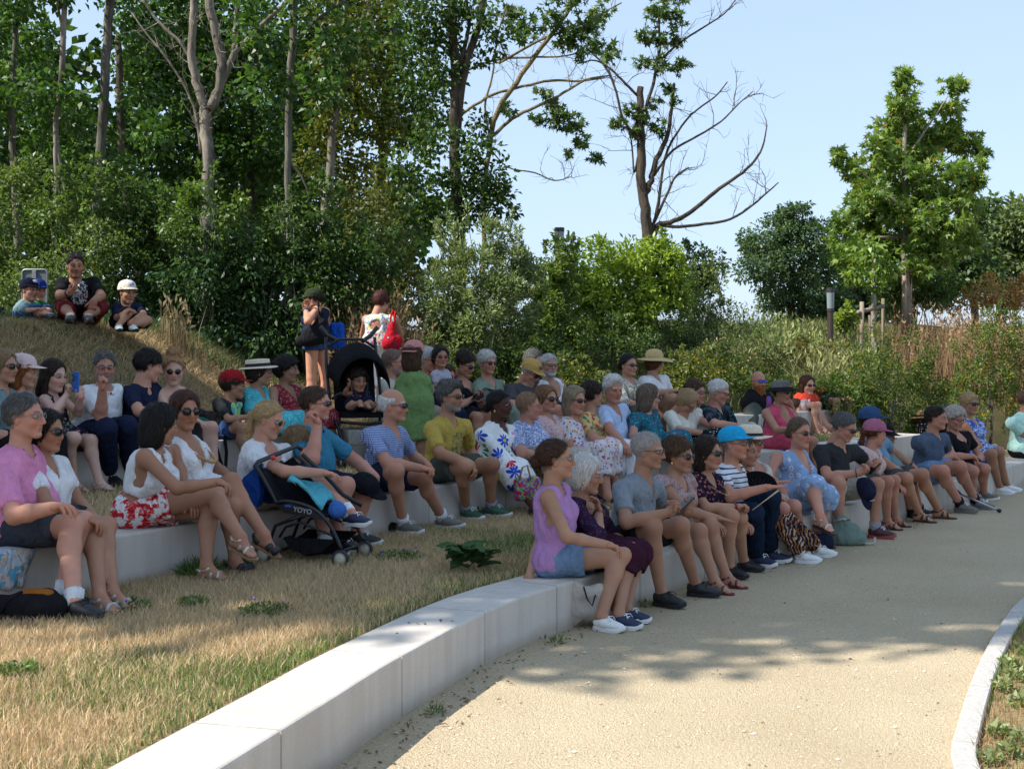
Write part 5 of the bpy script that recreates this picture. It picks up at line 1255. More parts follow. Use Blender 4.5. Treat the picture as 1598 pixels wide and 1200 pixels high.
pp('tealdress', 'woman with grey-brown bob in teal flowered dress seen from behind', **M_, hx=1004, head=(1013, 619), yaw=-25, hyaw=12, hp=4, s=.98, sex='f', w=1.05, skin='fair', hair='longbob', hc=(.14, .10, .07), gl='sun', glm='dark', top=TEALF, topk='dress', sl=.62, skirt=1.1, shoe='ballet', shoem=S_B, solem=S_SB, lod=1, sR=(990, 648), sL=(1020, 644), eR=(988, 680), wR=(1020, 690), kR=(1052, 690), kL=(1064, 686))
pp('cream', 'blonde woman in cream top and black polka-dot skirt looking down into her lap', **M_, hx=1062, head=(1073, 627), yaw=-30, hyaw=-40, hp=42, s=.98, sex='f', skin='red', hair='bob', hc=(.34, .22, .11), gl='round', glm='clear', top=OFFW, topk='blouse', sl=.95, bot=POLKA, botk='skirt', bl=1.2, shoe='ballet', shoem=S_B, solem=S_SB, lod=1, sR=(1046, 644), sL=(1088, 640), eR=(1060, 672), wR=(1098, 676), kR=(1106, 684), kL=(1118, 680), hands=('relax', 'relax'))
pp('hiddenbrown', 'brown-haired person in cream shirt mostly hidden behind the blonde woman looking down', **M_, hx=1094, head=(1086, 613), yaw=-35, hyaw=-40, hp=0, s=1.0, sex='f', skin='red', hair='pixie', hc='brown', gl='rect', glm='clear', top=OFFW, topk='blouse', sl=.6, bot=BEIGE, bl=1.6, shoe='ballet', shoem=S_BR, solem=S_BR2, lod=2, lean=-.1, eR=(1108, 662), wR=(1136, 672))
pp('patchwork', 'old white-haired man with glasses in dark patchwork shirt looking down, mouth open', **M_, hx=1114, head=(1122, 611), yaw=-25, hyaw=-26, hp=16, s=1.0, sex='m', skin='red', hair='short', hc='white', gl='rect', glm='clear', top=PATSH, topk='shirt', neck='v', sl=.85, bot=BEIGE, bl=1.6, shoe='low', shoem=S_BR, solem=S_BR2, lod=1, sR=(1100, 636), sL=(1132, 632), eR=(1116, 662), wR=(1148, 664), kR=(1160, 672), kL=(1172, 670))
pp('coral', 'person in grey bucket hat and coral pink tank top touching their mouth', **M_, hx=1212, head=(1220, 611), yaw=-40, hyaw=-48, hp=2, s=1.0, sex='f', skin='tan', hair='short', hc='dark', hat='bucket', hatm=capm('bucket_grey', (.14, .135, .13)), hatm2=BLACK, gl='round', glm='dark', top=CORAL, topk='sdress', neck='scoop', skirt=.9, shoe='sandal', shoem=S_BR, solem=S_BR2, lod=1, sR=(1196, 640), sL=(1230, 638), eR=(1213, 672), wR=(1232, 670), eL=(1242, 655), wL=(1234, 632), kR=(1254, 694), kL=(1268, 690), hands=('relax', 'point'), hd=(None, (1226, 622)), bust=.5)

# ------------------------------------------------------------------ top bench
pp('edgeblonde', 'blonde woman with brown sunglasses at the end of the top bench, partly cut off', **B_, hx=-6, head=(6, 572), yaw=-15, hyaw=-18, s=.98, sex='f', skin='tan', hair='bob', hc='dkblonde', gl='sun', glm='brown', top=GREYBL, topk='tee', bot=BLACK, bl=1.7, shoe='ballet', shoem=S_B, solem=S_SB, lod=1, lean=.1)
pp('whitecapgirl', 'red-haired girl in pale pink sun cap and lilac flowered top', **B_, hx=30, head=(36, 579), yaw=-15, hyaw=4, hp=8, s=.85, sex='c', skin='fair', hair='longbob', hc='ginger', hat='cap', hatm=capm('pale_pink', (.66, .50, .48)), top=GIRLF, topk='tee', bot=GIRLF, botk='skirt', bl=.9, shoe='sandal', shoem=S_TAN, solem=S_TAN, lod=1, lean=.1)
pp('phonegirl', 'girl with long dark hair in night-blue flowered dress taking a picture with a blue phone', **B_, hx=80, head=(84, 586), yaw=-15, hyaw=-26, hp=8, s=.88, sex='c', skin='pale', hair='long', hc='dark', top=DKFLOR, topk='sdress', neck='scoop', skirt=.8, shoe='sandal', shoem=S_SIL, solem=S_TAN, lod=1, lean=.1, sR=(70, 618), sL=(95, 616), eR=(86, 642), wR=(106, 613), eL=(122, 644), wL=(126, 617), kR=(116, 684), aR=(96, 752), kL=(142, 688), aL=(155, 752), hands=('grip', 'grip'), hd=((115, 600), (122, 602)))
pp('chinhand', 'bearded man with glasses in white tee and navy trousers, chin propped on his fist', **B_, hx=148, head=(163, 572), yaw=-35, hyaw=-66, hp=6, s=1.04, sex='m', w=1.12, skin='red', hair='short', hc='dkgrey', beard='grey', bw=.8, gl='rect', glm='clear', top=WHITE, topk='tee', sl=.8, bot=NAVY, bl=1.9, shoe='low', shoem=S_B, solem=S_SB, lod=1, lean=.2, sR=(133, 606), sL=(180, 604), eR=(158, 650), wR=(160, 606), eL=(184, 640), wL=(168, 652), kR=(166, 668), kL=(198, 664), aR=(170, 738), aL=(205, 732), hands=('fist', 'relax'), hd=((166, 594), None))
pp('navytee', 'dark-haired person in navy tee turned towards the girl in the green camisole', **B_, hx=216, head=(232, 570), yaw=-20, hyaw=28, hp=12, s=1.02, sex='m', skin='fair', hair='boy', hc='black', top=NAVY, topk='tee', sl=.75, bot=CHAR, bl=1.8, shoe='low', shoem=S_B, solem=S_SB, lod=1, lean=.15, sR=(202, 606), sL=(240, 602), eR=(217, 642))
pp('topbun', 'young woman with messy blonde top bun and dark round sunglasses in bottle-green camisole', **B_, hx=264, head=(271, 577), yaw=-45, hyaw=-75, hp=10, s=.97, sex='f', skin='pale', hair='topbun', hc=(.36, .20, .09), gl='round', glm='dark', top=GREENC, topk='cami', bot=GREENC, botk='skirt', bl=.8, shoe='sandal', shoem=S_TAN, solem=S_TAN, lod=1, lean=.15, sR=(246, 608), sL=(283, 606), kR=(318, 672), kL=(330, 668), wR=(304, 655), eR=(262, 642))
pp('redcap', 'boy in red cap and charcoal tee with a green and blue print', **B_, hx=345, head=(364, 600), yaw=-10, hyaw=14, hp=4, s=.82, sex='c', skin='olive', hair='boy', hc='dark', hat='cap', hatm=capm('red', (.30, .015, .02)), top=fb('charcoal_tee_print', (.035, .036, .038), print_=(.56, .06, .085, (.30, .62, .16), (.10, .32, .45), 30)), topk='tee', sl=.8, bot=DENIM2, bl=.65, shoe='low', shoem=S_B, solem=S_SW, lod=0, lean=.12, sR=(342, 624), sL=(374, 620), eR=(356, 654), wR=(390, 650), kR=(378, 668), kL=(388, 664))
pp('boater', 'woman in straw boater with black band and turquoise printed dress', **B_, hx=392, head=(405, 580), yaw=-12, hyaw=10, hp=2, s=.98, sex='f', skin='tan', hair='bob', hc='dark', hat='boater', hatm=STRAWL, gl='round', glm='clear', glf=(.1, .1, .2), top=TURQ, topk='dress', sl=.6, neck='v', skirt=1.2, shoe='sandal', shoem=S_BR, solem=S_BR2, lod=1, lean=.1, sR=(386, 612), sL=(412, 608))
pp('reddress', 'smiling woman with black curly hair in red paisley dress', **B_, hx=440, head=(448, 577), yaw=-15, hyaw=-8, hp=0, s=1.0, sex='f', w=1.1, skin='olive', hair='curly', hc='black', top=REDP, topk='sdress', neck='deepv', skirt=1.2, shoe='sandal', shoem=S_BR, solem=S_BR2, lod=1, lean=.1, sR=(425, 606), sL=(463, 602), eR=(428, 640), wR=(454, 648))
pp('baldman', 'balding man with grey stubble in beige tee behind the girl in green', **B_, hx=607, head=(614, 565), yaw=-15, hyaw=5, hp=0, s=1.02, sex='m', skin='red', hair='crop', hc='dkgrey', beard='grey', bw=.5, gl='rect', glm='clear', top=BEIGE, topk='tee', sl=.7, bot=KHAKI, bl=1.6, shoe='low', shoem=S_B, solem=S_SB, lod=1, lean=.1)
pp('peeking', 'grey-haired woman with sunglasses peeking out beside the pink cap of the girl in green', **B_, hx=676, head=(670, 562), yaw=-30, hyaw=-40, hp=4, s=.97, sex='f', skin='red', hair='pixie', hc='silver', gl='sun', glm='brown', top=NAVY, topk='tee', bot=NAVY, bl=1.6, shoe='ballet', shoem=S_B, solem=S_SB, lod=2, lean=.0)
pp('redchild', 'small brown-haired child with dark glasses in red frilled top', **B_, hx=690, head=(698, 588), yaw=-30, hyaw=-45, hp=0, s=.66, sex='c', skin='fair', hair='pixie', hc='brown', gl='round', glm='dark', glf=(.3, .02, .03), top=RED, topk='blouse', sl=.4, bot=NAVY, bl=.8, shoe='low', shoem=S_W, solem=S_W, lod=1, lean=.1, eR=(684, 640), sR=(680, 618))
pp('blacktank', 'woman with short dark hair and sunglasses in black tank top bent over a tablet', **B_, hx=726, head=(727, 568), yaw=-28, hyaw=-36, hp=22, s=1.0, sex='f', skin='tan', hair='pixie', hc='dark', gl='sun', glm='dark', top=BLACK, topk='tank', neck='tank', bot=BLACK, botk='skirt', bl=.8, shoe='sandal', shoem=S_B, solem=S_SB, lod=1, lean=.15, sR=(708, 600), sL=(740, 596), eR=(716, 634), wR=(742, 620), kR=(746, 652), kL=(758, 648), hands=('point', 'grip'), hd=((754, 612), None), wL=(756, 630))
pp('sagewoman', 'woman with tousled silver hair and dark glasses in sage green top with a yellow scarf', **B_, hx=762, head=(761, 566), yaw=-35, hyaw=-56, hp=2, s=1.0, sex='f', skin='red', hair='pixie', hc=(.5, .48, .44), gl='round', glm='dark', top=SAGE, topk='blouse', sl=.9, neck='v', bot=SAGE, bl=1.6, shoe='ballet', shoem=S_B, solem=S_SB, lod=1, lean=.12, sR=(745, 598), sL=(778, 596), eR=(752, 632), wR=(772, 634))
pp('yellowcap', 'man in mustard cap and dark grey tee looking down', **B_, hx=818, head=(829, 580), yaw=-25, hyaw=-34, hp=30, s=1.05, sex='m', w=1.1, skin='red', hair='short', hc='silver', hat='cap', hatm=capm('mustard', (.48, .30, .09)), badge=(.16, .09, .03), gl='sun', glm='dark', top=DKGREY, topk='tee', sl=.8, bot=OLIVE, bl=.8, shoe='low', shoem=S_B, solem=S_SB, lod=1, lean=.2, sR=(796, 602), sL=(838, 598), eR=(800, 634), wR=(826, 638))
pp('whitetank', 'grey-bearded man with glasses in white tank top', **B_, hx=862, head=(857, 570), yaw=-42, hyaw=-66, hp=0, s=1.02, sex='m', skin='tan', hair='short', hc='silver', beard='silver', bw=.9, gl='rect', glm='clear', top=WHITE, topk='tank', neck='tank', bot=NAVY, bl=.8, shoe='low', shoem=S_B, solem=S_SB, lod=1, lean=.12)
pp('leafprint', 'dark-haired woman with slim sunglasses in olive leaf-print blouse', **B_, hx=982, head=(981, 570), yaw=-35, hyaw=-52, hp=0, s=1.0, sex='f', w=1.05, skin='fair', hair='bun', hc='black', gl='rect', glm='dark', top=LEAFB, topk='blouse', sl=1.0, neck='v', bot=OLIVE, bl=1.8, shoe='ballet', shoem=S_B, solem=S_SB, lod=1, lean=.1, sR=(966, 598), sL=(996, 596), eR=(974, 628), wR=(1000, 632), kR=(998, 646), kL=(1014, 640))
pp('strawhat', 'woman in floppy straw sun hat and white tee looking away, arms on her bare knees', **B_, hx=1018, head=(1022, 565), yaw=-15, hyaw=30, hp=6, s=1.0, sex='f', skin='tan', hair='bob', hc='auburn', hat='floppy', hatm=STRAW, top=WHITE, topk='tee', sl=.6, neck='v', bot=BEIGE, bl=.5, shoe='sandal', shoem=S_BR, solem=S_BR2, lod=1, lean=.1, sR=(1004, 590), sL=(1036, 588), eR=(1024, 614), wR=(1050, 610), kR=(1050, 622), aR=(1034, 656), kL=(1060, 620), hands=('drape', 'drape'))
pp('beardedman', 'bald man with long red beard and blue mirror sunglasses', **B_, hx=1182, head=(1184, 595), yaw=-40, hyaw=-70, hp=0, s=1.05, sex='m', w=1.15, skin='red', hair='none', hc='ginger', beard=(.10 and 'ginger'), bw=1.0, fullbeard=1, gl='sun', glm='blue', top=fb('black_tee_small_print', (.014, .014, .016), print_=(.44, .07, .07, (.04, .12, .55), (.45, .04, .05), 22)), topk='tee', sl=.75, bot=OLIVE, bl=1.0, shoe='low', shoem=S_B, solem=S_SB, lod=1, lean=.1, kR=(1170, 668), kL=(1204, 668), sR=(1164, 622), sL=(1200, 620), eR=(1176, 648), wR=(1198, 648))
pp('redtop', 'woman with long brown hair and sunglasses in dotted red top leaning on her knees', **B_, hx=1256, head=(1260, 601), yaw=-28, hyaw=-66, hp=2, s=1.0, sex='f', skin='fair', hair='long', hc='chestnut', gl='rect', glm='dark', top=REDDOT, topk='tee', sl=.35, neck='scoop', bot=DKGREY, bl=.5, shoe='sandal', shoem=S_BR, solem=S_BR2, lod=1, lean=.14, sR=(1241, 630), sL=(1273, 628), eR=(1256, 658), wR=(1286, 660), kR=(1276, 672), kL=(1290, 668), hands=('grip', 'grip'))
pp('smallgirl', 'small long-haired girl tucked between the coral tank top and the red top', **B_, hx=1244, head=(1243, 636), yaw=-30, hyaw=-40, s=.6, sex='c', skin='fair', hair='long', hc='brown', top=BLUSH, topk='tee', bot=BLUSH, bl=.6, shoe='sandal', shoem=S_BR, solem=S_BR2, lod=1, lean=.3)
pp('redcapboy', 'boy in backward red cap and white tee at the far end of the top bench', **B_, hx=1282, head=(1277, 618), yaw=-55, hyaw=5, s=.85, sex='c', skin='tan', hair='short', hc='dark', hat='capback', hatm=capm('red2', (.42, .02, .025)), top=WHITE, topk='tee', bot=DKGREY, bl=.7, shoe='low', shoem=S_B, solem=S_SB, lod=1, lean=.1, eR=(1296, 646), wR=(1310, 650))

# ------------------------------------------------------------------ standing, crouching and carried
OTH = 'people standing or crouching behind the benches'
def ground_hip(px, d, zoff): q = P(px, 600, d); z = float(hground(np.array([q[0]]), np.array([q[1]]))[0]); return np.array([q[0], q[1], z + zoff]), z
h_, z_ = ground_hip(493, 16.2, .90)
pp('capwoman', 'standing woman in dark green cap and navy top, hand at her mouth', row=None, hip=h_, z0=z_, hx=0, head=(488, 467), yaw=160, hyaw=178, hp=12, s=1.0, sex='f', w=1.1, skin='fair', hair='bun', hc='dark', hat='cap', hatm=capm('forest', (.03, .038, .02)), gl='rect', glm='clear', top=NAVY, topk='sleeveless', bot=DENIM2, bl=.36, shoe='low', shoem=S_B, solem=S_SB, lod=1, pose='stand', group=OTH, lean=.05,
   sL=(494, 480), eL=(480, 502), wL=(477, 483), hands=('relax', 'relax'), hd=(None, (480, 468)), kR=(508, 590), kL=(486, 590), sR=(508, 482), eR=(510, 512), wR=(506, 536))
h_, z_ = ground_hip(593, 16.0, .88)
pp('redbag', 'standing woman seen from behind in pastel summer top and white trousers', row=None, hip=h_, z0=z_, hx=0, head=(595, 473), yaw=82, hyaw=50, hp=22, s=.98, sex='f', w=1.12, skin='red', hair='pixie', hc=(.07, .02, .016), top=SUMMER, topk='tank', neck='tank', bot=WHITE, bl=1.9, shoe='low', shoem=S_W, solem=S_W, lod=1, pose='stand', group=OTH, lean=.05,
   sL=(572, 494), eL=(567, 520), wL=(564, 545), sR=(616, 494), eR=(624, 520), wR=(622, 545))
q = P(645, 640, 12.1)
pp('greengirl', 'girl in leaf-green dress and pink cap worn backwards, standing with her back turned', row=None, hip=(q[0], q[1], Z2 + .62), z0=Z2, hx=0, head=(645, 553), yaw=75, hyaw=70, hp=0, s=.76, sex='c', skin='fair', hair='longbob', hc='brown', hat='capback', hatm=capm('salmon', (.55, .24, .22)), top=GREEND, topk='dress', sl=.85, skirt=1.05, shoe='low', shoem=S_W, solem=S_W, lod=1, pose='stand', group=OTH, lean=.02, sL=(626, 590), eL=(620, 612), sR=(664, 590), eR=(672, 612))
q = P(690, 620, 13.6)
pp('toddler', 'dark-haired toddler with pink sunglasses in lilac tee standing on the top bench', row=None, hip=(q[0], q[1], Z3_ + .36), z0=Z3_, hx=0, head=(688, 557), yaw=-60, hyaw=-72, s=.5, sex='c', skin='tan', hair='bob', hc='black', gl='round', glm='dark', glf=(.55, .1, .15), top=LILACT, topk='tee', sl=.7, bot=NAVY, bl=.8, shoe='low', shoem=S_W, solem=S_W, lod=1, pose='stand', group=OTH, lean=.02, hs=.88)
h_, z_ = ground_hip(124, 14.6, .30)
pp('croucher', 'crouching man in black tee and brick-red trousers, sunglasses on his head', row=None, hip=P(124, 492, 14.7), z0=P(0, 507, 14.6)[2], hx=0, head=(118, 415), yaw=-72, hyaw=-66, hp=4, s=1.05, sex='m', w=1.1, skin='tan', hair='short', hc='dark', beard='dark', bw=.4, gl='sun', glm='dark', glup=True, top=fb('black_tee_white_print', (.014, .014, .016), print_=(.34, .13, .085, (.5, .5, .5), (.03, .03, .03), 45)), topk='tee', sl=.8, bot=BRICK, bl=1.35, shoe='low', shoem=S_B, solem=S_SB, lod=1, pose='crouch', group=OTH, lean=.25,
   sR=(97, 437), sL=(147, 436), eR=(93, 462), wR=(109, 457), eL=(158, 462), wL=(146, 470), kR=(98, 478), kL=(157, 480), aR=(111, 503), aL=(136, 504), hands=('point', 'drape'), hd=((122, 447), (142, 490)))
pp('crouchboy', 'crouching boy in white trucker cap and navy tee, arms wrapped round his knees', row=None, hip=P(196, 502, 14.6), z0=P(0, 519, 14.5)[2], hx=0, head=(199, 456), yaw=-60, hyaw=-48, hp=6, s=.82, sex='c', skin='tan', hair='short', hc='dark', hat='cap', hatm=capm('trucker', (.62, .56, .46)), badge=(.25, .30, .55), top=NAVY, topk='tee', sl=.85, bot=BLACK, bl=.85, shoe='low', shoem=S_W, solem=S_SB, lod=1, pose='crouch', group=OTH, lean=.2,
   sR=(183, 475), sL=(214, 475), eR=(182, 496), wR=(202, 486), eL=(224, 489), wL=(208, 499), kR=(201, 488), kL=(230, 500), aR=(185, 513), aL=(206, 519), hands=('drape', 'relax'))
pp('capboy', 'small boy in dark cap and grey-green tee sitting on the mound', row=None, hip=P(38, 488, 14.5), z0=P(0, 499, 14.5)[2], hx=0, head=(46, 452), yaw=-20, hyaw=-30, hp=4, s=.68, sex='c', skin='fair', hair='short', hc='brown', hat='cap', hatm=capm('midnight', (.012, .014, .03)), badge=(.5, .5, .5), top=GREYBL, topk='tee', sl=.8, bot=DENIM2, bl=.8, shoe='low', shoem=S_B, solem=S_SB, lod=1, pose='crouch', group=OTH, lean=.1, kR=(62, 488), kL=(68, 486), aR=(72, 498), aL=(76, 497), eR=(44, 485), wR=(60, 482))
pp('greenboy', 'small boy in royal blue cap and bright green tee sitting behind the boy in grey-green', row=None, hip=P(58, 488, 14.9), z0=P(0, 498, 14.9)[2], hx=0, head=(60, 453), yaw=-30, hyaw=-45, hp=6, s=.66, sex='c', skin='fair', hair='short', hc='brown', hat='cap', hatm=capm('royal', (.015, .03, .14)), top=KGREEN, topk='tee', sl=.8, bot=DENIM2, bl=.8, shoe='low', shoem=S_B, solem=S_SB, lod=1, pose='crouch', group=OTH, lean=.1, kR=(70, 488), kL=(76, 486))
q = P(560, 652, 12.6)
pp('baby', 'curly-haired toddler in a patterned vest strapped into the black stroller, hand at the ear', row=None, hip=(q[0], q[1], P(0, 630, 12.5)[2]), z0=Z2 + .25, hx=0, head=(558, 594), yaw=-62, hyaw=-58, hp=2, s=.55, sex='c', skin='olive', hair='curly', hc='dark', top=DKFLOR, topk='tank', bot=NAVY, bl=.6, shoe='bare', lod=0, pose='sit', group=OTH, lean=.05, hs=.92, sR=(548, 612), eR=(538, 614), wR=(545, 600), hd=((547, 593), None), sL=(572, 612), kR=(546, 634), kL=(580, 632), aR=(562, 628), aL=(572, 630), air=(True, True))
q = P(833, 640, 15.6)
pp('behindcap', 'dark-haired person half hidden behind the man in the mustard cap', row=None, hip=(q[0], q[1], 1.05), z0=.9, hx=0, head=(832, 562), yaw=-40, hyaw=-40, hp=20, s=1.0, sex='f', skin='fair', hair='bob', hc='dkgrey', top=CHAR, topk='tee', bot=CHAR, bl=1.6, shoe='low', shoem=S_B, solem=S_SB, lod=2, pose='crouch', group=OTH)
# ------------------------------------------------------------------ vegetation
def leaf_mat(name='leaf', trans=.35, rough=.45, tt=(1.35, 1.35, .55)):
    if name in MATS: return MATS[name]
    t = NT(name); a = t.n('Attribute', attribute_name='Col'); t.base(a.outputs[0])
    tr = t.n('BsdfTranslucent'); t.l(t.mix(1, a.outputs[0], tt, 'MULTIPLY'), tr.inputs[0])
    mx = t.n('MixShader', i_0=trans); t.done(rough, .35)
    t.l(t.b.outputs[0], mx.inputs[1]); t.l(tr.outputs[0], mx.inputs[2]); t.l(mx.outputs[0], t.o.inputs[0])
    MATS[name] = t.m; return t.m
LEAF = leaf_mat(); BLADE = leaf_mat('grass_blade', .25, .7, (1.1, 1.08, .85))
def bark(name, c1, c2, stretch=.15, sc=22):
    k = 'bark_' + name
    if k in MATS: return MATS[k]
    t = NT(k); n = t.noise(sc, 5, t.coord((1, 1, stretch)), .65); m = t.noise(4, 3, t.coord((1, 1, .5)))
    t.base(t.mix(.4, t.ramp(n.outputs[0], [(.35, c1), (.6, c2)]), t.ramp(m.outputs[0], [(.4, c1), (.6, c2)]))); t.bump(n.outputs[0], .9, .03)
    MATS[k] = t.done(.9, .2); return MATS[k]
BK_GREY = bark('grey', (.055, .05, .04), (.175, .165, .135)); BK_PALE = bark('pale', (.12, .10, .08), (.34, .29, .24), .4, 9); BK_DARK = bark('dark', (.03, .024, .018), (.10, .08, .06)); BK_DEAD = bark('dead', (.04, .034, .028), (.31, .27, .225), .25, 7); BK_LICH = bark('lichen', (.07, .06, .045), (.25, .20, .10), .5, 10)
def unit(v): return v / (np.linalg.norm(v, axis=1)[:, None] + 1e-9)
def leaves_arrays(p, d, L, W, shape, rs, c1, c2, droop=.3, flat=.5, accent=None):
    n = len(p); L = L * rs.uniform(.7, 1.25, n); W = W * rs.uniform(.8, 1.2, n)
    d = unit(unit(d) + rs.normal(0, .55, (n, 3)) + np.array([0, 0, -droop]))
    nr = unit(np.array([0, 0, flat]) + rs.normal(0, .5, (n, 3))); sd = unit(np.cross(nr, d)); nr = np.cross(d, sd)
    L_, W_ = L[:, None], W[:, None]
    k = rs.random(n)[:, None]; col = 1.22 * (np.array(c1) * (1 - k) + np.array(c2) * k) * rs.uniform(.7, 1.35, n)[:, None]
    if accent is not None:
        m = rs.random(n) < accent[0]; col[m] = np.array(accent[1]) * rs.uniform(.7, 1.2, m.sum())[:, None]
    if shape == 'star':
        an = np.radians([-105, -52, 0, 52, 105]); ln = [.55, .85, 1., .85, .55]; no = np.radians([-140, -78, -26, 26, 78, 140]); nl = [.16, .34, .36, .36, .34, .16]
        vs_ = [p] + [p + d * (L_ * l * math.cos(a)) + sd * (L_ * l * math.sin(a)) - nr * L_ * .10 * l for a, l in zip(an, ln)] + [p + d * (L_ * l * math.cos(a)) + sd * (L_ * l * math.sin(a)) for a, l in zip(no, nl)]
        V = np.stack(vs_, 1); b = np.arange(n)[:, None] * 12
        Q = np.concatenate([b + np.array([0, 6 + i, 1 + i, 7 + i]) for i in range(5)]); m = 12
    else:
        fo = .22
        V = np.stack([p, p + d * L_ * .45 + sd * W_ * .5 + nr * W_ * fo, p + d * L_ - nr * L_ * .12, p + d * L_ * .45 - sd * W_ * .5 + nr * W_ * fo], 1)
        Q = np.arange(n)[:, None] * 4 + np.array([0, 1, 2, 3]); m = 4
    return V.reshape(-1, 3), Q, np.repeat(col, m, axis=0)
def ball(rs, n, c, r, flat=(1, 1, 1), e=.42):
    u = unit(rs.normal(size=(n, 3))); q = u * (rs.random(n) ** e)[:, None] * np.asarray(r) * np.array(flat)
    return np.asarray(c) + q, u
def clumped(rs, n, c, r, flat, sub=9, e=.42):            # a crown lobe made of many smaller tufts, so gaps and clumps show
    cs, _ = ball(rs, max(int(sub * 5), 4), c, r, flat, e); i = rs.integers(0, len(cs), n)
    p, u = ball(rs, n, (0, 0, 0), np.min(np.asarray(r) * np.ones(1)) * .34, (1, 1, .75), .6)
    o = cs[i] - np.asarray(c)
    return cs[i] + p, u + unit(o) * .8
class Leaves:
    def __init__(s): s.V = []; s.Q = []; s.C = []; s.n = 0
    def add(s, t): V, Q, Cc = t; s.V.append(V); s.Q.append(Q + s.n); s.C.append(Cc); s.n += len(V)
    def obj(s, name, parent, mat=None, org=(0, 0, 0)):
        return mesh_np(name, np.concatenate(s.V) - np.asarray(org), np.concatenate(s.Q), mats=[mat or LEAF], parent=parent, cols=np.concatenate(s.C), smooth=False)
def gz(x, y): return float(hground(np.array([float(x)]), np.array([float(y)]))[0])
def pxpath(path, d, dz=0):                               # [(px,py,halfwidth_px[,extra depth])]
    pts = []; rad = []
    for q in path:
        dd = d + (q[3] if len(q) > 3 else 0); pts.append(P(q[0], q[1], dd)); rad.append(max(q[2] * dd / FPX, .003))
    return np.array(pts), rad
def smooth_path(p, r, k=4):
    t = np.arange(len(p)); tt = np.linspace(0, len(p) - 1, (len(p) - 1) * k + 1)
    q = spline(p, 1e9) if False else None
    pp_ = np.concatenate([[2 * p[0] - p[1]], p, [2 * p[-1] - p[-2]]]); out = []
    for x in tt:
        i = min(int(x), len(p) - 2); f = x - i; a, b, c, d = pp_[i:i + 4]
        out.append(.5 * (2 * b + (c - a) * f + (2 * a - 5 * b + 4 * c - d) * f ** 2 + (3 * b - a - 3 * c + d) * f ** 3))
    return np.array(out), np.interp(tt, t, r)
def twigs(m, rs, p, n, L, r, gen=2, up=.25):             # bare twigs along a branch
    for _ in range(n):
        i = rs.integers(1, len(p)); a = p[i - 1] + rs.random() * (p[i] - p[i - 1]); d = nrm(p[i] - p[i - 1]) * .6 + rs.normal(0, .6, 3) + np.array([0, 0, up]); d = nrm(d)
        pts = [a]; l = L * rs.uniform(.5, 1.2)
        for k in range(4): d = nrm(d + rs.normal(0, .28, 3) + np.array([0, 0, .06])); pts.append(pts[-1] + d * l / 4)
        pts = np.array(pts); m.tube(pts, np.linspace(r, r * .35, 5), 4, cap=False)
        if gen > 1: twigs(m, rs, pts, 4, L * .5, r * .55, gen - 1, up)
NTREE = [0]
def tree(name, label, d, trunks, clumps, leaf=.12, dens=900, c1=(.035, .075, .016), c2=(.08, .14, .03), bk=None, shape='diamond', asp=.6, cat='tree', group=None, droop=.35, base=None, sub=9, tw=None, accent=None, flat=.5, e=.42, root_ground=True, thin=1.):
    NTREE[0] += 1; rs = np.random.default_rng(100 + NTREE[0])
    if trunks: b = P(trunks[0][0][0], trunks[0][0][1], d)
    else: b = P(clumps[0][0], clumps[0][1], d)
    g = gz(b[0], b[1]); org = np.array([b[0], b[1], g])
    root = empty(name, tuple(org), label=label, cat=cat, group=group)
    if trunks:
        m = MB()
        for ti, tr in enumerate(trunks):
            p, r = pxpath(tr, d); r = [x * thin for x in r]
            if ti == 0 and root_ground and p[0][2] > g - .1: p = np.concatenate([[[p[0][0], p[0][1], g - .15]], p]); r = [r[0] * 1.25] + r
            p, r = smooth_path(p, r)
            p = p + rs.normal(0, .012, p.shape) * (np.asarray(r)[:, None] / .08)
            m.tube(p - org, r, 9, 0, cap=True)
            if tw: twigs(m, rs, p - org, tw[0], tw[1], tw[2])
        m.build('trunk', bk or BK_GREY, root, smooth=True)
    if clumps:
        lv = Leaves()
        for cl in clumps:
            dd = d + (cl[3] if len(cl) > 3 else rs.uniform(-.8, .8)); c = P(cl[0], cl[1], dd); r = cl[2] * dd / FPX; k = cl[4] if len(cl) > 4 else 1.
            n = int(dens * k * min((r / .8) ** 2, 6)) + 12
            p, u = clumped(rs, n, c, r, (1, 1, .85), sub, e)
            lv.add(leaves_arrays(p, u, leaf, leaf * asp, shape, rs, c1, c2, droop, flat, accent))
        lv.obj('crown', root, org=org)
    return root
WOODS = 'tall trees of the dark wood'
G1, G2 = (.022, .062, .012), (.075, .145, .028)
tree('tree', 'pale slim trunk at the very edge of the wood, leaning slightly', 20.5, [[(30, 400, 7), (20, 230, 6.5), (20, 130, 6), (27, 0, 5), (30, -160, 4)]], [(20, -20, 60), (-40, 60, 60), (60, -80, 70), (30, 90, 40), (-20, 160, 55)], bk=BK_GREY, thin=.85, group=WOODS, c1=G1, c2=G2)
tree('tree', 'thin crooked brownish trunk forking near the ground, second from the edge of the wood', 19.5, [[(92, 400, 5), (90, 330, 5), (87, 210, 5), (97, 120, 5.5), (101, 0, 5), (104, -150, 4)], [(97, 380, 3), (103, 310, 3), (96, 270, 3), (88, 215, 3)], [(101, 60, 3), (92, 20, 2.5), (84, -30, 2)]], [(90, -50, 70), (120, 150, 30), (60, 140, 45), (80, 240, 45)], bk=BK_DEAD, thin=.85, group=WOODS, c1=G1, c2=G2)
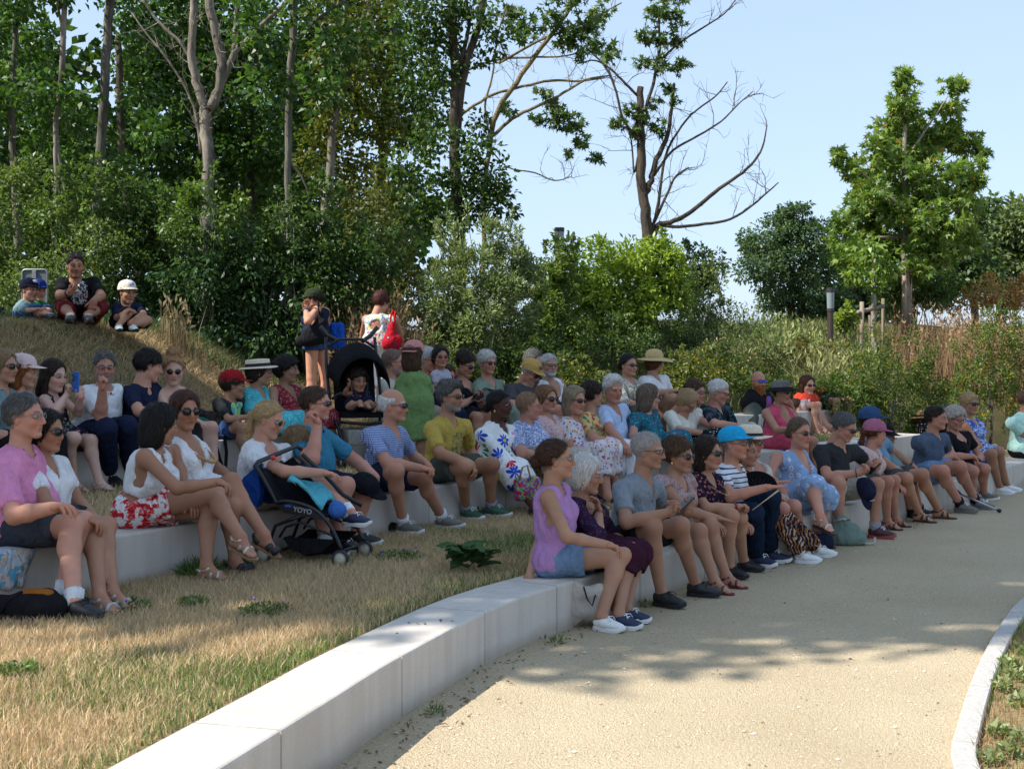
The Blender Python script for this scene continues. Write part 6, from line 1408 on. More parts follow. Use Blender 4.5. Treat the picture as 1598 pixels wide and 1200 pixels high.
tree('tree', 'thick pale-barked trunk standing beside the patch of open sky in the wood', 20, [[(152, 420, 9), (150, 330, 9), (157, 230, 8.5), (164, 120, 8.5), (172, 0, 8), (178, -160, 6)]], [(190, -70, 80), (215, 60, 45), (215, 150, 40), (110, 190, 38), (235, 210, 45), (180, 270, 50)], bk=BK_GREY, thin=.85, group=WOODS, c1=G1, c2=G2)
tree('dead_tree', 'dead tree with peeling pinkish bark forking into bare limbs', 19, [[(322, 400, 12), (324, 260, 11), (320, 200, 11), (322, 172, 11)], [(322, 172, 10), (313, 150, 8), (303, 105, 7.5), (299, 60, 7), (303, 0, 7), (300, -80, 5)], [(328, 172, 10), (341, 140, 8), (345, 90, 8), (336, 50, 8), (325, 0, 8), (318, -80, 6)], [(332, 165, 7), (350, 120, 6.5), (367, 83, 6), (395, 55, 5), (430, 20, 4.5), (452, 0, 4), (480, -30, 3)], [(366, 85, 4.5), (367, 40, 4.5), (372, 0, 4.5), (374, -60, 3)], [(296, 90, 3.5), (280, 65, 3), (262, 50, 3), (240, 25, 2.5), (222, 0, 2.2)], [(313, 240, 2.5), (305, 175, 2.5), (285, 130, 2.2), (255, 85, 2), (230, 55, 1.6), (205, 20, 1.3)]], None, bk=BK_DEAD, thin=.88, tw=(5, .55, .009), cat='dead tree')
tree('tree', 'straight smooth grey trunk rising through the whole height of the wood', 18.5, [[(457, 420, 7.5), (451, 330, 6.5), (449, 240, 6.5), (453, 130, 7), (459, 0, 7.5), (463, -160, 6)], [(452, 255, 2.5), (470, 275, 2), (480, 300, 2), (483, 340, 2)], [(456, 70, 4), (475, 50, 3.6), (497, 30, 3), (540, 0, 2.2)], [(455, 160, 3.), (465, 145, 2.6), (480, 135, 2)]], [(500, -60, 80), (530, 60, 55), (410, 40, 55), (500, 140, 50), (420, 130, 45)], bk=BK_GREY, thin=.85, group=WOODS, c1=G1, c2=G2)
tree('tree', 'leaning brown trunk with yellowing leaves deep in the wood', 23, [[(505, 380, 9), (515, 260, 8), (525, 180, 7), (560, 60, 6), (590, -60, 5)]], [(560, 30, 80), (590, 110, 60), (540, 170, 60), (620, 200, 50), (560, 260, 55), (500, 240, 50), (610, 300, 45), (540, 80, 60)], bk=BK_DEAD, thin=.85, group=WOODS, c1=(.04, .06, .01), c2=(.12, .13, .02), leaf=.11)
tree('tree', 'ivy-wrapped twin-trunked tree at the open edge of the wood', 21, [[(718, 400, 9), (712, 300, 9), (708, 215, 8), (711, 110, 8), (706, 30, 7), (710, -80, 6)], [(712, 215, 6), (722, 130, 6.5), (737, 70, 6), (752, 20, 5.5), (765, -60, 5)], [(709, 120, 4), (722, 85, 3.5), (732, 40, 3), (728, 0, 2.5)]], [(690, 60, 38, 0, 1.3), (700, 110, 32, 0, 1.3), (690, 20, 40), (720, 10, 35, 0, 1.2), (660, 130, 45), (690, 170, 32), (675, 215, 40), (650, 260, 50), (745, 235, 38, 0, 1.4), (765, 285, 42, 0, 1.5), (722, 270, 45, 0, 1.5), (700, 330, 48, 0, 1.3), (780, 320, 35, 0, 1.4), (742, 320, 50, 0, 1.3), (660, 340, 45), (650, 10, 55), (775, 60, 32), (760, 25, 35), (752, 90, 22), (640, 70, 50), (745, 190, 22)], bk=BK_DARK, group=WOODS, c1=(.018, .05, .012), c2=(.07, .12, .025), leaf=.10, tw=(3, .5, .006))
tree('tree', 'slanting bare-limbed tree with lichen-yellow branches reaching over the open sky', 22, [[(755, 330, 5), (765, 218, 6), (778, 170, 6), (805, 130, 5.5), (845, 75, 5), (872, 40, 4.5), (893, 5, 4), (915, -50, 3)], [(770, 212, 4), (800, 185, 4), (835, 168, 3.5), (880, 145, 3), (915, 125, 2.5), (955, 118, 1.6)], [(778, 100, 3), (815, 78, 3), (850, 60, 2.6), (900, 42, 2.2), (970, 5, 1.5)], [(690, 200, 3.5), (730, 172, 3.4), (770, 148, 3.2), (815, 136, 3), (860, 126, 3), (905, 127, 2.2), (945, 122, 1.4)], [(700, 122, 3), (745, 103, 2.8), (785, 92, 2.6), (840, 90, 2.2), (880, 88, 1.6), (922, 79, 1.2)], [(760, 225, 1.6), (790, 260, 1.6), (835, 270, 1.5), (865, 282, 1.4), (893, 276, .9)], [(763, 210, 2.2), (757, 165, 2.4), (768, 120, 2.2), (776, 60, 2), (790, 10, 1.6)]], [(850, 150, 18, 0, 1.3), (868, 178, 26, 0, 1.5), (892, 196, 24, 0, 1.4), (908, 222, 17, 0, 1.4), (930, 248, 13, 0, 1.4), (888, 240, 9, 0, 1.4), (845, 185, 16, 0, 1.4), (800, 20, 30), (830, 45, 22), (865, 25, 30), (890, 60, 28, 0, 1.3), (915, 40, 28, 0, 1.3), (930, 70, 26, 0, 1.3), (955, 85, 18), (905, 85, 16), (815, 60, 16), (880, -20, 45), (790, 170, 14), (940, 20, 25)], bk=BK_LICH, c1=(.04, .08, .018), c2=(.10, .155, .04), thin=.72, leaf=.105, asp=.8, shape='star', dens=620, e=.75, tw=(7, .55, .006), sub=7)
tree('tree', 'half-bare tree standing alone against the sky behind the light green bush', 24, [[(1012, 400, 11), (1008, 340, 10), (1002, 290, 9), (1000, 230, 8), (999, 180, 7.5), (999, 136, 6)], [(1004, 310, 7), (1016, 282, 5.5), (1024, 250, 5), (1042, 210, 4), (1048, 170, 3.2), (1052, 130, 2.2)], [(1013, 378, 8), (1024, 358, 6), (1030, 350, 5), (1052, 345, 4.5), (1080, 330, 4), (1115, 300, 3.6), (1145, 280, 3), (1172, 258, 2.5), (1190, 230, 1.8), (1197, 195, 1)], [(1030, 352, 3.5), (1060, 354, 3), (1100, 350, 2.8), (1140, 342, 2.4), (1175, 320, 2), (1200, 298, 1.5), (1215, 285, 1)], [(1016, 365, 3.2), (1028, 315, 3), (1032, 280, 2.6), (1040, 240, 2.4), (1052, 215, 2.2), (1078, 180, 1.8), (1115, 152, 1.5), (1135, 128, 1)], [(1020, 350, 2.6), (1040, 305, 2.5), (1055, 275, 2), (1075, 262, 1.4)], [(1020, 275, 2.4), (1050, 235, 2.3), (1090, 212, 2), (1125, 190, 1.6), (1150, 165, 1.3), (1175, 143, .8)], [(1001, 225, 3), (985, 205, 2.6), (970, 180, 2.4), (962, 145, 2.2), (945, 105, 2), (915, 75, 1.4)], [(996, 150, 2.6), (975, 130, 2.4), (955, 110, 2), (930, 95, 1.6), (900, 100, 1.2)], [(1008, 170, 3.2), (1022, 120, 3), (1030, 70, 2.6), (1028, 30, 2.2), (1040, 0, 1.6)], [(1025, 100, 2.2), (1060, 68, 2), (1095, 45, 1.7), (1130, 22, 1.3), (1148, 0, 1)], [(996, 240, 2), (990, 270, 1.8), (985, 220, 1.5), (975, 190, 1.2)]],
     [(1028, 18, 26, 0, 1.4), (1055, 28, 18, 0, 1.3), (1005, 58, 20, 0, 1.3), (1035, 60, 22, 0, 1.4), (1055, 62, 14, 0, 1.3), (1000, 100, 14, 0, 1.3), (1030, 100, 18, 0, 1.4), (1060, 105, 18, 0, 1.4), (1045, 142, 14, 0, 1.3), (985, 175, 14, 0, 1.3), (968, 195, 15, 0, 1.4), (1003, 180, 18, 0, 1.4), (1025, 200, 15, 0, 1.4), (995, 205, 14, 0, 1.2), (1022, 160, 13), (1052, 160, 8), (1060, -10, 20)], bk=BK_DARK, leaf=.105, asp=.8, shape='star', dens=620, e=.75, c1=(.04, .08, .02), c2=(.10, .15, .04), thin=.85, tw=(8, .75, .007), sub=7)
# crowns that close the wood behind the first trunks
for (label, d, tr, cl) in (
    ('broad dark maple filling the wood behind the dead tree', 25, [[(385, 420, 10), (392, 200, 8), (400, 40, 7)]], [(300, 30, 90), (250, 110, 70), (350, 150, 80), (400, 70, 80), (270, 200, 70), (400, 220, 70), (330, 260, 75), (250, 280, 65), (420, 310, 70), (340, -40, 100)]),
    ('leafy maple over the squatting man, sky showing through it', 24, [[(215, 420, 7), (190, 240, 6), (185, 60, 5)]], [(210, 20, 55), (225, 120, 50), (200, 210, 50), (60, 60, 40), (45, 250, 60), (120, 290, 60), (195, 320, 60), (10, 330, 60), (75, 170, 40), (270, 340, 60)]),
    ('dark tree between the straight grey trunk and the ivy tree', 26, [[(590, 400, 8), (600, 200, 7), (612, 40, 6)]], [(600, 20, 75), (500, 20, 75), (640, 110, 65), (470, 200, 70), (600, 180, 65), (650, 200, 50), (480, 310, 70), (560, 340, 70), (640, 300, 55), (620, 370, 45), (450, 100, 60), (560, -60, 90)]),
    ('dark tree at the outer end of the wood', 25, [[(-30, 400, 9), (-25, 200, 8), (-20, 0, 7)]], [(-20, 0, 80), (30, 130, 50), (-30, 200, 80), (20, 270, 60), (-60, 100, 90)])):
    tree('tree', label, d, tr, cl, bk=BK_DARK, group=WOODS, c1=G1, c2=(.065, .13, .026), leaf=.115, asp=.7, dens=1050, shape='diamond')
# far wood as one mass
rs = np.random.default_rng(5); lv = Leaves()
for _ in range(150):
    px, py, d = rs.uniform(-120, 660), rs.uniform(60, 500), rs.uniform(36, 46)
    if py < 180 and (math.hypot((px - 140) / 50, (py - 80) / 75) < 1): continue
    if py < 330 and px > 560 + rs.uniform(-40, 60): continue
    p, u = clumped(rs, 150, P(px, py, d), 60 * d / FPX, (1, 1, .85), 5)
    lv.add(leaves_arrays(p, u, .34, .24, 'diamond', rs, (.02, .05, .012), (.06, .11, .025)))
tag(lv.obj('far_wood', None), label='dense dark green wood far behind the tree trunks', kind='stuff')

def shrub(label, d, boxes, leaf=.06, asp=.5, n=3500, c1=(.04, .08, .02), c2=(.10, .16, .04), group=None, droop=.2, accent=None, name='shrub', stems=6, up=0., sub=10, spikes=0, shape='diamond', flat=.5):
    NTREE[0] += 1; rs = np.random.default_rng(300 + NTREE[0])
    b = P(boxes[0][0], boxes[0][1], d); g = gz(b[0], b[1]); org = np.array([b[0], b[1], g])
    root = empty(name, tuple(org), label=label, cat='shrub', group=group); lv = Leaves(); m = MB()
    tot = sum(q[2] * q[3] for q in boxes)
    for q in boxes:
        px, py, rx, rz = q[:4]; dd = d + (q[4] if len(q) > 4 else 0); c = P(px, py, dd); k = dd / FPX
        fl = np.array([rx * k, min(rx, 110) * k * .8, rz * k]); nn = int(n * q[2] * q[3] / tot)
        cs, _ = ball(rs, sub * 6, c, 1., fl, .40); i = rs.integers(0, len(cs), nn)
        pq, u = ball(rs, nn, (0, 0, 0), fl.min() * .30, (1, 1, .9), .6)
        u = u + unit(cs[i] - c) * .7 + np.array([0, 0, up])
        lv.add(leaves_arrays(cs[i] + pq, u, leaf, leaf * asp, shape, rs, c1, c2, droop, flat, accent))
        for _ in range(spikes):
            a = rs.uniform(-1, 1); s0 = c + fl * np.array([a * .9, rs.uniform(-.5, .5), math.sqrt(max(1 - a * a, 0)) * .8]); L = rs.uniform(.25, .6) * (fl[2] * .8)
            dr = nrm(np.array([a * .35, 0, 1]) + rs.normal(0, .1, 3)); t = rs.random(46) * L
            pq = s0 + dr * t[:, None] + rs.normal(0, .012, (46, 3))
            lv.add(leaves_arrays(pq, np.tile(dr, (46, 1)) + rs.normal(0, .7, (46, 3)), leaf, leaf * asp, shape, rs, c1, c2, 0, flat)); m.tube(np.array([s0 - dr * .2, s0 + dr * L * .9]) - org, [.004, .002], 4)
    c = P(boxes[0][0], boxes[0][1], d)
    for _ in range(stems):
        e_ = c + rs.normal(0, 1, 3) * np.array([boxes[0][2], 40, boxes[0][3] * .5]) * d / FPX * .32
        b_ = org + np.array([rs.normal(0, .15), rs.normal(0, .1), -.05]); m.tube(np.array([b_, b_ * .45 + e_ * .55 + rs.normal(0, .06, 3), e_]) - org, [.016, .010, .004], 5)
    if m.v: tag(m.build('stem', BK_GREY, root, smooth=True), kind='stuff')
    lv.obj('foliage', root, org=org); return root
UND = 'bushes of the undergrowth'
shrub('sunlit leafy undergrowth bush at the outer end of the mound', 18.0, [(20, 340, 90, 90), (-40, 420, 60, 60), (90, 390, 50, 60)], leaf=.075, n=6500, c1=(.05, .09, .018), c2=(.13, .18, .05), group=UND)
shrub('pale green bush behind the squatting man', 17.2, [(95, 440, 70, 55), (30, 455, 60, 45), (150, 400, 50, 60)], leaf=.06, n=4500, c1=(.06, .10, .02), c2=(.14, .19, .06), group=UND)
shrub('mid-green bush under the thick pale trunk', 17.8, [(185, 390, 70, 80), (250, 410, 60, 70), (220, 330, 55, 55)], leaf=.075, n=6000, c1=(.025, .06, .014), c2=(.08, .13, .035), group=UND)
shrub('large glossy dark shrub with hanging leaves behind the top bench', 17.6, [(330, 470, 100, 95), (420, 500, 95, 95), (250, 490, 50, 60), (480, 470, 75, 95), (360, 400, 80, 60)], leaf=.085, n=13000, c1=(.016, .048, .013), c2=(.055, .105, .035), droop=.9, group=UND, stems=10)
shrub('dark green thicket beneath the straight grey trunk', 17.5, [(440, 400, 70, 50), (510, 420, 70, 80), (570, 400, 60, 70), (545, 480, 60, 60)], leaf=.07, n=7000, c1=(.02, .05, .014), c2=(.07, .12, .03), group=UND)
shrub('yellowish thicket deep under the wood', 19.5, [(560, 350, 80, 60), (610, 430, 60, 60), (640, 470, 50, 60)], leaf=.07, n=4500, c1=(.05, .07, .015), c2=(.13, .13, .04), group=UND)
shrub('tall grey-green willow shrub with upright shoots', 17.6, [(745, 440, 82, 105), (700, 470, 45, 80), (800, 455, 48, 85), (745, 530, 80, 50)], leaf=.075, asp=.30, n=15000, c1=(.085, .12, .042), c2=(.21, .26, .12), droop=-.1, up=.9, spikes=7, stems=12, flat=.15)
shrub('slender light green shrub with loose shoots in front of the round bush', 18.6, [(862, 455, 45, 75), (885, 420, 28, 50), (835, 490, 40, 60), (870, 530, 50, 40)], leaf=.06, n=7500, c1=(.06, .11, .018), c2=(.15, .20, .05), spikes=4, up=.5)
shrub('bright yellow-green elder bush below the half-bare tree', 20, [(965, 440, 95, 72), (1030, 435, 52, 62), (900, 470, 55, 55), (980, 495, 90, 40), (1050, 430, 25, 35)], leaf=.09, asp=.42, n=15000, c1=(.11, .185, .02), c2=(.27, .35, .055), stems=8, spikes=3)
shrub('small dark evergreen between the bright bush and the round tree', 27, [(1095, 420, 38, 45), (1085, 460, 40, 40)], leaf=.10, n=2600, c1=(.015, .038, .016), c2=(.05, .085, .035), spikes=2)
shrub('thin pale shrub with sparse leaves in front of the dark evergreen', 20.5, [(1110, 465, 40, 55), (1130, 510, 50, 40), (1080, 510, 40, 40)], leaf=.055, n=2400, c1=(.07, .11, .03), c2=(.16, .19, .07), spikes=4, up=.4)
shrub('airy sapling with light leaves in front of the dead forked tree', 17.3, [(335, 320, 55, 60), (290, 350, 40, 50)], leaf=.075, n=1500, c1=(.05, .10, .02), c2=(.12, .18, .045), group=UND, spikes=3, sub=6)
shrub('airy sapling tangled round the foot of the straight grey trunk', 17.4, [(455, 345, 45, 50), (500, 330, 40, 55)], leaf=.075, n=1500, c1=(.03, .07, .018), c2=(.09, .14, .035), group=UND, spikes=3, sub=6)
shrub('airy sapling round the foot of the crooked brownish trunk', 17.6, [(100, 330, 50, 60), (150, 300, 40, 60)], leaf=.075, n=1700, c1=(.05, .10, .02), c2=(.12, .18, .045), group=UND, spikes=3, sub=6)
YF = (.05, (.50, .34, .03)); LOW = 'low shrubs with yellow flowers on the bank'
shrub('low bank shrub dotted with yellow flowers, widest of the bank', 17.6, [(1400, 580, 75, 72), (1345, 620, 45, 45), (1455, 615, 40, 45)], leaf=.045, n=8000, c1=(.045, .08, .016), c2=(.11, .15, .035), accent=YF, group=LOW, up=.2, spikes=3)
shrub('taller bank shrub with yellow flowers behind the blonde woman', 19.6, [(1540, 570, 55, 98), (1590, 580, 50, 95), (1510, 620, 40, 50)], leaf=.045, n=8000, c1=(.045, .085, .016), c2=(.11, .16, .035), accent=YF, group=LOW, up=.2, spikes=3)
shrub('low green bank shrub behind the woman in black with grey curls', 18.2, [(1470, 655, 55, 35), (1400, 660, 50, 30)], leaf=.05, n=4500, c1=(.05, .085, .018), c2=(.13, .17, .04), accent=(.02, YF[1]), group=LOW, up=.4)
shrub('withered orange-brown shrub at the edge of the meadow', 25, [(1560, 455, 45, 25), (1600, 470, 40, 30), (1520, 470, 30, 18)], leaf=.07, n=2600, c1=(.28, .17, .07), c2=(.42, .28, .12), spikes=3)
shrub('leafy green shrub under the plane tree', 26, [(1430, 445, 40, 30), (1475, 455, 40, 30), (1400, 470, 40, 25)], leaf=.09, n=3200, c1=(.05, .10, .02), c2=(.12, .18, .05))
shrub('low vine with round yellow-green leaves by the lamp post', 22, [(1325, 495, 14, 22), (1312, 500, 10, 16)], leaf=.09, asp=.8, n=380, c1=(.12, .18, .03), c2=(.22, .27, .05), stems=3)
HB = 'clumps of wild herbs on the bank'
for i, (px, py, d, rx, rz, lab, c1, c2, ac) in enumerate(((880, 590, 16.6, 60, 35, 'herb clump with mustard-yellow flower heads behind the man in mustard cap', (.05, .08, .02), (.12, .15, .04), (.10, (.42, .30, .03))), (950, 540, 18.5, 70, 45, 'tall dark herb clump under the bright elder bush', (.035, .07, .02), (.09, .13, .035), None), (1090, 585, 17.2, 60, 40, 'yellow-flowered herb clump beside the floppy straw hat', (.06, .09, .02), (.13, .16, .04), (.12, (.45, .32, .03))), (1030, 520, 20, 80, 35, 'grey-green herb clump half way up the bank', (.06, .09, .035), (.14, .17, .075), None), (1160, 560, 19, 70, 40, 'herb clump with faded pinkish flower heads on the bank', (.05, .08, .025), (.12, .15, .05), (.10, (.30, .20, .15))), (1190, 610, 17.5, 55, 30, 'low herb clump behind the bald man with the red beard', (.05, .09, .02), (.12, .17, .045), (.05, (.40, .30, .05))), (1280, 560, 19.2, 60, 35, 'herb clump with rusty withered stems on the bank', (.07, .09, .025), (.15, .16, .05), (.18, (.30, .15, .06))), (1310, 620, 17.4, 55, 35, 'leafy green herb clump behind the red cap', (.05, .09, .02), (.12, .17, .045), None), (830, 560, 17.4, 55, 40, 'dark herb clump at the foot of the slender shrub', (.035, .07, .02), (.09, .13, .035), None), (700, 580, 16.8, 60, 30, 'shaded herb clump behind the toddler with pink sunglasses', (.04, .07, .02), (.10, .13, .04), None))):
    shrub(lab, d, [(px, py, rx, rz), (px + rx * .7, py + 8, rx * .5, rz * .7), (px - rx * .7, py + 8, rx * .5, rz * .7)], leaf=.05, n=4200, c1=c1, c2=c2, accent=ac, group=HB, up=.5, spikes=3, stems=3, name='herb_clump')
# standing trees of the meadow
tree('plane_tree', 'young plane tree with big lobed leaves, tied to a wooden stake', 25, [[(1414, 470, 7), (1413, 420, 6), (1414, 340, 5), (1412, 250, 4), (1412, 170, 2), (1413, 125, .8)], [(1414, 330, 3), (1370, 290, 2), (1320, 250, 1.2)], [(1414, 300, 3), (1460, 262, 1.6), (1490, 240, .7)], [(1413, 250, 2.5), (1450, 195, 1.6), (1480, 150, .7)], [(1414, 370, 3), (1360, 370, 2), (1310, 365, 1.2)], [(1414, 360, 3), (1470, 340, 2), (1520, 310, 1.2)]],
     [(1412, 125, 22, 0, 1.3), (1410, 165, 34), (1395, 205, 38), (1380, 245, 42), (1425, 230, 48), (1488, 135, 20, .5, 1.3), (1478, 175, 30, .5), (1465, 220, 40, .8), (1500, 225, 30, .8), (1530, 235, 18, .5), (1505, 270, 34), (1310, 245, 17, -.3, 1.3), (1328, 262, 18, -.3, 1.2), (1350, 285, 32), (1400, 290, 55), (1455, 290, 55), (1345, 330, 42), (1400, 345, 62), (1460, 345, 58), (1510, 320, 32), (1310, 350, 26, -.4), (1330, 385, 40), (1390, 395, 55), (1450, 395, 52), (1495, 375, 34), (1360, 300, 30, -.8), (1520, 285, 20), (1420, 430, 30), (1340, 425, 22)],
     leaf=.115, shape='star', dens=1450, e=.5, c1=(.06, .125, .022), c2=(.19, .255, .06), droop=.25, sub=5, bk=BK_PALE, accent=(.012, (.35, .22, .04)))
tree('small_tree', 'small young tree with oval leaves between two wooden stakes', 23, [[(1364, 530, 4), (1363, 480, 4), (1364, 445, 4), (1366, 400, 2)]], [(1350, 405, 24), (1385, 415, 22), (1365, 440, 16), (1335, 425, 14), (1362, 385, 20)], leaf=.13, asp=.5, dens=1300, c1=(.07, .14, .02), c2=(.17, .24, .05), droop=.9, bk=BK_PALE)
tree('round_tree', 'round dense blue-green tree across the meadow', 31, [[(1235, 520, 6), (1237, 420, 5)]], [(1235, 360, 42), (1200, 385, 42), (1265, 370, 40), (1185, 425, 38), (1240, 430, 55), (1290, 420, 38), (1215, 475, 40), (1270, 480, 42), (1175, 390, 22), (1230, 335, 22), (1165, 370, 14), (1305, 470, 30), (1255, 325, 12)], leaf=.10, dens=3000, c1=(.03, .065, .028), c2=(.085, .135, .06), bk=BK_DARK, asp=.5)
for (label, cl, d, c1, c2) in (('pale feathery trees at the far edge of the meadow, under the sky', [(1560, 360, 45), (1600, 400, 55), (1540, 410, 40), (1590, 340, 30), (1620, 350, 60), (1570, 440, 45)], 46, (.075, .115, .045), (.16, .20, .085)), ('darker tree behind the plane tree at the far edge of the meadow', [(1520, 340, 30), (1500, 380, 40), (1480, 430, 45), (1440, 440, 40), (1530, 430, 35), (1545, 320, 18)], 42, (.045, .085, .03), (.10, .15, .055)), ('dark tree mass between the round tree and the plane tree', [(1330, 440, 40), (1310, 400, 30), (1350, 480, 40), (1300, 490, 40), (1395, 470, 40)], 38, (.02, .045, .02), (.055, .09, .04))):
    tree('far_tree', label, d, [[(cl[0][0], 500, 6), (cl[0][0], cl[0][1], 4)]], cl, leaf=.22, asp=.5, dens=1000, c1=c1, c2=c2, bk=BK_DARK)
# trees outside the picture that throw the shade over the seats
SH = 'tall shade trees beside the seats, outside the picture'
sh_me = None
for i, (x, y, s_) in enumerate(((-9.4, 6.9, 1.25), (-13.5, 7.6, 1.6))):
    g = gz(x, y); root = empty('shade_tree', (x, y, g), i * 1.3, label=['tall leafy tree beside the seats, nearest to them','tallest leafy tree behind, level with the near end of the benches','tallest leafy tree behind, level with the mound'][i], cat='tree', group=SH)
    if sh_me is None:
        rs = np.random.default_rng(77); lv = Leaves()
        for _ in range(41):
            zz = rs.uniform(3.2, 15.0); rr = 2.7 * math.sqrt(max(.12, 1 - ((zz - 8.2) / 7.4) ** 2)); a = rs.uniform(0, 6.28); q = rr * math.sqrt(rs.random()) * .75
            p, u = clumped(rs, 330, (q * math.cos(a), q * math.sin(a), zz), 1.15, (1, 1, .9), 6); lv.add(leaves_arrays(p, u, .24, .17, 'diamond', rs, (.03, .07, .015), (.08, .14, .03)))
        oc = lv.obj('crown', root); sh_me = oc.data
        m = MB(); m.tube([(0, 0, -.3), (.05, 0, 3), (-.1, .1, 8), (0, 0, 14)], [.24, .19, .13, .04], 9); ot = m.build('trunk', BK_GREY, root, smooth=True); sh_tr = ot.data
    else:
        oc = link(bpy.data.objects.new('crown', sh_me), root); ot = link(bpy.data.objects.new('trunk', sh_tr), root)
    root.scale = (s_, s_, s_)

# ------------------------------------------------------------------ grasses
def blades(name, pts, h, wd, c_fn, label, rs, lean=.35, parent=None, bend=True, kind='stuff'):
    n = len(pts); hh = h * rs.uniform(.45, 1.25, n); a = rs.uniform(0, 6.283, n); sd = np.stack([np.cos(a), np.sin(a), np.zeros(n)], 1) * (wd * rs.uniform(.7, 1.3, n))[:, None]
    ln = np.stack([rs.normal(0, lean, n), rs.normal(0, lean, n), np.ones(n)], 1); tip = pts + ln * hh[:, None]; mid = pts + (ln * np.array([.35, .35, 1])) * (hh * .55)[:, None]
    V = np.stack([pts - sd, pts + sd, mid + sd * .75, mid - sd * .75, tip], 1).reshape(-1, 3); b = np.arange(n)[:, None] * 5
    o = mesh_np(name, V, b + np.array([0, 1, 2, 3]), b + np.array([3, 2, 4]), mats=[BLADE], cols=np.repeat(c_fn(pts, rs), 5, axis=0), smooth=False, parent=parent)
    return tag(o, label=label if parent is None else None, kind=kind)
def scatter_between(A, B, n, rs, t0=.0, t1=1., s0=0., s1=1.):
    la, lb = arclen(A)[-1], arclen(B)[-1]; u = s0 + (s1 - s0) * rs.random(n); k = t0 + (t1 - t0) * rs.random(n)
    return at_len(A, u * la) * (1 - k[:, None]) + at_len(B, u * lb) * k[:, None], k, u
rs = np.random.default_rng(21)
STRAWC, GREENC_ = np.array([.66, .515, .335]), np.array([.13, .19, .045])
def lawn_col(pts, rs):
    k = wob(pts * np.array([1, 1, 0]), 2.1, 1.) + .8 * wob(pts * np.array([1, 1, 0]), 6., 2.); d = np.abs(sdist(LINE1, pts[:, 0], pts[:, 1])) - BW
    g = np.clip(-.06 + .34 * k + .55 * np.exp(-np.maximum(d, 0) / .22), .03, .9); m = rs.random(len(pts)) < g
    c = np.where(m[:, None], GREENC_ * rs.uniform(.7, 1.5, (len(pts), 1)), STRAWC * rs.uniform(.55, 1.3, (len(pts), 1)) * np.array([1, .97 + .0, .9]))
    return c
L1b, L2f = offset(LINE1, BW + .01), offset(LINE2, -.01)
p1, k, u = scatter_between(L1b, L2f, 300000, rs, 0, 1, .0, .72)
keep = (p1[:, 1] > 3.0) & (rs.random(len(p1)) < np.clip(1.25 - (p1[:, 1] - 4) / 11, .22, 1)) & (np.abs(p1[:, 0]) < .42 * p1[:, 1] + .3)
p1 = p1[keep]; pts = np.c_[p1, np.full(len(p1), Z1 - .022)]
blades('lawn_grass', pts, .062, .0021, lawn_col, 'dry straw-coloured grass with green patches between the lowest and middle bench', rs)
p2, k, u = scatter_between(offset(LINE2, BW + .01), offset(LINE3, -.01), 60000, rs); pts = np.c_[p2, np.full(len(p2), Z2 - .022)]
blades('lawn_grass', pts, .06, .0026, lawn_col, 'dry grass between the middle and the top bench', rs)
vp = at_len(vl, rs.random(46000) * arclen(vl)[-1] * .75) + rs.random((46000, 1)) ** 1.5 * np.array([3.0, -2.3]); pts = np.c_[vp, np.full(len(vp), .0)]
def verge_col(p, rs):
    m = rs.random(len(p)) < np.clip(.42 + .5 * wob(p, 5., 4.), 0, .95); return np.where(m[:, None], GREENC_ * rs.uniform(.7, 1.5, (len(p), 1)), np.array([.36, .23, .11]) * rs.uniform(.5, 1.3, (len(p), 1)))
blades('verge_grass', pts, .065, .0025, verge_col, 'dry verge grass with green weeds beyond the kerb', rs)
def on_ground(x, y): return np.c_[x, y, hground(x, y) - .02]
def region(n, x0, x1, y0, y1, cond, rs):
    x = rs.uniform(x0, x1, n); y = rs.uniform(y0, y1, n); s = sdist(LINE3X, x, y); k = cond(x, y, s); return on_ground(x[k], y[k])
def mound_col(p, rs):
    m = rs.random(len(p)) < np.clip(.08 + .35 * wob(p, 1.6, 3.), 0, .8); return np.where(m[:, None], np.array([.09, .12, .035]) * rs.uniform(.6, 1.4, (len(p), 1)), np.array([.50, .365, .195]) * rs.uniform(.45, 1.3, (len(p), 1)))
pm = region(130000, -9, -.5, 8.5, 17.5, lambda x, y, s: (s > BW + .05) & (s < 5.2) & (x < -1.2 - .0 * y), rs)
blades('mound_grass', pm, .10, .0042, mound_col, 'dry mown grass lying on the mound behind the top bench', rs, lean=1.1)
def meadow_col(p, rs):
    k = wob(p * np.array([1, 1, 0]), 1.1, 5.); r = rs.random(len(p)); c = np.array([.095, .135, .04]) * rs.uniform(.5, 1.45, (len(p), 1))
    st = r < np.clip(.18 + .25 * k, .03, .8); c[st] = np.array([.36, .27, .11]) * rs.uniform(.5, 1.25, (st.sum(), 1)); return c
pmd = region(120000, -1.5, 12, 13.5, 30, lambda x, y, s: (s > BW + .1) & (rs.random(len(x)) < np.clip(1.25 - s / 11, .2, 1)), rs)
blades('meadow_grass', pmd, .27, .006, meadow_col, 'tall loose meadow grass on the slope behind the top bench', rs, lean=.35)
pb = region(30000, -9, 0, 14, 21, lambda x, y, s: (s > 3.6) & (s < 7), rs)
blades('shade_grass', pb, .2, .006, lambda p, r: np.array([.05, .10, .025]) * r.uniform(.5, 1.4, (len(p), 1)), 'green grass in the shade behind the mound', rs)
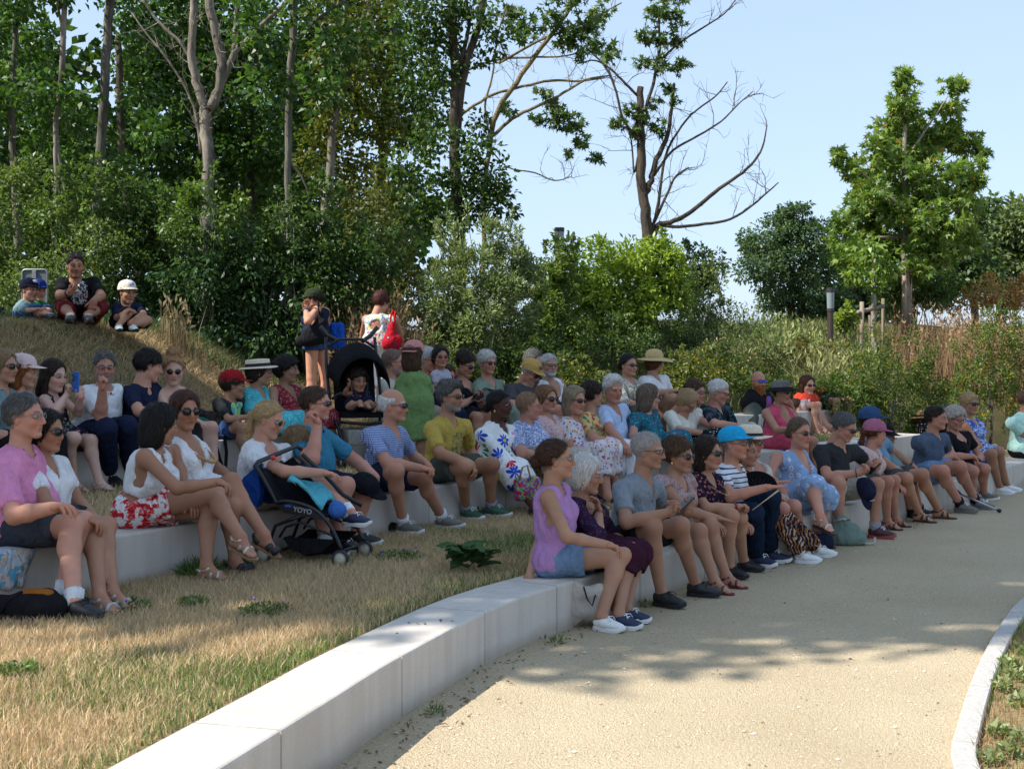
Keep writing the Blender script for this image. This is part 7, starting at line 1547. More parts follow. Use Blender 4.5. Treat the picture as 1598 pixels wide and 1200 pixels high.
def stalks(label, px0, px1, d0, d1, n, h, c1, c2, seed, lean=.12):
    r_ = np.random.default_rng(seed); d = r_.uniform(d0, d1, n); x = d * (np.clip(r_.normal((px0 + px1) / 2, (px1 - px0) / 3.4, n), px0 - 25, px1 + 25) - 799) / FPX; p = on_ground(x, d)
    o = p.mean(0); root = empty('tall_grass', tuple(o), label=label, cat='tall grass')
    m = r_.random(n)[:, None]; c = np.array(c1) * (1 - m) + np.array(c2) * m
    b = blades('stalk', p - o, h * (.6 + .5 * r_.random(n)), .007, lambda q, r: c * r.uniform(.7, 1.25, (len(q), 1)), None, r_, lean, root); 
    top = (p - o)[::3] + np.array([0, 0, h * .9]) * r_.uniform(.6, 1.2, (len(p[::3]), 1)); V, Q, Cc = leaves_arrays(top, np.tile([0, 0, 1.], (len(top), 1)), .11, .03, 'diamond', r_, c1, c2, 0, .2)
    tag(mesh_np('seed_head', V, Q, mats=[BLADE], cols=Cc, parent=root, smooth=False), kind='stuff')
stalks('tall brown dead grass stalks behind the standing women', 510, 650, 16.8, 18.6, 2600, 1.0, (.12, .085, .045), (.24, .17, .09), 1)
stalks('pale dry grass stalks in front of the glossy dark shrub', 255, 300, 15.2, 16.0, 150, .55, (.13, .10, .05), (.22, .17, .09), 2)
stalks('reddish brown seed grass on the far side of the bank', 1420, 1660, 21, 25, 4200, 1.1, (.20, .125, .065), (.32, .205, .11), 3, .2)
stalks('fresh green tall grass around the lamp post', 1130, 1340, 19.5, 23, 3600, .75, (.10, .16, .04), (.28, .28, .11), 4, .2)
stalks('arching pale green grass tuft behind the bearded man', 1250, 1350, 18.0, 19.5, 1500, .7, (.17, .20, .07), (.34, .31, .14), 5, .5)
# ------------------------------------------------------------------ belongings and small things
def lump(name, label, cat, base, parts, mat, h=.014, wr=.006, group=None, parent=None, extra=None):   # soft bags from blended solids; parts in local metres
    root = parent or empty(name, tuple(base), label=label, cat=cat, group=group)
    lo = np.min([np.minimum(q[0], q[1]) - max(q[2], q[3]) - .05 for q in parts], axis=0); hi = np.max([np.maximum(q[0], q[1]) + max(q[2], q[3]) + .05 for q in parts], axis=0)
    F = Field(lo, hi, h)
    for q in parts: F.cone(q[0], q[1], q[2], q[3], k=.03, lat=q[4] if len(q) > 4 else None, ls=q[5] if len(q) > 5 else 1.)
    F.plane((0, 0, .0), (0, 0, -1))
    V, Q = F.mesh(1); N = vnormals(V, Q); V = V + N * (wob(V, 18) * wr + wob(V, 50) * wr * .4)[:, None]; V[:, 2] = np.maximum(V[:, 2], .002)
    mesh_np('bag_body' if parent is None else name, V, Q, mats=[mat], parent=root)
    return root
def A3(*v): return np.array(v, float)
BAGB = fb('bag_black', (.013, .013, .015)); BAGN = fb('bag_navy', (.018, .024, .05)); BAGG = fb('bag_sea_green', (.16, .22, .185)); BAGT = fb('bag_taupe', (.42, .37, .32)); BAGR = fb('bag_red', (.40, .012, .02), rough=.5); BAGBL = fb('bag_cobalt', (.01, .07, .42), 'floral', palette=[(.02, .12, .55), (.01, .05, .3)], scale=60, rough=.3)
BLK = gmat('black_plastic', (.012, .012, .013), .4); BLKM = gmat('black_metal', (.016, .016, .017), .35, .5, .3); RUB = gmat('tyre_grey', (.03, .03, .032), .8); RIM = gmat('wheel_cream', (.52, .48, .38), .5)
b = P(48, 968, depth_on(968, Z1)); r = lump('backpack', 'black backpack with orange flap lying on the grass beside the man in pink', 'backpack', b, [(A3(-.16, 0, .06), A3(.12, .02, .06), .075, .07), (A3(-.05, .03, .10), A3(.08, .03, .11), .05, .05)], BAGB)
lump('flap', None, None, None, [(A3(-.03, .02, .125), A3(.09, .01, .128), .035, .030)], fb('bag_orange', (.30, .10, .02)), h=.011, parent=r)
m = MB(); m.tube([(-.12, -.07, .05), (-.09, -.09, .11), (-.02, -.06, .16)], .009, 6, flat=.5); m.build('strap', BAGB, r, smooth=True)
b = P(604, 832, depth_on(832, Z1)); r = lump('black_bag', 'soft black bag slumped on the grass against the middle bench', 'bag', b, [(A3(-.06, 0, .05), A3(-.03, .0, .12), .06, .045), (A3(.0, 0, .04), A3(.10, .0, .04), .05, .03)], BAGB)
b = P(917, 984, depth_on(984, 0)) + A3(0, .12, 0); r = lump('tote_bag', 'taupe canvas tote standing on the sand under the girl in lavender', 'bag', b, [(A3(-.09, 0, .04), A3(-.07, 0, .24), .05, .042), (A3(.09, 0, .04), A3(.08, 0, .22), .05, .04), (A3(-.08, 0, .1), A3(.08, 0, .1), .06, .06), (A3(-.07, 0, .2), A3(.07, 0, .2), .045, .045)], BAGT)
m = MB(); m.tube([(-.02, -.05, .25), (.0, -.075, .18), (.03, -.078, .14), (.05, -.06, .20)], .005, 6); m.build('handle', BAGB, r, smooth=True)
b = P(1322, 850, depth_on(850, 0)); r = lump('rucksack', 'sea-green rucksack standing open on the sand by the dangling sandal', 'backpack', b, [(A3(-.08, 0, .06), A3(.10, 0, .05), .08, .07), (A3(-.07, 0, .10), A3(-.04, 0, .19), .075, .06), (A3(.0, 0, .1), A3(.05, 0, .13), .07, .05)], BAGG, wr=.010)
m = MB(); m.tube([(-.11, -.02, .2), (-.06, -.08, .23), (.0, -.03, .21)], .010, 6); m.tube([(.10, -.06, .03), (.17, -.05, .015), (.23, -.01, .02), (.24, .02, .06)], .012, 6, flat=.4); m.build('strap', fb('strap_cream', (.45, .42, .34)), r, smooth=True)
m = MB(); m.lathe([(.001, .0), (.05, .0), (.056, .006)], 12, (np.eye(3), (-.03, -.012, .214))); m.build('lining', BAGB, r, smooth=True)
b = P(1274, 858, depth_on(858, 0)); r = lump('handbag', 'navy handbag leaning against the sea-green rucksack', 'bag', b, [(A3(-.10, 0, .03), A3(.10, 0, .05), .045, .05), (A3(-.06, 0, .09), A3(.10, 0, .11), .035, .035)], BAGN)
m = MB(); m.tube([(-.06, -.03, .11), (.0, -.05, .16), (.08, -.04, .15), (.11, -.02, .10)], .006, 6); m.build('handle', BAGN, r, smooth=True)
b = P(1052, 918, depth_on(918, 0)) + A3(0, .3, 0); lump('cool_bag', 'navy cool bag in the shadow behind the legs of the man in grey polo', 'bag', b, [(A3(-.07, 0, .03), A3(-.05, 0, .2), .06, .055), (A3(.07, 0, .03), A3(.06, 0, .2), .06, .055), (A3(-.05, 0, .12), A3(.05, 0, .12), .07, .07)], BAGN)
q = bench_pt('B', 335, .18); r = lump('laptop_bag', 'black laptop bag standing on the top bench beside the boy in red cap', 'bag', A3(q[0], q[1] - .06, Z3_), [(A3(-.12, 0, .04), A3(-.12, 0, .22), .05, .045), (A3(.12, 0, .04), A3(.12, 0, .21), .05, .045), (A3(-.1, 0, .12), A3(.1, 0, .12), .065, .065), (A3(-.1, 0, .2), A3(.1, 0, .2), .045, .045)], BAGB)
m = MB(); m.tube([(.02, -.05, .05), (.05, -.18, .0), (.09, -.22, -.1), (.12, -.22, -.2), (.15, -.2, -.24), (.15, -.16, -.1), (.12, -.1, .03)], .016, 6, flat=.35); m.build('strap', BAGB, r, smooth=True)
b = P(14, 492, 14.7); b[2] = gz(b[0], b[1]); lump('dark_backpack', 'dark grey backpack on the mound behind the two small boys', 'backpack', b - A3(.1, 0, 0), [(A3(-.10, 0, .04), A3(.0, 0, .16), .08, .05), (A3(.0, 0, .04), A3(.10, 0, .08), .07, .05)], BAGB, h=.02)
# cloth with a map print over the near end of the middle bench
q = bench_pt('M', 18, -.012); nu, nv = 10, 12; V = []
tng = nrm(LINE2[22] - LINE2[18]); nrm2 = np.array([-tng[1], tng[0]])
for j in range(nv):
    for i in range(nu):
        a = (i / (nu - 1) - .5) * .30; t_ = j / (nv - 1); s_ = .16 - t_ * .36
        pos = q[:2] + tng * (a * (1 - .55 * max(-s_, 0) / .2)) + nrm2 * (max(s_, 0) - .006); z = Z2 + .006 + min(s_, 0) + .008 * math.sin(a * 30)
        V.append([pos[0] + .006 * math.sin(j + i), pos[1], z])
Fq = [(j * nu + i, j * nu + i + 1, (j + 1) * nu + i + 1, (j + 1) * nu + i) for j in range(nv - 1) for i in range(nu - 1)]
o = mesh_np('cloth', np.array(V), Fq, mats=[fb('map_cloth', (.50, .60, .70), 'blotch', palette=[(.62, .48, .38), (.12, .38, .55), (.66, .60, .5)], scale=11, stops=[.48, .54, .62])]); sm = o.modifiers.new('thickness', 'SOLIDIFY'); sm.thickness = .004
tag(o, label='pale blue map-print cloth hanging over the bench under the man in pink', cat='cloth')
# handheld things
def phone(name, label, px, py, d, size, rot, mat, scr=True):
    c = P(px, py, d); root = empty(name, tuple(c), label=label, cat=name.replace('_', ' '))
    Rm = np.array(Matrix.Rotation(rot[2], 3, 'Z') @ Matrix.Rotation(rot[1], 3, 'Y') @ Matrix.Rotation(rot[0], 3, 'X'))
    m = MB(); m.box((0, 0, 0), size, Rm); m.build('case', mat, root, bevel=.003)
    m = MB(); m.box(Rm @ A3(0, 0, size[2] / 2 + .0006), (size[0] * .9, size[1] * .93, .001), Rm); m.build('screen', glass_mat('dark'), root)
    return root
def hand_of(k, q): return PP[k]['J']['w' + q]
def near(k, q, dx=0): 
    return hand_of(k, q)[1]
phone('phone', 'dark phone held low in both hands by the man in grey polo', 1068, 786, near('polo', 'L') - .02, (.075, .15, .01), (R(35), 0, R(-60)), BLK)
phone('phone', 'black phone in the hands of the man in charcoal tee', 1363, 731, near('phone', 'L') - .02, (.075, .15, .01), (R(40), 0, R(-60)), BLK)
r = phone('phone', 'blue phone held up upright by the long-haired girl', 118, 596, near('phonegirl', 'R') - .03, (.075, .155, .012), (R(-92), 0, R(-35)), gmat('phone_blue', (.02, .12, .40), .4))
m = MB()
for i in range(3): m.lathe([(.001, .003), (.008, .003), (.009, 0)], 8, (np.array(Matrix.Rotation(R(90), 3, 'X')), (-.02 + .012 * (i % 2), -.008, .05 - .018 * i)))
m.build('camera_lens', BLK, r)
phone('tablet', 'grey tablet read by the woman in black tank top', 752, 616, near('blacktank', 'R') - .05, (.17, .24, .012), (R(28), R(8), R(-50)), gmat('tablet_rose', (.14, .10, .10), .5))
def knee_cap(label, px, py, d, rot, mat, badge=None):
    c = P(px, py, d); root = empty('cap', tuple(c), label=label, cat='cap'); m = cap_mesh(); Rm = np.array(Matrix.Rotation(rot[2], 3, 'Z') @ Matrix.Rotation(rot[1], 3, 'Y') @ Matrix.Rotation(rot[0], 3, 'X'))
    m.v = [(v - A3(0, 0, .08)) @ Rm.T for v in m.v]; m.build('crown', [mat, mat], root, smooth=True)
    if badge: m = MB(); m.box((A3(.098, 0, .0)) @ Rm.T, (.006, .03, .03), Rm); m.build('badge', badge, root)
knee_cap('navy cap with a white badge hanging from the knee of the man in charcoal tee', 1356, 764, PP['phone']['J']['kL'][1] - .13, (0, R(70), R(-50)), capm('navy2', (.016, .018, .04)), gmat('badge_white', (.6, .6, .6), .8))
knee_cap('black cap resting under the hand on the knee of the man in teal', 574, 752, PP['teal']['J']['kL'][1] - .08, (R(20), R(25), R(-10)), capm('black2', (.012, .012, .016)))
d = PP['fan']['J']['wR'][1] - .08; c = P(1180, 762, d); root = empty('folding_fan', tuple(c), label='open black folding fan held in front of the palm-print trousers', cat='fan')
m = MB(); rows = []
for j, rr in enumerate((.02, .17)):
    for i in range(25):
        a = R(10 + 160 * i / 24); rows.append([rr * math.cos(a), .006 * (i % 2) - .003, rr * math.sin(a) * .8])
m.add(rows, [(i, i + 1, 25 + i + 1, 25 + i) for i in range(24)]); o = m.build('leaf', fb('fan_black', (.010, .010, .011)), root); o.modifiers.new('thickness', 'SOLIDIFY').thickness = .002
m = MB()
for i in range(0, 25, 3): a = R(10 + 160 * i / 24); m.tube([(.0, -.006, 0), (.10 * math.cos(a), -.006, .10 * math.sin(a) * .8)], .003, 4)
m.build('ribs', BLK, root)
d = PP['leopard']['J']['wR'][1] - .07; root = empty('wooden_fan', tuple(P(1190, 784, d)), label='closed pale wooden fan held by the woman in dark print blouse', cat='fan')
m = MB(); a, b_ = P(1174, 796, d) - P(1190, 784, d), P(1215, 765, d) - P(1190, 784, d); m.tube([a, a * .4 + b_ * .6, b_], [.006, .009, .013], 6, flat=.45); m.build('stick', gmat('pale_wood', (.55, .42, .24), .6), root, smooth=True)
root = empty('crutch', tuple(P(1560, 797, 13.6)), label='grey metal crutch lying at the feet of the woman with curly hair', cat='crutch')
o_ = P(1560, 797, depth_on(797, .02)); root.location = tuple(o_); m = MB(); e_ = P(1492, 768, o_[1] + .25) - o_; m.tube([(0, 0, .0), e_ * .97], .011, 8); m.build('shaft', gmat('grey_metal', (.42, .42, .43), .35, .5, .8), root, smooth=True)
m = MB(); m.tube([e_ * -.03, e_ * .05], [.022, .017], 8); m.build('rubber_foot', BLK, root, smooth=True); m = MB(); m.tube([e_ * .9, e_ * 1.02 + A3(0, .1, .05)], .016, 8); m.build('grip', BLK, root, smooth=True)
# jewellery and straps worn by people
def ring_on(k, q, mat, t=.88, r=.033, th=.006, name='bracelet', box=None):
    p = PP[k]; a, b_ = p['J']['e' + q], p['J']['w' + q]; c = a + (b_ - a) * t; ax = nrm(b_ - a); x = nrm(np.cross(ax, Z3)); y = np.cross(ax, x); r *= p['s']
    m = MB(); pts = [c + r * (math.cos(t_) * x + math.sin(t_) * y) for t_ in np.linspace(0, 2 * math.pi, 17)]; m.tube(p['loc'](np.array(pts)), th, 6, cap=False)
    if box is not None:
        m.add(p['loc'](np.array([c + (r + .002) * (-y if True else y) * -1 + s1 * ax * .016 + s2 * x * .016 + s3 * y * .004 for s1 in (-1, 1) for s2 in (-1, 1) for s3 in (-1, 1)])), [(0, 1, 3, 2), (4, 6, 7, 5), (0, 4, 5, 1), (2, 3, 7, 6), (0, 2, 6, 4), (1, 5, 7, 3)], 1)
    m.build(name, [mat, box or mat], p['root'], smooth=False)
ring_on('plum', 'R', S_BR, .93, .034, .007, 'watch', GOLD); ring_on('leopard', 'R', gmat('strap_red', (.22, .015, .03), .5), .93, .034, .008, 'watch', GOLD); ring_on('steel', 'L', BLK, .92, .038, .008, 'watch', BLK); ring_on('lace', 'R', gmat('bracelet_white', (.7, .68, .62), .4), .9); ring_on('phone', 'R', BLK, .92, .036, .004)
ring_on('phonegirl', 'L', gmat('bracelet_pink', (.5, .12, .2), .6), .9, .030, .006); ring_on('redbag', 'L', gmat('bracelet_magenta', (.55, .08, .28), .6), .92, .034, .009); ring_on('capwoman', 'L', gmat('watch_blue', (.05, .09, .15), .5), .9, .036, .008, 'watch', BLK); ring_on('daisies', 'R', GOLD, .93, .033, .004); ring_on('blonde', 'L', gmat('bracelet_white', (.7, .68, .62), .4), .95, .032, .008); ring_on('croucher', 'R', BLK, .9, .037, .010)
def necklace(k, mat, r, n, drop, wd=.075, name='necklace'):
    p = PP[k]; m = MB(); nb, u, fw, l2, s = p['nb'], p['u'], p['fw'], p['l2'], p['s']
    for i in range(n):
        a = (i / (n - 1) - .5) * 2 * 2.3; t_ = math.cos(a * .5)
        c = nb + s * (.0 * u + l2 * wd * math.sin(a) * .95 + fw * (.075 + .11 * max(math.cos(a), -.3) + .035 * t_) - u * (drop * max(t_, 0) ** 2 - .01))
        V, F = uvsphere(p['loc'](c[None])[0], r, 6, 4); m.add(V, F)
    m.build(name, mat, p['root'], smooth=True)
necklace('beads', gmat('wooden_beads', (.42, .22, .07), .4), .0125, 34, .17); necklace('leopard', GOLD, .0035, 60, .11); necklace('plum', gmat('dark_beads', (.05, .02, .03), .4), .004, 40, .06)
def body_strap(k, mat, w_, name='strap', sg=1):
    p = PP[k]; nb, u, fw, l2, s, pv = p['nb'], p['u'], p['fw'], p['l2'], p['s'], p['pv']; L = np.linalg.norm(nb - pv)
    pts = [nb - .30 * L * u - .14 * s * fw + sg * .08 * l2, nb - .02 * s * u + sg * .085 * s * l2 - .03 * s * fw, nb - .10 * s * u + sg * .085 * s * l2 + .085 * s * fw, nb - .45 * L * u + .02 * l2 + .165 * s * fw, nb - .72 * L * u - sg * .10 * l2 + .19 * s * fw, pv + .1 * u - sg * .18 * s * l2 + .08 * fw]
    q, r_ = smooth_path(np.array(pts), np.full(len(pts), w_)); m = MB(); m.tube(p['loc'](q), r_, 6, flat=.4); m.build(name, mat, p['root'], smooth=True)
body_strap('orangeglasses', BAGB, .016)
def scarf(k, mat):
    p = PP[k]; nb, u, fw, l2, s = p['nb'], p['u'], p['fw'], p['l2'], p['s']; pts = [nb - .10 * u - .1 * fw + .08 * l2, nb + .0 * u + .085 * l2, nb - .10 * s * u + .10 * l2 + .09 * fw, nb - .28 * u + .11 * l2 + .15 * fw, nb - .42 * u + .10 * l2 + .16 * fw]
    q, r_ = smooth_path(np.array(pts), np.array([.02, .03, .028, .03, .035])); m = MB(); m.tube(p['loc'](q), r_, 8, flat=.5); m.build('scarf', mat, p['root'], smooth=True)
scarf('sagewoman', fb('scarf_yellow', (.50, .28, .02)))
def straps2(k, mat):
    p = PP[k]; nb, u, fw, l2, s = p['nb'], p['u'], p['fw'], p['l2'], p['s']
    for sg in (-1, 1):
        m = MB(); m.tube(p['loc'](np.array([nb + .02 * u - .045 * fw + sg * .03 * l2, nb - .0 * u + sg * .062 * l2 + .02 * fw, nb - .06 * u + sg * .072 * l2 + .075 * fw, nb - .17 * u + sg * .075 * l2 + .135 * fw])), .010, 6, flat=.5)
        m.build('strap', mat, p['root'], smooth=True)
straps2('blonde', gmat('neon_pink', (.75, .06, .25), .6))
# bags of the standing women and of the woman in daisies
c = P(488, 520, 15.95); r = lump('shoulder_bag', 'big slouchy black bag on the shoulder of the woman in dark green cap', 'bag', c - A3(0, 0, .16), [(A3(-.13, 0, .06), A3(.14, 0, .13), .075, .09), (A3(-.05, 0, .14), A3(.12, 0, .28), .08, .05), (A3(.05, .02, .25), A3(.10, .02, .40), .045, .03)], BAGB, h=.018)
m = MB(); m.tube([(.08, .0, .38), (.06, .03, .48), (.05, .1, .52), (.06, .18, .46)], .022, 6, flat=.4); m.build('strap', BAGB, r, smooth=True)
c = P(526, 545, 16.4); lump('shopping_bag', 'shiny cobalt blue bag hanging behind the woman in dark green cap', 'bag', c, [(A3(-.04, 0, .03), A3(-.04, 0, .28), .05, .05), (A3(.05, 0, .03), A3(.04, 0, .28), .05, .05), (A3(-.03, 0, .1), A3(.03, 0, .1), .055, .055)], BAGBL, h=.016)
c = P(612, 546, 15.75); r = lump('shoulder_bag', 'red shoulder bag with a blue and white print on the woman seen from behind', 'bag', c, [(A3(-.06, 0, .05), A3(.06, 0, .05), .06, .06), (A3(-.02, 0, .1), A3(.0, 0, .30), .09, .04), (A3(-.05, 0, .1), A3(.06, 0, .12), .065, .06)], fb('bag_red_print', (.40, .012, .02), 'blotch', palette=[(.40, .012, .02), (.03, .03, .12), (.6, .6, .6)], scale=13, stops=[.5, .60, .66], rough=.5), h=.016)
m = MB(); m.tube([(-.02, 0, .28), (-.01, -.02, .42), (.0, .08, .46), (.0, .2, .40)], .012, 6); m.build('strap', BAGR, r, smooth=True); m = MB(); m.tube([(.03, .0, .26), (.03, -.02, .41), (.03, .08, .45), (.02, .2, .39)], .012, 6); m.build('strap', BAGR, r, smooth=True)
c = PP['daisies']['J']['kR'] + A3(.12, -.12, -.22); r = lump('beach_bag', 'bright striped beach bag with wooden handles by the woman in daisies', 'bag', c, [(A3(-.06, 0, .03), A3(-.07, 0, .16), .05, .045), (A3(.06, 0, .03), A3(.07, 0, .16), .05, .045), (A3(-.05, 0, .09), A3(.05, 0, .09), .055, .055)], fb('bag_stripes', (.5, .04, .05), 'blotch', palette=[(.02, .1, .4), (.6, .4, .05), (.05, .3, .12)], scale=34, stops=[.45, .52, .58]))
m = MB(); m.tube([(-.07, -.02, .16), (-.04, -.05, .28), (.0, -.05, .30), (.03, -.02, .18)], .009, 6); m.build('handle', gmat('wood_handle', (.38, .22, .08), .5), r, smooth=True)
for (label, x, y, z0) in (('clear water bottle with a blue cap on the top bench beside the coral tank top', 1187, 655, Z3_), ('dark thermos flask standing on the top bench by the woman in red top', 1302, 676, Z3_)):
    q = bench_pt('B', x, .12); root = empty('bottle', tuple(q), label=label, cat='bottle'); m = MB(); m.lathe([(.001, 0), (.034, 0), (.036, .01), (.036, .14), (.028, .17), (.014, .19), (.014, .2)], 12); m.build('bottle_body', glass_mat('blue') if 'clear' in label else BLK, root, smooth=True); m = MB(); m.lathe([(.016, .2), (.016, .222), (.001, .223)], 10); m.build('lid', gmat('cap_blue', (.02, .12, .45), .4), root)

# ------------------------------------------------------------------ strollers
def wheel(parent, c, r, ax, w_=.035):
    x = nrm(np.cross(ax, Z3)); Mx = (np.stack([x, np.cross(ax, x), ax], 1), c); m = MB(); m.lathe([(r * .78, -w_ / 2), (r * .96, -w_ / 2), (r, -w_ * .3), (r, w_ * .3), (r * .96, w_ / 2), (r * .78, w_ / 2), (r * .78, -w_ / 2)], 22, Mx); o = m.build('wheel', RUB, parent, smooth=True)
    m = MB(); m.lathe([(.001, -w_ * .40), (r * .2, -w_ * .42), (r * .79, -w_ * .25), (r * .79, w_ * .25), (r * .2, w_ * .42), (.001, w_ * .40)], 18, Mx); m.build('rim', RIM, o, smooth=True)
S0 = P(470, 882, depth_on(882, Z1)); S0[2] = Z1; yawS = R(-14); fS = A3(math.cos(yawS), math.sin(yawS), 0); lS = A3(-fS[1], fS[0], 0)
st = empty('stroller', tuple(S0), label='folded-down black stroller parked on the grass before the blonde woman in white tee', cat='stroller')
def sp(px, py, lat=0.): # point of the near side plane of the stroller, in its own metres
    n_ = lS; o_ = S0; r_ = P(px, py, 1.) - A3(0, 0, HC); t_ = ((o_ - A3(0, 0, HC)) @ n_) / (r_ @ n_); return A3(0, 0, HC) + r_ * t_ - S0 + lS * lat
WD = .40
m = MB()
for lat in (0., WD):
    m.tube(smooth_path(np.array([sp(398, 728, lat), sp(404, 735, lat), sp(425, 772, lat), sp(432, 786, lat)]), np.full(4, .014))[0], .015, 8)
    q, _ = smooth_path(np.array([sp(428, 784, lat), sp(455, 783, lat), sp(490, 795, lat), sp(515, 820, lat), sp(535, 862, lat)]), np.full(5, .01)); m.tube(q, .013, 8)
    m.tube(np.array([sp(478, 802, lat), sp(450, 812, lat), sp(430, 820, lat), sp(412, 870, lat)]), .012, 8)
    m.tube(np.array([sp(436, 838, lat), sp(446, 822, lat), sp(470, 815, lat), sp(525, 838, lat)]), .009, 8)
m.tube(np.array([sp(398, 728, 0), sp(396, 722, .06), sp(430, 702, WD - .06), sp(432, 708, WD)]), .015, 8); m.tube(np.array([sp(534, 860, 0), sp(534, 860, WD)]), .010, 8); m.tube(np.array([sp(412, 868, 0), sp(412, 868, WD)]), .009, 8)
m.tube(np.array([sp(441, 715, WD * .8), sp(470, 750, WD), sp(500, 782, WD), sp(530, 800, WD)]), .014, 8)
m.build('frame', BLKM, st, smooth=True)
for (x, y, r_) in ((411, 874, .062), (533, 870, .055)):
    for lat in (-.02, WD + .02): c = sp(x, y, lat); c[2] = r_; wheel(st, c, r_, lS)
m = MB(); nn = 7
prof = [(402, 732), (418, 765), (440, 790), (475, 800), (505, 806)]
V = np.array([sp(x, y, WD * (.04 + .92 * j / 6) ) - A3(0, 0, .03 * math.sin(math.pi * j / 6)) for (x, y) in prof for j in range(7)]); m.add(V, [(i * 7 + j, i * 7 + j + 1, (i + 1) * 7 + j + 1, (i + 1) * 7 + j) for i in range(4) for j in range(6)])
o = m.build('seat', BAGB, st, smooth=True); o.modifiers.new('thickness', 'SOLIDIFY').thickness = .02
m = MB(); V = np.array([sp(x, y, WD * j) for (x, y) in ((402, 732), (430, 705), (470, 750), (500, 790), (440, 786)) for j in (0.03,)]); V2 = np.array([sp(x, y, WD * .97) for (x, y) in ((402, 732), (420, 720), (460, 768), (498, 795), (440, 786))])
m.add(V2, [(0, 1, 2, 3, 4)]); o = m.build('side_panel', BAGB, st); o.modifiers.new('thickness', 'SOLIDIFY').thickness = .01
m = MB(); V = np.array([sp(x, y, WD * j / 4) + A3(0, 0, -.03 * math.sin(math.pi * j / 4)) for (x, y) in ((443, 838), (450, 856), (475, 866), (500, 862), (524, 842)) for j in range(5)]); m.add(V, [(i * 5 + j, i * 5 + j + 1, (i + 1) * 5 + j + 1, (i + 1) * 5 + j) for i in range(4) for j in range(4)])
for j in (0, 4): m.add(V[j::5], [(0, 1, 2, 3, 4)])
o = m.build('basket', BAGB, st, smooth=False); o.modifiers.new('thickness', 'SOLIDIFY').thickness = .006
m = MB(); V = np.array([sp(x + 3 * math.sin(j * 2.1), y + 3 * math.cos(j * 1.7), WD * (.05 + .9 * j / 6)) for (x, y) in ((396, 728), (378, 742), (372, 752), (384, 775), (398, 790), (404, 770), (402, 735)) for j in range(7)]); m.add(V, [(i * 7 + j, i * 7 + j + 1, (i + 1) * 7 + j + 1, (i + 1) * 7 + j) for i in range(6) for j in range(6)]); m.add(V[0::7], [tuple(range(7))]); m.build('folded_hood', fb('hood_blue', (.012, .05, .22)), st, smooth=False)
m = MB(); V, F = uvsphere(sp(427, 719, .0) + A3(0, -.02, .02) , .017, 8, 6); m.add(V, F); m.build('button', gmat('button_red', (.55, .02, .02), .4), st, smooth=True)
m = MB(); q = np.array([sp(432, 788, -.012), sp(455, 784, -.012), sp(490, 797, -.012), sp(510, 812, -.012), (sp(480, 806, -.012)), sp(445, 800, -.012)]); m.add(np.concatenate([q, q + lS * .02]), [(0, 1, 2, 3, 4, 5), (6, 11, 10, 9, 8, 7)] + [(i, i + 6, (i + 1) % 6 + 6, (i + 1) % 6) for i in range(6)]); m.build('side_cover', BLK, st)
fc = bpy.data.curves.new('lettering', 'FONT'); fc.body = 'YOYO'; fc.size = .045; fc.extrude = .001
tmp = bpy.data.objects.new('tmp', fc); C.objects.link(tmp); bpy.context.view_layer.update(); me = bpy.data.meshes.new_from_object(tmp); bpy.data.objects.remove(tmp); me.materials.clear(); me.materials.append(gmat('letter_grey', (.45, .45, .45), .5))
o = link(bpy.data.objects.new('lettering', me), st); o.location = tuple(sp(459, 797, -.018)); o.rotation_euler = (R(90), R(8), yawS)
m = MB(); m.box(sp(451, 789, -.016), (.045, .006, .012), np.array(Matrix.Rotation(yawS, 3, 'Z'))); m.build('badge', gmat('badge_blue', (.03, .10, .45), .4), st)
V = np.array([sp(x, y, WD * (.2 + .6 * j / 5)) + A3(0, 0, .02 + .03 * math.sin(i * 1.3 + j)) for i, (x, y) in enumerate(((440, 758), (455, 768), (470, 776), (485, 788), (494, 798))) for j in range(6)])
Fq = [(i * 6 + j, i * 6 + j + 1, (i + 1) * 6 + j + 1, (i + 1) * 6 + j) for i in range(4) for j in range(5)]
o = mesh_np('towel', V + S0, Fq, mats=[fb('towel_turquoise', (.10, .42, .50))]); o.modifiers.new('thickness', 'SOLIDIFY').thickness = .02; tag(o, label='crumpled turquoise towel lying in the seat of the near stroller', cat='towel')
V, F = uvsphere(S0 + sp(513, 800, WD * .35), .062, 12, 8); V = V + wob(V, 25)[:, None] * A3(.008, .004, .008); o = mesh_np('pouch', V, F, mats=[fb('pouch_blue', (.05, .14, .42))]); tag(o, label='soft blue pouch tucked at the front of the near stroller seat', cat='pouch')
# stroller with the toddler
q = PP['baby']['pv']; S1 = A3(q[0], q[1], Z2); yb = R(-68); fB = A3(math.cos(yb), math.sin(yb), 0); lB = A3(-fB[1], fB[0], 0)
st2 = empty('stroller', tuple(S1), label='black stroller with raised hood carrying the curly-haired toddler', cat='stroller'); sz = q[2] - Z2
w3 = lambda f_, l_, z_: fB * f_ + lB * l_ + A3(0, 0, z_)
m = MB(); V = []
for j in range(9):
    ph = R(-8 + 108 * j / 8)
    for i in range(13):
        th = R(-90 + 180 * i / 12); V.append(w3(-.20 + .30 * math.sin(ph) * max(math.cos(th), .0) ** .5 * 1.0, .245 * math.sin(th), sz + .20 + .32 * math.cos(th) * (.75 + .25 * math.cos(ph - .4))) if False else w3(-.24 + .42 * (j / 8), .25 * math.sin(th) * (1 - .12 * (j / 8 - .5) ** 2), sz + .24 + (.28 + .05 * math.sin(math.pi * j / 8)) * math.cos(th) * (1 if abs(th) < 1.6 else 1) - .10 * (j / 8) ** 3))
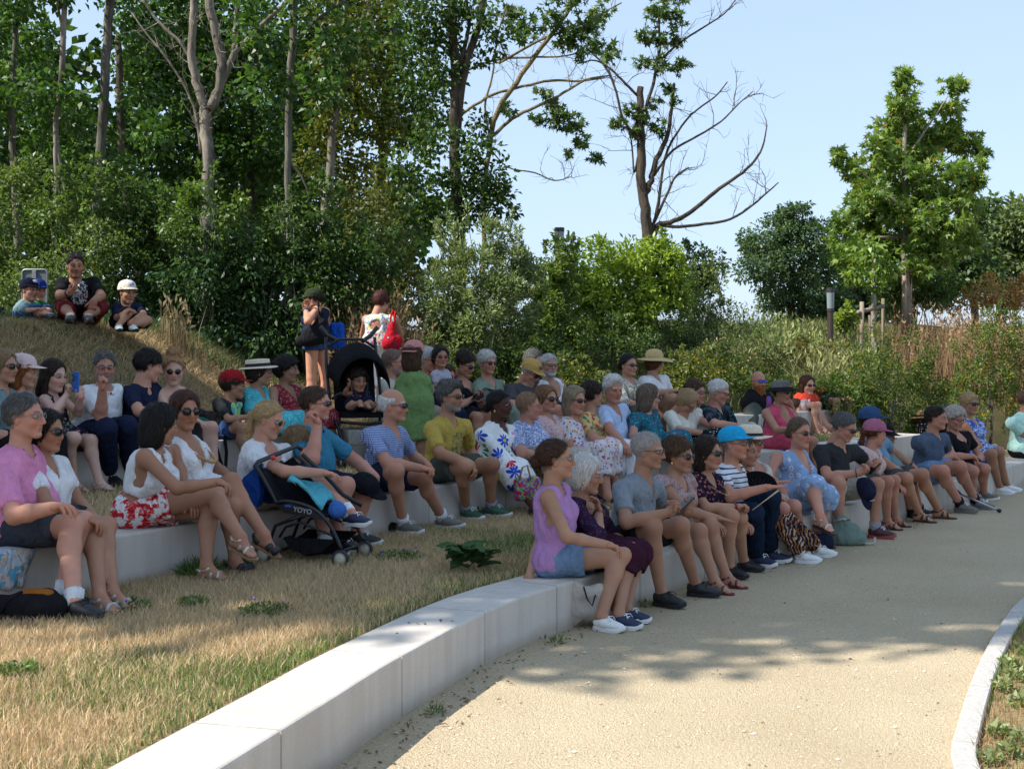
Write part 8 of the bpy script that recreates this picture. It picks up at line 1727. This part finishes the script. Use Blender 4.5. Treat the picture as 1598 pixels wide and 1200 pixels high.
m.add(V, [(j * 13 + i, j * 13 + i + 1, (j + 1) * 13 + i + 1, (j + 1) * 13 + i) for j in range(8) for i in range(12)]); o = m.build('hood', BAGB, st2, smooth=True); o.modifiers.new('thickness', 'SOLIDIFY').thickness = .012
m = MB(); 
Vb = [w3(-.12 - .10 * t_, .2 * s_, sz - .08 + .55 * t_) for t_ in np.linspace(0, 1, 5) for s_ in np.linspace(-1, 1, 7)]; m.add(Vb, [(i * 7 + j, i * 7 + j + 1, (i + 1) * 7 + j + 1, (i + 1) * 7 + j) for i in range(4) for j in range(6)])
m.box(w3(.06, 0, sz - .10), (.36, .40, .05), np.stack([fB, lB, Z3], 1)); 
m.build('seat', BAGB, st2, smooth=False, bevel=0)
m = MB()
for s_ in (-1, 1):
    m.tube([w3(-.30, s_ * .24, sz + .62), w3(-.24, s_ * .25, sz + .35), w3(-.10, s_ * .25, sz - .02), w3(.28, s_ * .24, -.30 + sz), w3(.34, s_ * .23, .10)], .016, 8); m.tube([w3(-.08, s_ * .25, sz), w3(-.30, s_ * .25, .12)], .014, 8); m.tube([w3(.0, s_ * .25, sz + .05), w3(.22, s_ * .23, sz + .10)], .018, 8)
m.tube([w3(-.28, -.24, sz + .52), w3(-.30, -.12, sz + .60), w3(-.30, .12, sz + .60), w3(-.28, .24, sz + .52)], .014, 8); m.tube([w3(.22, -.23, sz - .16), w3(.30, 0, sz - .18), w3(.22, .23, sz - .16)], .015, 8)
m.build('frame', BLKM, st2, smooth=True)
for s_ in (-1, 1): m = MB(); m.tube([w3(-.30, s_ * .12, sz + .58), w3(-.36, s_ * .22, sz + .64), w3(-.33, s_ * .28, sz + .72)], .022, 8); m.build('handle', BLK, st2, smooth=True)
m = MB()
for s_ in (-1, 1): m.tube([w3(-.12, s_ * .07, sz + .30), w3(.03, s_ * .075, sz + .22), w3(.10, s_ * .05, sz + .06), w3(.12, 0, sz - .0)], .014, 6, flat=.4)
m.build('harness', fb('harness_grey', (.03, .035, .045)), st2, smooth=True)
m = MB(); m.box(w3(.14, 0, sz - .30), (.34, .36, .14), np.stack([fB, lB, Z3], 1)); m.build('basket', fb('basket_grey', (.30, .29, .27)), st2, bevel=.02)
for (f_, z_) in ((-.30, .10), (.34, .085)):
    for s_ in (-1, 1): wheel(st2, w3(f_, s_ * .25, z_), z_, lB, .04)

# ------------------------------------------------------------------ sign, lamps, stakes
b = P(55, 475, 15.6); g = gz(b[0], b[1]); rt = empty('sign_board', (b[0], b[1], g), R(-6), label='back of a grey metal sign board with rounded corners behind the two small boys', cat='sign'); W_, H_ = .30, .40; zb = P(0, 475, 15.6)[2] - g
def rrect(w_, h_, r_, n_=5): return np.array([[cx + r_ * math.cos(a), cy + r_ * math.sin(a)] for cx, cy, a0 in ((w_ / 2 - r_, h_ / 2 - r_, 0), (-w_ / 2 + r_, h_ / 2 - r_, 90), (-w_ / 2 + r_, -h_ / 2 + r_, 180), (w_ / 2 - r_, -h_ / 2 + r_, 270)) for a in np.radians(a0 + np.linspace(0, 90, n_))])
RX = np.array(Matrix.Rotation(R(90), 3, 'X')); m = MB(); m.prism(rrect(W_, H_, .04), .008, (RX, (0, 0, zb + H_ / 2))); m.build('panel', gmat('sign_grey', (.12, .14, .15), .5, .5, .4), rt)
m = MB(); p_ = rrect(W_, H_, .04); p_ = np.concatenate([p_, p_[:2]]); m.tube(np.c_[p_[:, 0], np.full(len(p_), -.012), p_[:, 1] + zb + H_ / 2], .014, 6, cap=False); m.build('frame', gmat('sign_rim', (.20, .215, .22), .4, .5, .6), rt, smooth=True)
m = MB(); m.box((.0, -.02, (zb + H_) / 2), (.05, .03, zb + H_ - .02)); m.build('post', gmat('sign_post', (.20, .22, .23), .5, .5, .5), rt, bevel=.004)
GLS = glass_mat('clear')
def lamp(label, px, ytop, ybot, d, wpx, base):
    b = P(px, ybot, d); g = gz(b[0], b[1]); k = d / FPX; zt = P(0, ytop, d)[2] - g; r_ = wpx * k / 2; hg = (ybot - ytop) * k if base is None else (base - ytop) * k
    rt = empty('bollard_lamp', (b[0], b[1], g), label=label, cat='lamp', group='bollard lamps of the meadow'); zg = zt - hg
    m = MB(); m.lathe([(.001, -.1), (r_ * .8, -.1), (r_ * .82, zg - .05), (r_ * .95, zg - .04), (r_ * .95, zg), (.001, zg)], 18); m.build('post', gmat('lamp_brown', (.06, .045, .04), .5, .5, .4), rt, smooth=False)
    m = MB(); m.lathe([(r_ * .88, zg + .004), (r_, zt - .08)], 18); m.build('glass', simple('lamp_glass', (.20, .25, .26), .1, .6, 0, .05), rt, smooth=True)
    m = MB(); m.lathe([(r_ * 1.04, zt - .08), (r_ * 1.04, zt - .005), (.001, zt)], 18); m.build('lid', gmat('lamp_lid', (.03, .025, .025), .5), rt)
lamp('bollard lamp with clear glass top sticking up above the slender light green shrub', 873, 355, 405, 24, 15, 402)
lamp('bollard lamp with brown post standing in the tall fresh grass', 1296, 449, 522, 21.5, 12, 482)
lamp('small grey bollard lamp behind the brown one', 1314, 492, 524, 25, 7, 508)
WOODP = bark('stake', (.14, .10, .07), (.36, .29, .22), .2, 18)
def stakes(label, d, posts, bars):
    b = P(posts[0][0], posts[0][2], d); g = gz(b[0], b[1]); rt = empty('tree_stake', (b[0], b[1], g), label=label, cat='stake'); o_ = A3(b[0], b[1], g)
    for (x, y0, y1, w_, *dz) in posts:
        dd = d + (dz[0] if dz else 0); a, c = P(x, y0, dd) - o_, P(x, y1, dd) - o_; c[2] -= .5; m = MB(); m.tube([a, c], w_ * dd / FPX / 2, 9); m.build('post', WOODP, rt, smooth=True)
    for (x0, y0, x1, y1, w_) in bars: m = MB(); m.tube([P(x0, y0, d - .06) - o_, P(x1, y1, d + .5) - o_], w_ * d / FPX / 2, 8); m.build('crossbar', WOODP, rt, smooth=True)
stakes('pair of pale wooden stakes with a crossbar holding the small young tree', 22.6, [(1345, 471, 530, 7), (1357, 492, 526, 4, .9), (1378, 466, 520, 5, .8)], [(1338, 488, 1378, 478, 7)])
stakes('thick wooden stakes with a crossbar beside the trunk of the plane tree', 24.6, [(1412, 412, 480, 8), (1421, 425, 480, 5, .5)], [(1409, 422, 1426, 420, 8)])

# ------------------------------------------------------------------ weeds, stones, fallen leaves
b = P(730, 893, depth_on(893, Z1)); rt = empty('burdock', tuple(b), label='big-leaved dark green burdock plant alone in the dry lawn', cat='plant'); rs = np.random.default_rng(9)
BUR = fb('burdock_leaf', (.085, .16, .055), rough=.5); lm = None
for i in range(34):
    a = i * 2.399; L = rs.uniform(.09, .15); el = rs.uniform(.15, 1.15) * (1 - i / 60); st_ = A3(math.cos(a), math.sin(a), 0) * rs.uniform(.01, .10) + A3(0, 0, .03 + .13 * i / 34)
    if lm is None:
        m = MB(); V = []
        for j in range(6):
            t_ = j / 5; w_ = .38 * math.sin(math.pi * min(t_ * .85 + .13, 1)) ** .8 * (1.06 if j % 2 else .94)
            for s_ in (-1, -.5, 0, .5, 1): V.append([t_, w_ * s_, .10 * abs(s_) - .30 * t_ * t_ + .03 * math.sin(j * 2 + s_ * 5)])
        m.add(V, [(j * 5 + i_, (j + 1) * 5 + i_, (j + 1) * 5 + i_ + 1, j * 5 + i_ + 1) for j in range(5) for i_ in range(4)]); o = m.build('leaf', BUR, rt, smooth=True); lm = o.data
    else: o = link(bpy.data.objects.new('leaf', lm), rt)
    o.location = tuple(st_); o.rotation_euler = (rs.normal(0, .2), -el, a); o.scale = (L, L, L)
def weed(label, px, py, z, rpx, n, leaf=.03, h=.05, c1=(.05, .09, .025), c2=(.11, .17, .05), flower=None, asp=.5, up=.6, name='weed'):
    rs = np.random.default_rng(int(px * 7 + py)); d = depth_on(py, z); c = P(px, py, d); r_ = rpx * d / FPX; rt = empty(name, tuple(c), label=label, cat='weed'); k = np.sqrt(rs.random(n)) * r_; a = rs.uniform(0, 6.28, n)
    p = np.stack([k * np.cos(a) * 1., k * np.sin(a) * 1.3, rs.random(n) * h * (1 - k / r_ * .6)], 1); V, Q, Cc = leaves_arrays(p, np.stack([np.cos(a), np.sin(a), np.full(n, up)], 1), leaf, leaf * asp, 'diamond', rs, c1, c2, 0, .5); tag(mesh_np('leaves', V, Q, mats=[LEAF], cols=Cc, parent=rt, smooth=False), kind='stuff')
    if flower:
        p = np.stack([rs.normal(0, r_ * .5, 3), rs.normal(0, r_ * .5, 3), np.full(3, h * 1.25)], 1)
        for q in p:
            V, F = uvsphere(q, .008, 6, 4); mesh_np('flower', V, F, mats=[gmat('flower_purple', (.28, .10, .42), .7)], parent=rt)
weed('clover patch with purple flowers at the feet of the woman in white tee', 190, 950, Z1, 40, 420, flower=1); weed('dark green weed patch in the dry grass below the lilies shorts', 300, 945, Z1, 24, 260); weed('weed patch with a purple flower in the middle of the lawn', 415, 957, Z1, 38, 420, flower=1)
weed('clover with purple flowers beside the stroller wheels', 622, 872, Z1, 36, 420, flower=1); weed('long-bladed grass tuft at the foot of the woman with crossed legs', 312, 900, Z1, 26, 300, .11, .05, asp=.08, up=1.6, name='grass_tuft'); weed('weeds at the foot of the middle bench beside the mustard tee', 745, 805, Z1, 14, 160, .04, .10); weed('weed patch on the lawn close to the lowest bench', 30, 1050, Z1, 30, 260); weed('low weeds under the hanging black shoe', 372, 888, Z1, 22, 240, .04, .07); weed('green weed in the shadow behind the girl with the phone', 175, 740, Z2, 14, 200, .05, .16)
weed('small grass tuft growing from the sand near the bench joint', 680, 1113, 0, 10, 60, .05, .02, asp=.1, up=1.2, name='grass_tuft'); weed('tiny grass tuft at the edge of the bench footing', 868, 1004, 0, 10, 60, .05, .02, asp=.1, up=1.2, name='grass_tuft'); weed('grass tuft beside the black shoes on the sand', 1010, 945, 0, 12, 80, .05, .02, asp=.1, up=1.2, name='grass_tuft'); weed('weeds at the foot of the bench beside the rucksack', 1340, 838, 0, 10, 80, .04, .03)
for i, (x, y) in enumerate(((1572, 1040), (1585, 1062), (1565, 1078), (1590, 1105), (1560, 1150), (1575, 1180), (1594, 1160), (1548, 1192), (1596, 1020))): weed('silvery green weed on the verge, ' + ['topmost beside the kerb', 'in the upper clump', 'leaning on the kerb', 'in the middle of the verge', 'lower, by the kerb', 'near the bottom corner', 'out on the lower verge', 'lowest beside the kerb', 'highest on the verge'][i], x, y, .012, 12, 70, .038, .07, (.15, .18, .08), (.25, .29, .14), up=.9)
rs = np.random.default_rng(31); n = 16000; yy = 4.2 + 9 * rs.random(n) ** 1.6; xx = rs.uniform(-.42, .42, n) * yy + .6
keep = sdist(LINE1, xx, yy) < -.02; keep &= sdist(KLINE, xx, yy) > .02
xx, yy = xx[keep], yy[keep]; n = len(xx); s_ = rs.gamma(2.0, .0013, n) + .0016
ico = np.array([[1, 0, 0], [-1, 0, 0], [0, 1, 0], [0, -1, 0], [0, 0, 1], [0, 0, -1]], float); tf = np.array([[0, 2, 4], [2, 1, 4], [1, 3, 4], [3, 0, 4], [2, 0, 5], [1, 2, 5], [3, 1, 5], [0, 3, 5]])[:4]
V = np.stack([xx, yy, s_ * .25], 1)[:, None] + ico[None] * s_[:, None, None] * rs.uniform(.6, 1.3, (n, 6, 1)) * np.array([1, 1, .7]); k = rs.random(n)[:, None]; col = (np.array([.36, .29, .20]) * (1 - k) + np.array([.66, .58, .45]) * k); dk = rs.random(n) < .06; col[dk] = (.16, .11, .07)
PEB = NT('pebble'); a_ = PEB.n('Attribute', attribute_name='Col'); PEB.base(a_.outputs[0]); PEBM = PEB.done(.9, .2)
tag(mesh_np('gravel', V.reshape(-1, 3), tris=(np.arange(n)[:, None, None] * 6 + tf).reshape(-1, 3), mats=[PEBM], cols=np.repeat(col, 6, axis=0), smooth=False), label='fine loose grit lying on the sand path', kind='stuff')
nn_ = offset(LINE1, -.12); p = np.c_[at_len(nn_, rs.random(620) ** 1.4 * 13) + rs.normal(0, .09, (620, 2)), np.full(620, .006)]; p = p[sdist(LINE1, p[:, 0], p[:, 1]) < -.01]
V, Q, Cc = leaves_arrays(p, np.c_[rs.normal(size=(len(p), 2)), np.zeros(len(p))], .028, .014, 'diamond', rs, (.10, .055, .03), (.24, .14, .07), 0, 3.)
tag(mesh_np('leaf_litter', V, Q, mats=[BLADE], cols=Cc, smooth=False), label='dry brown leaf scraps along the foot of the lowest bench', kind='stuff')
for i, (x, y) in enumerate(((617, 988), (640, 974), (652, 973), (660, 974), (688, 972), (708, 969))):
    d = depth_on(y, Z1); c = P(x, y, d); V, Q, Cc = leaves_arrays(np.zeros((1, 3)), np.array([[math.cos(i * 2.), math.sin(i * 2.), 0]]), .028, .018, 'diamond', rs, (.12, .06, .035), (.22, .12, .07), 0, 6.)
    o = mesh_np('fallen_leaf', V, Q, mats=[BLADE], cols=Cc, smooth=False); o.location = (c[0], c[1], Z1 + .004); tag(o, label='dry brown leaf scrap on top of the lowest bench, ' + ['nearest to the sunlight', 'second along', 'in the middle of the group', 'fourth along', 'pale one beyond the group', 'farthest towards the girl'][i], cat='leaf', group='leaf scraps on the bench')
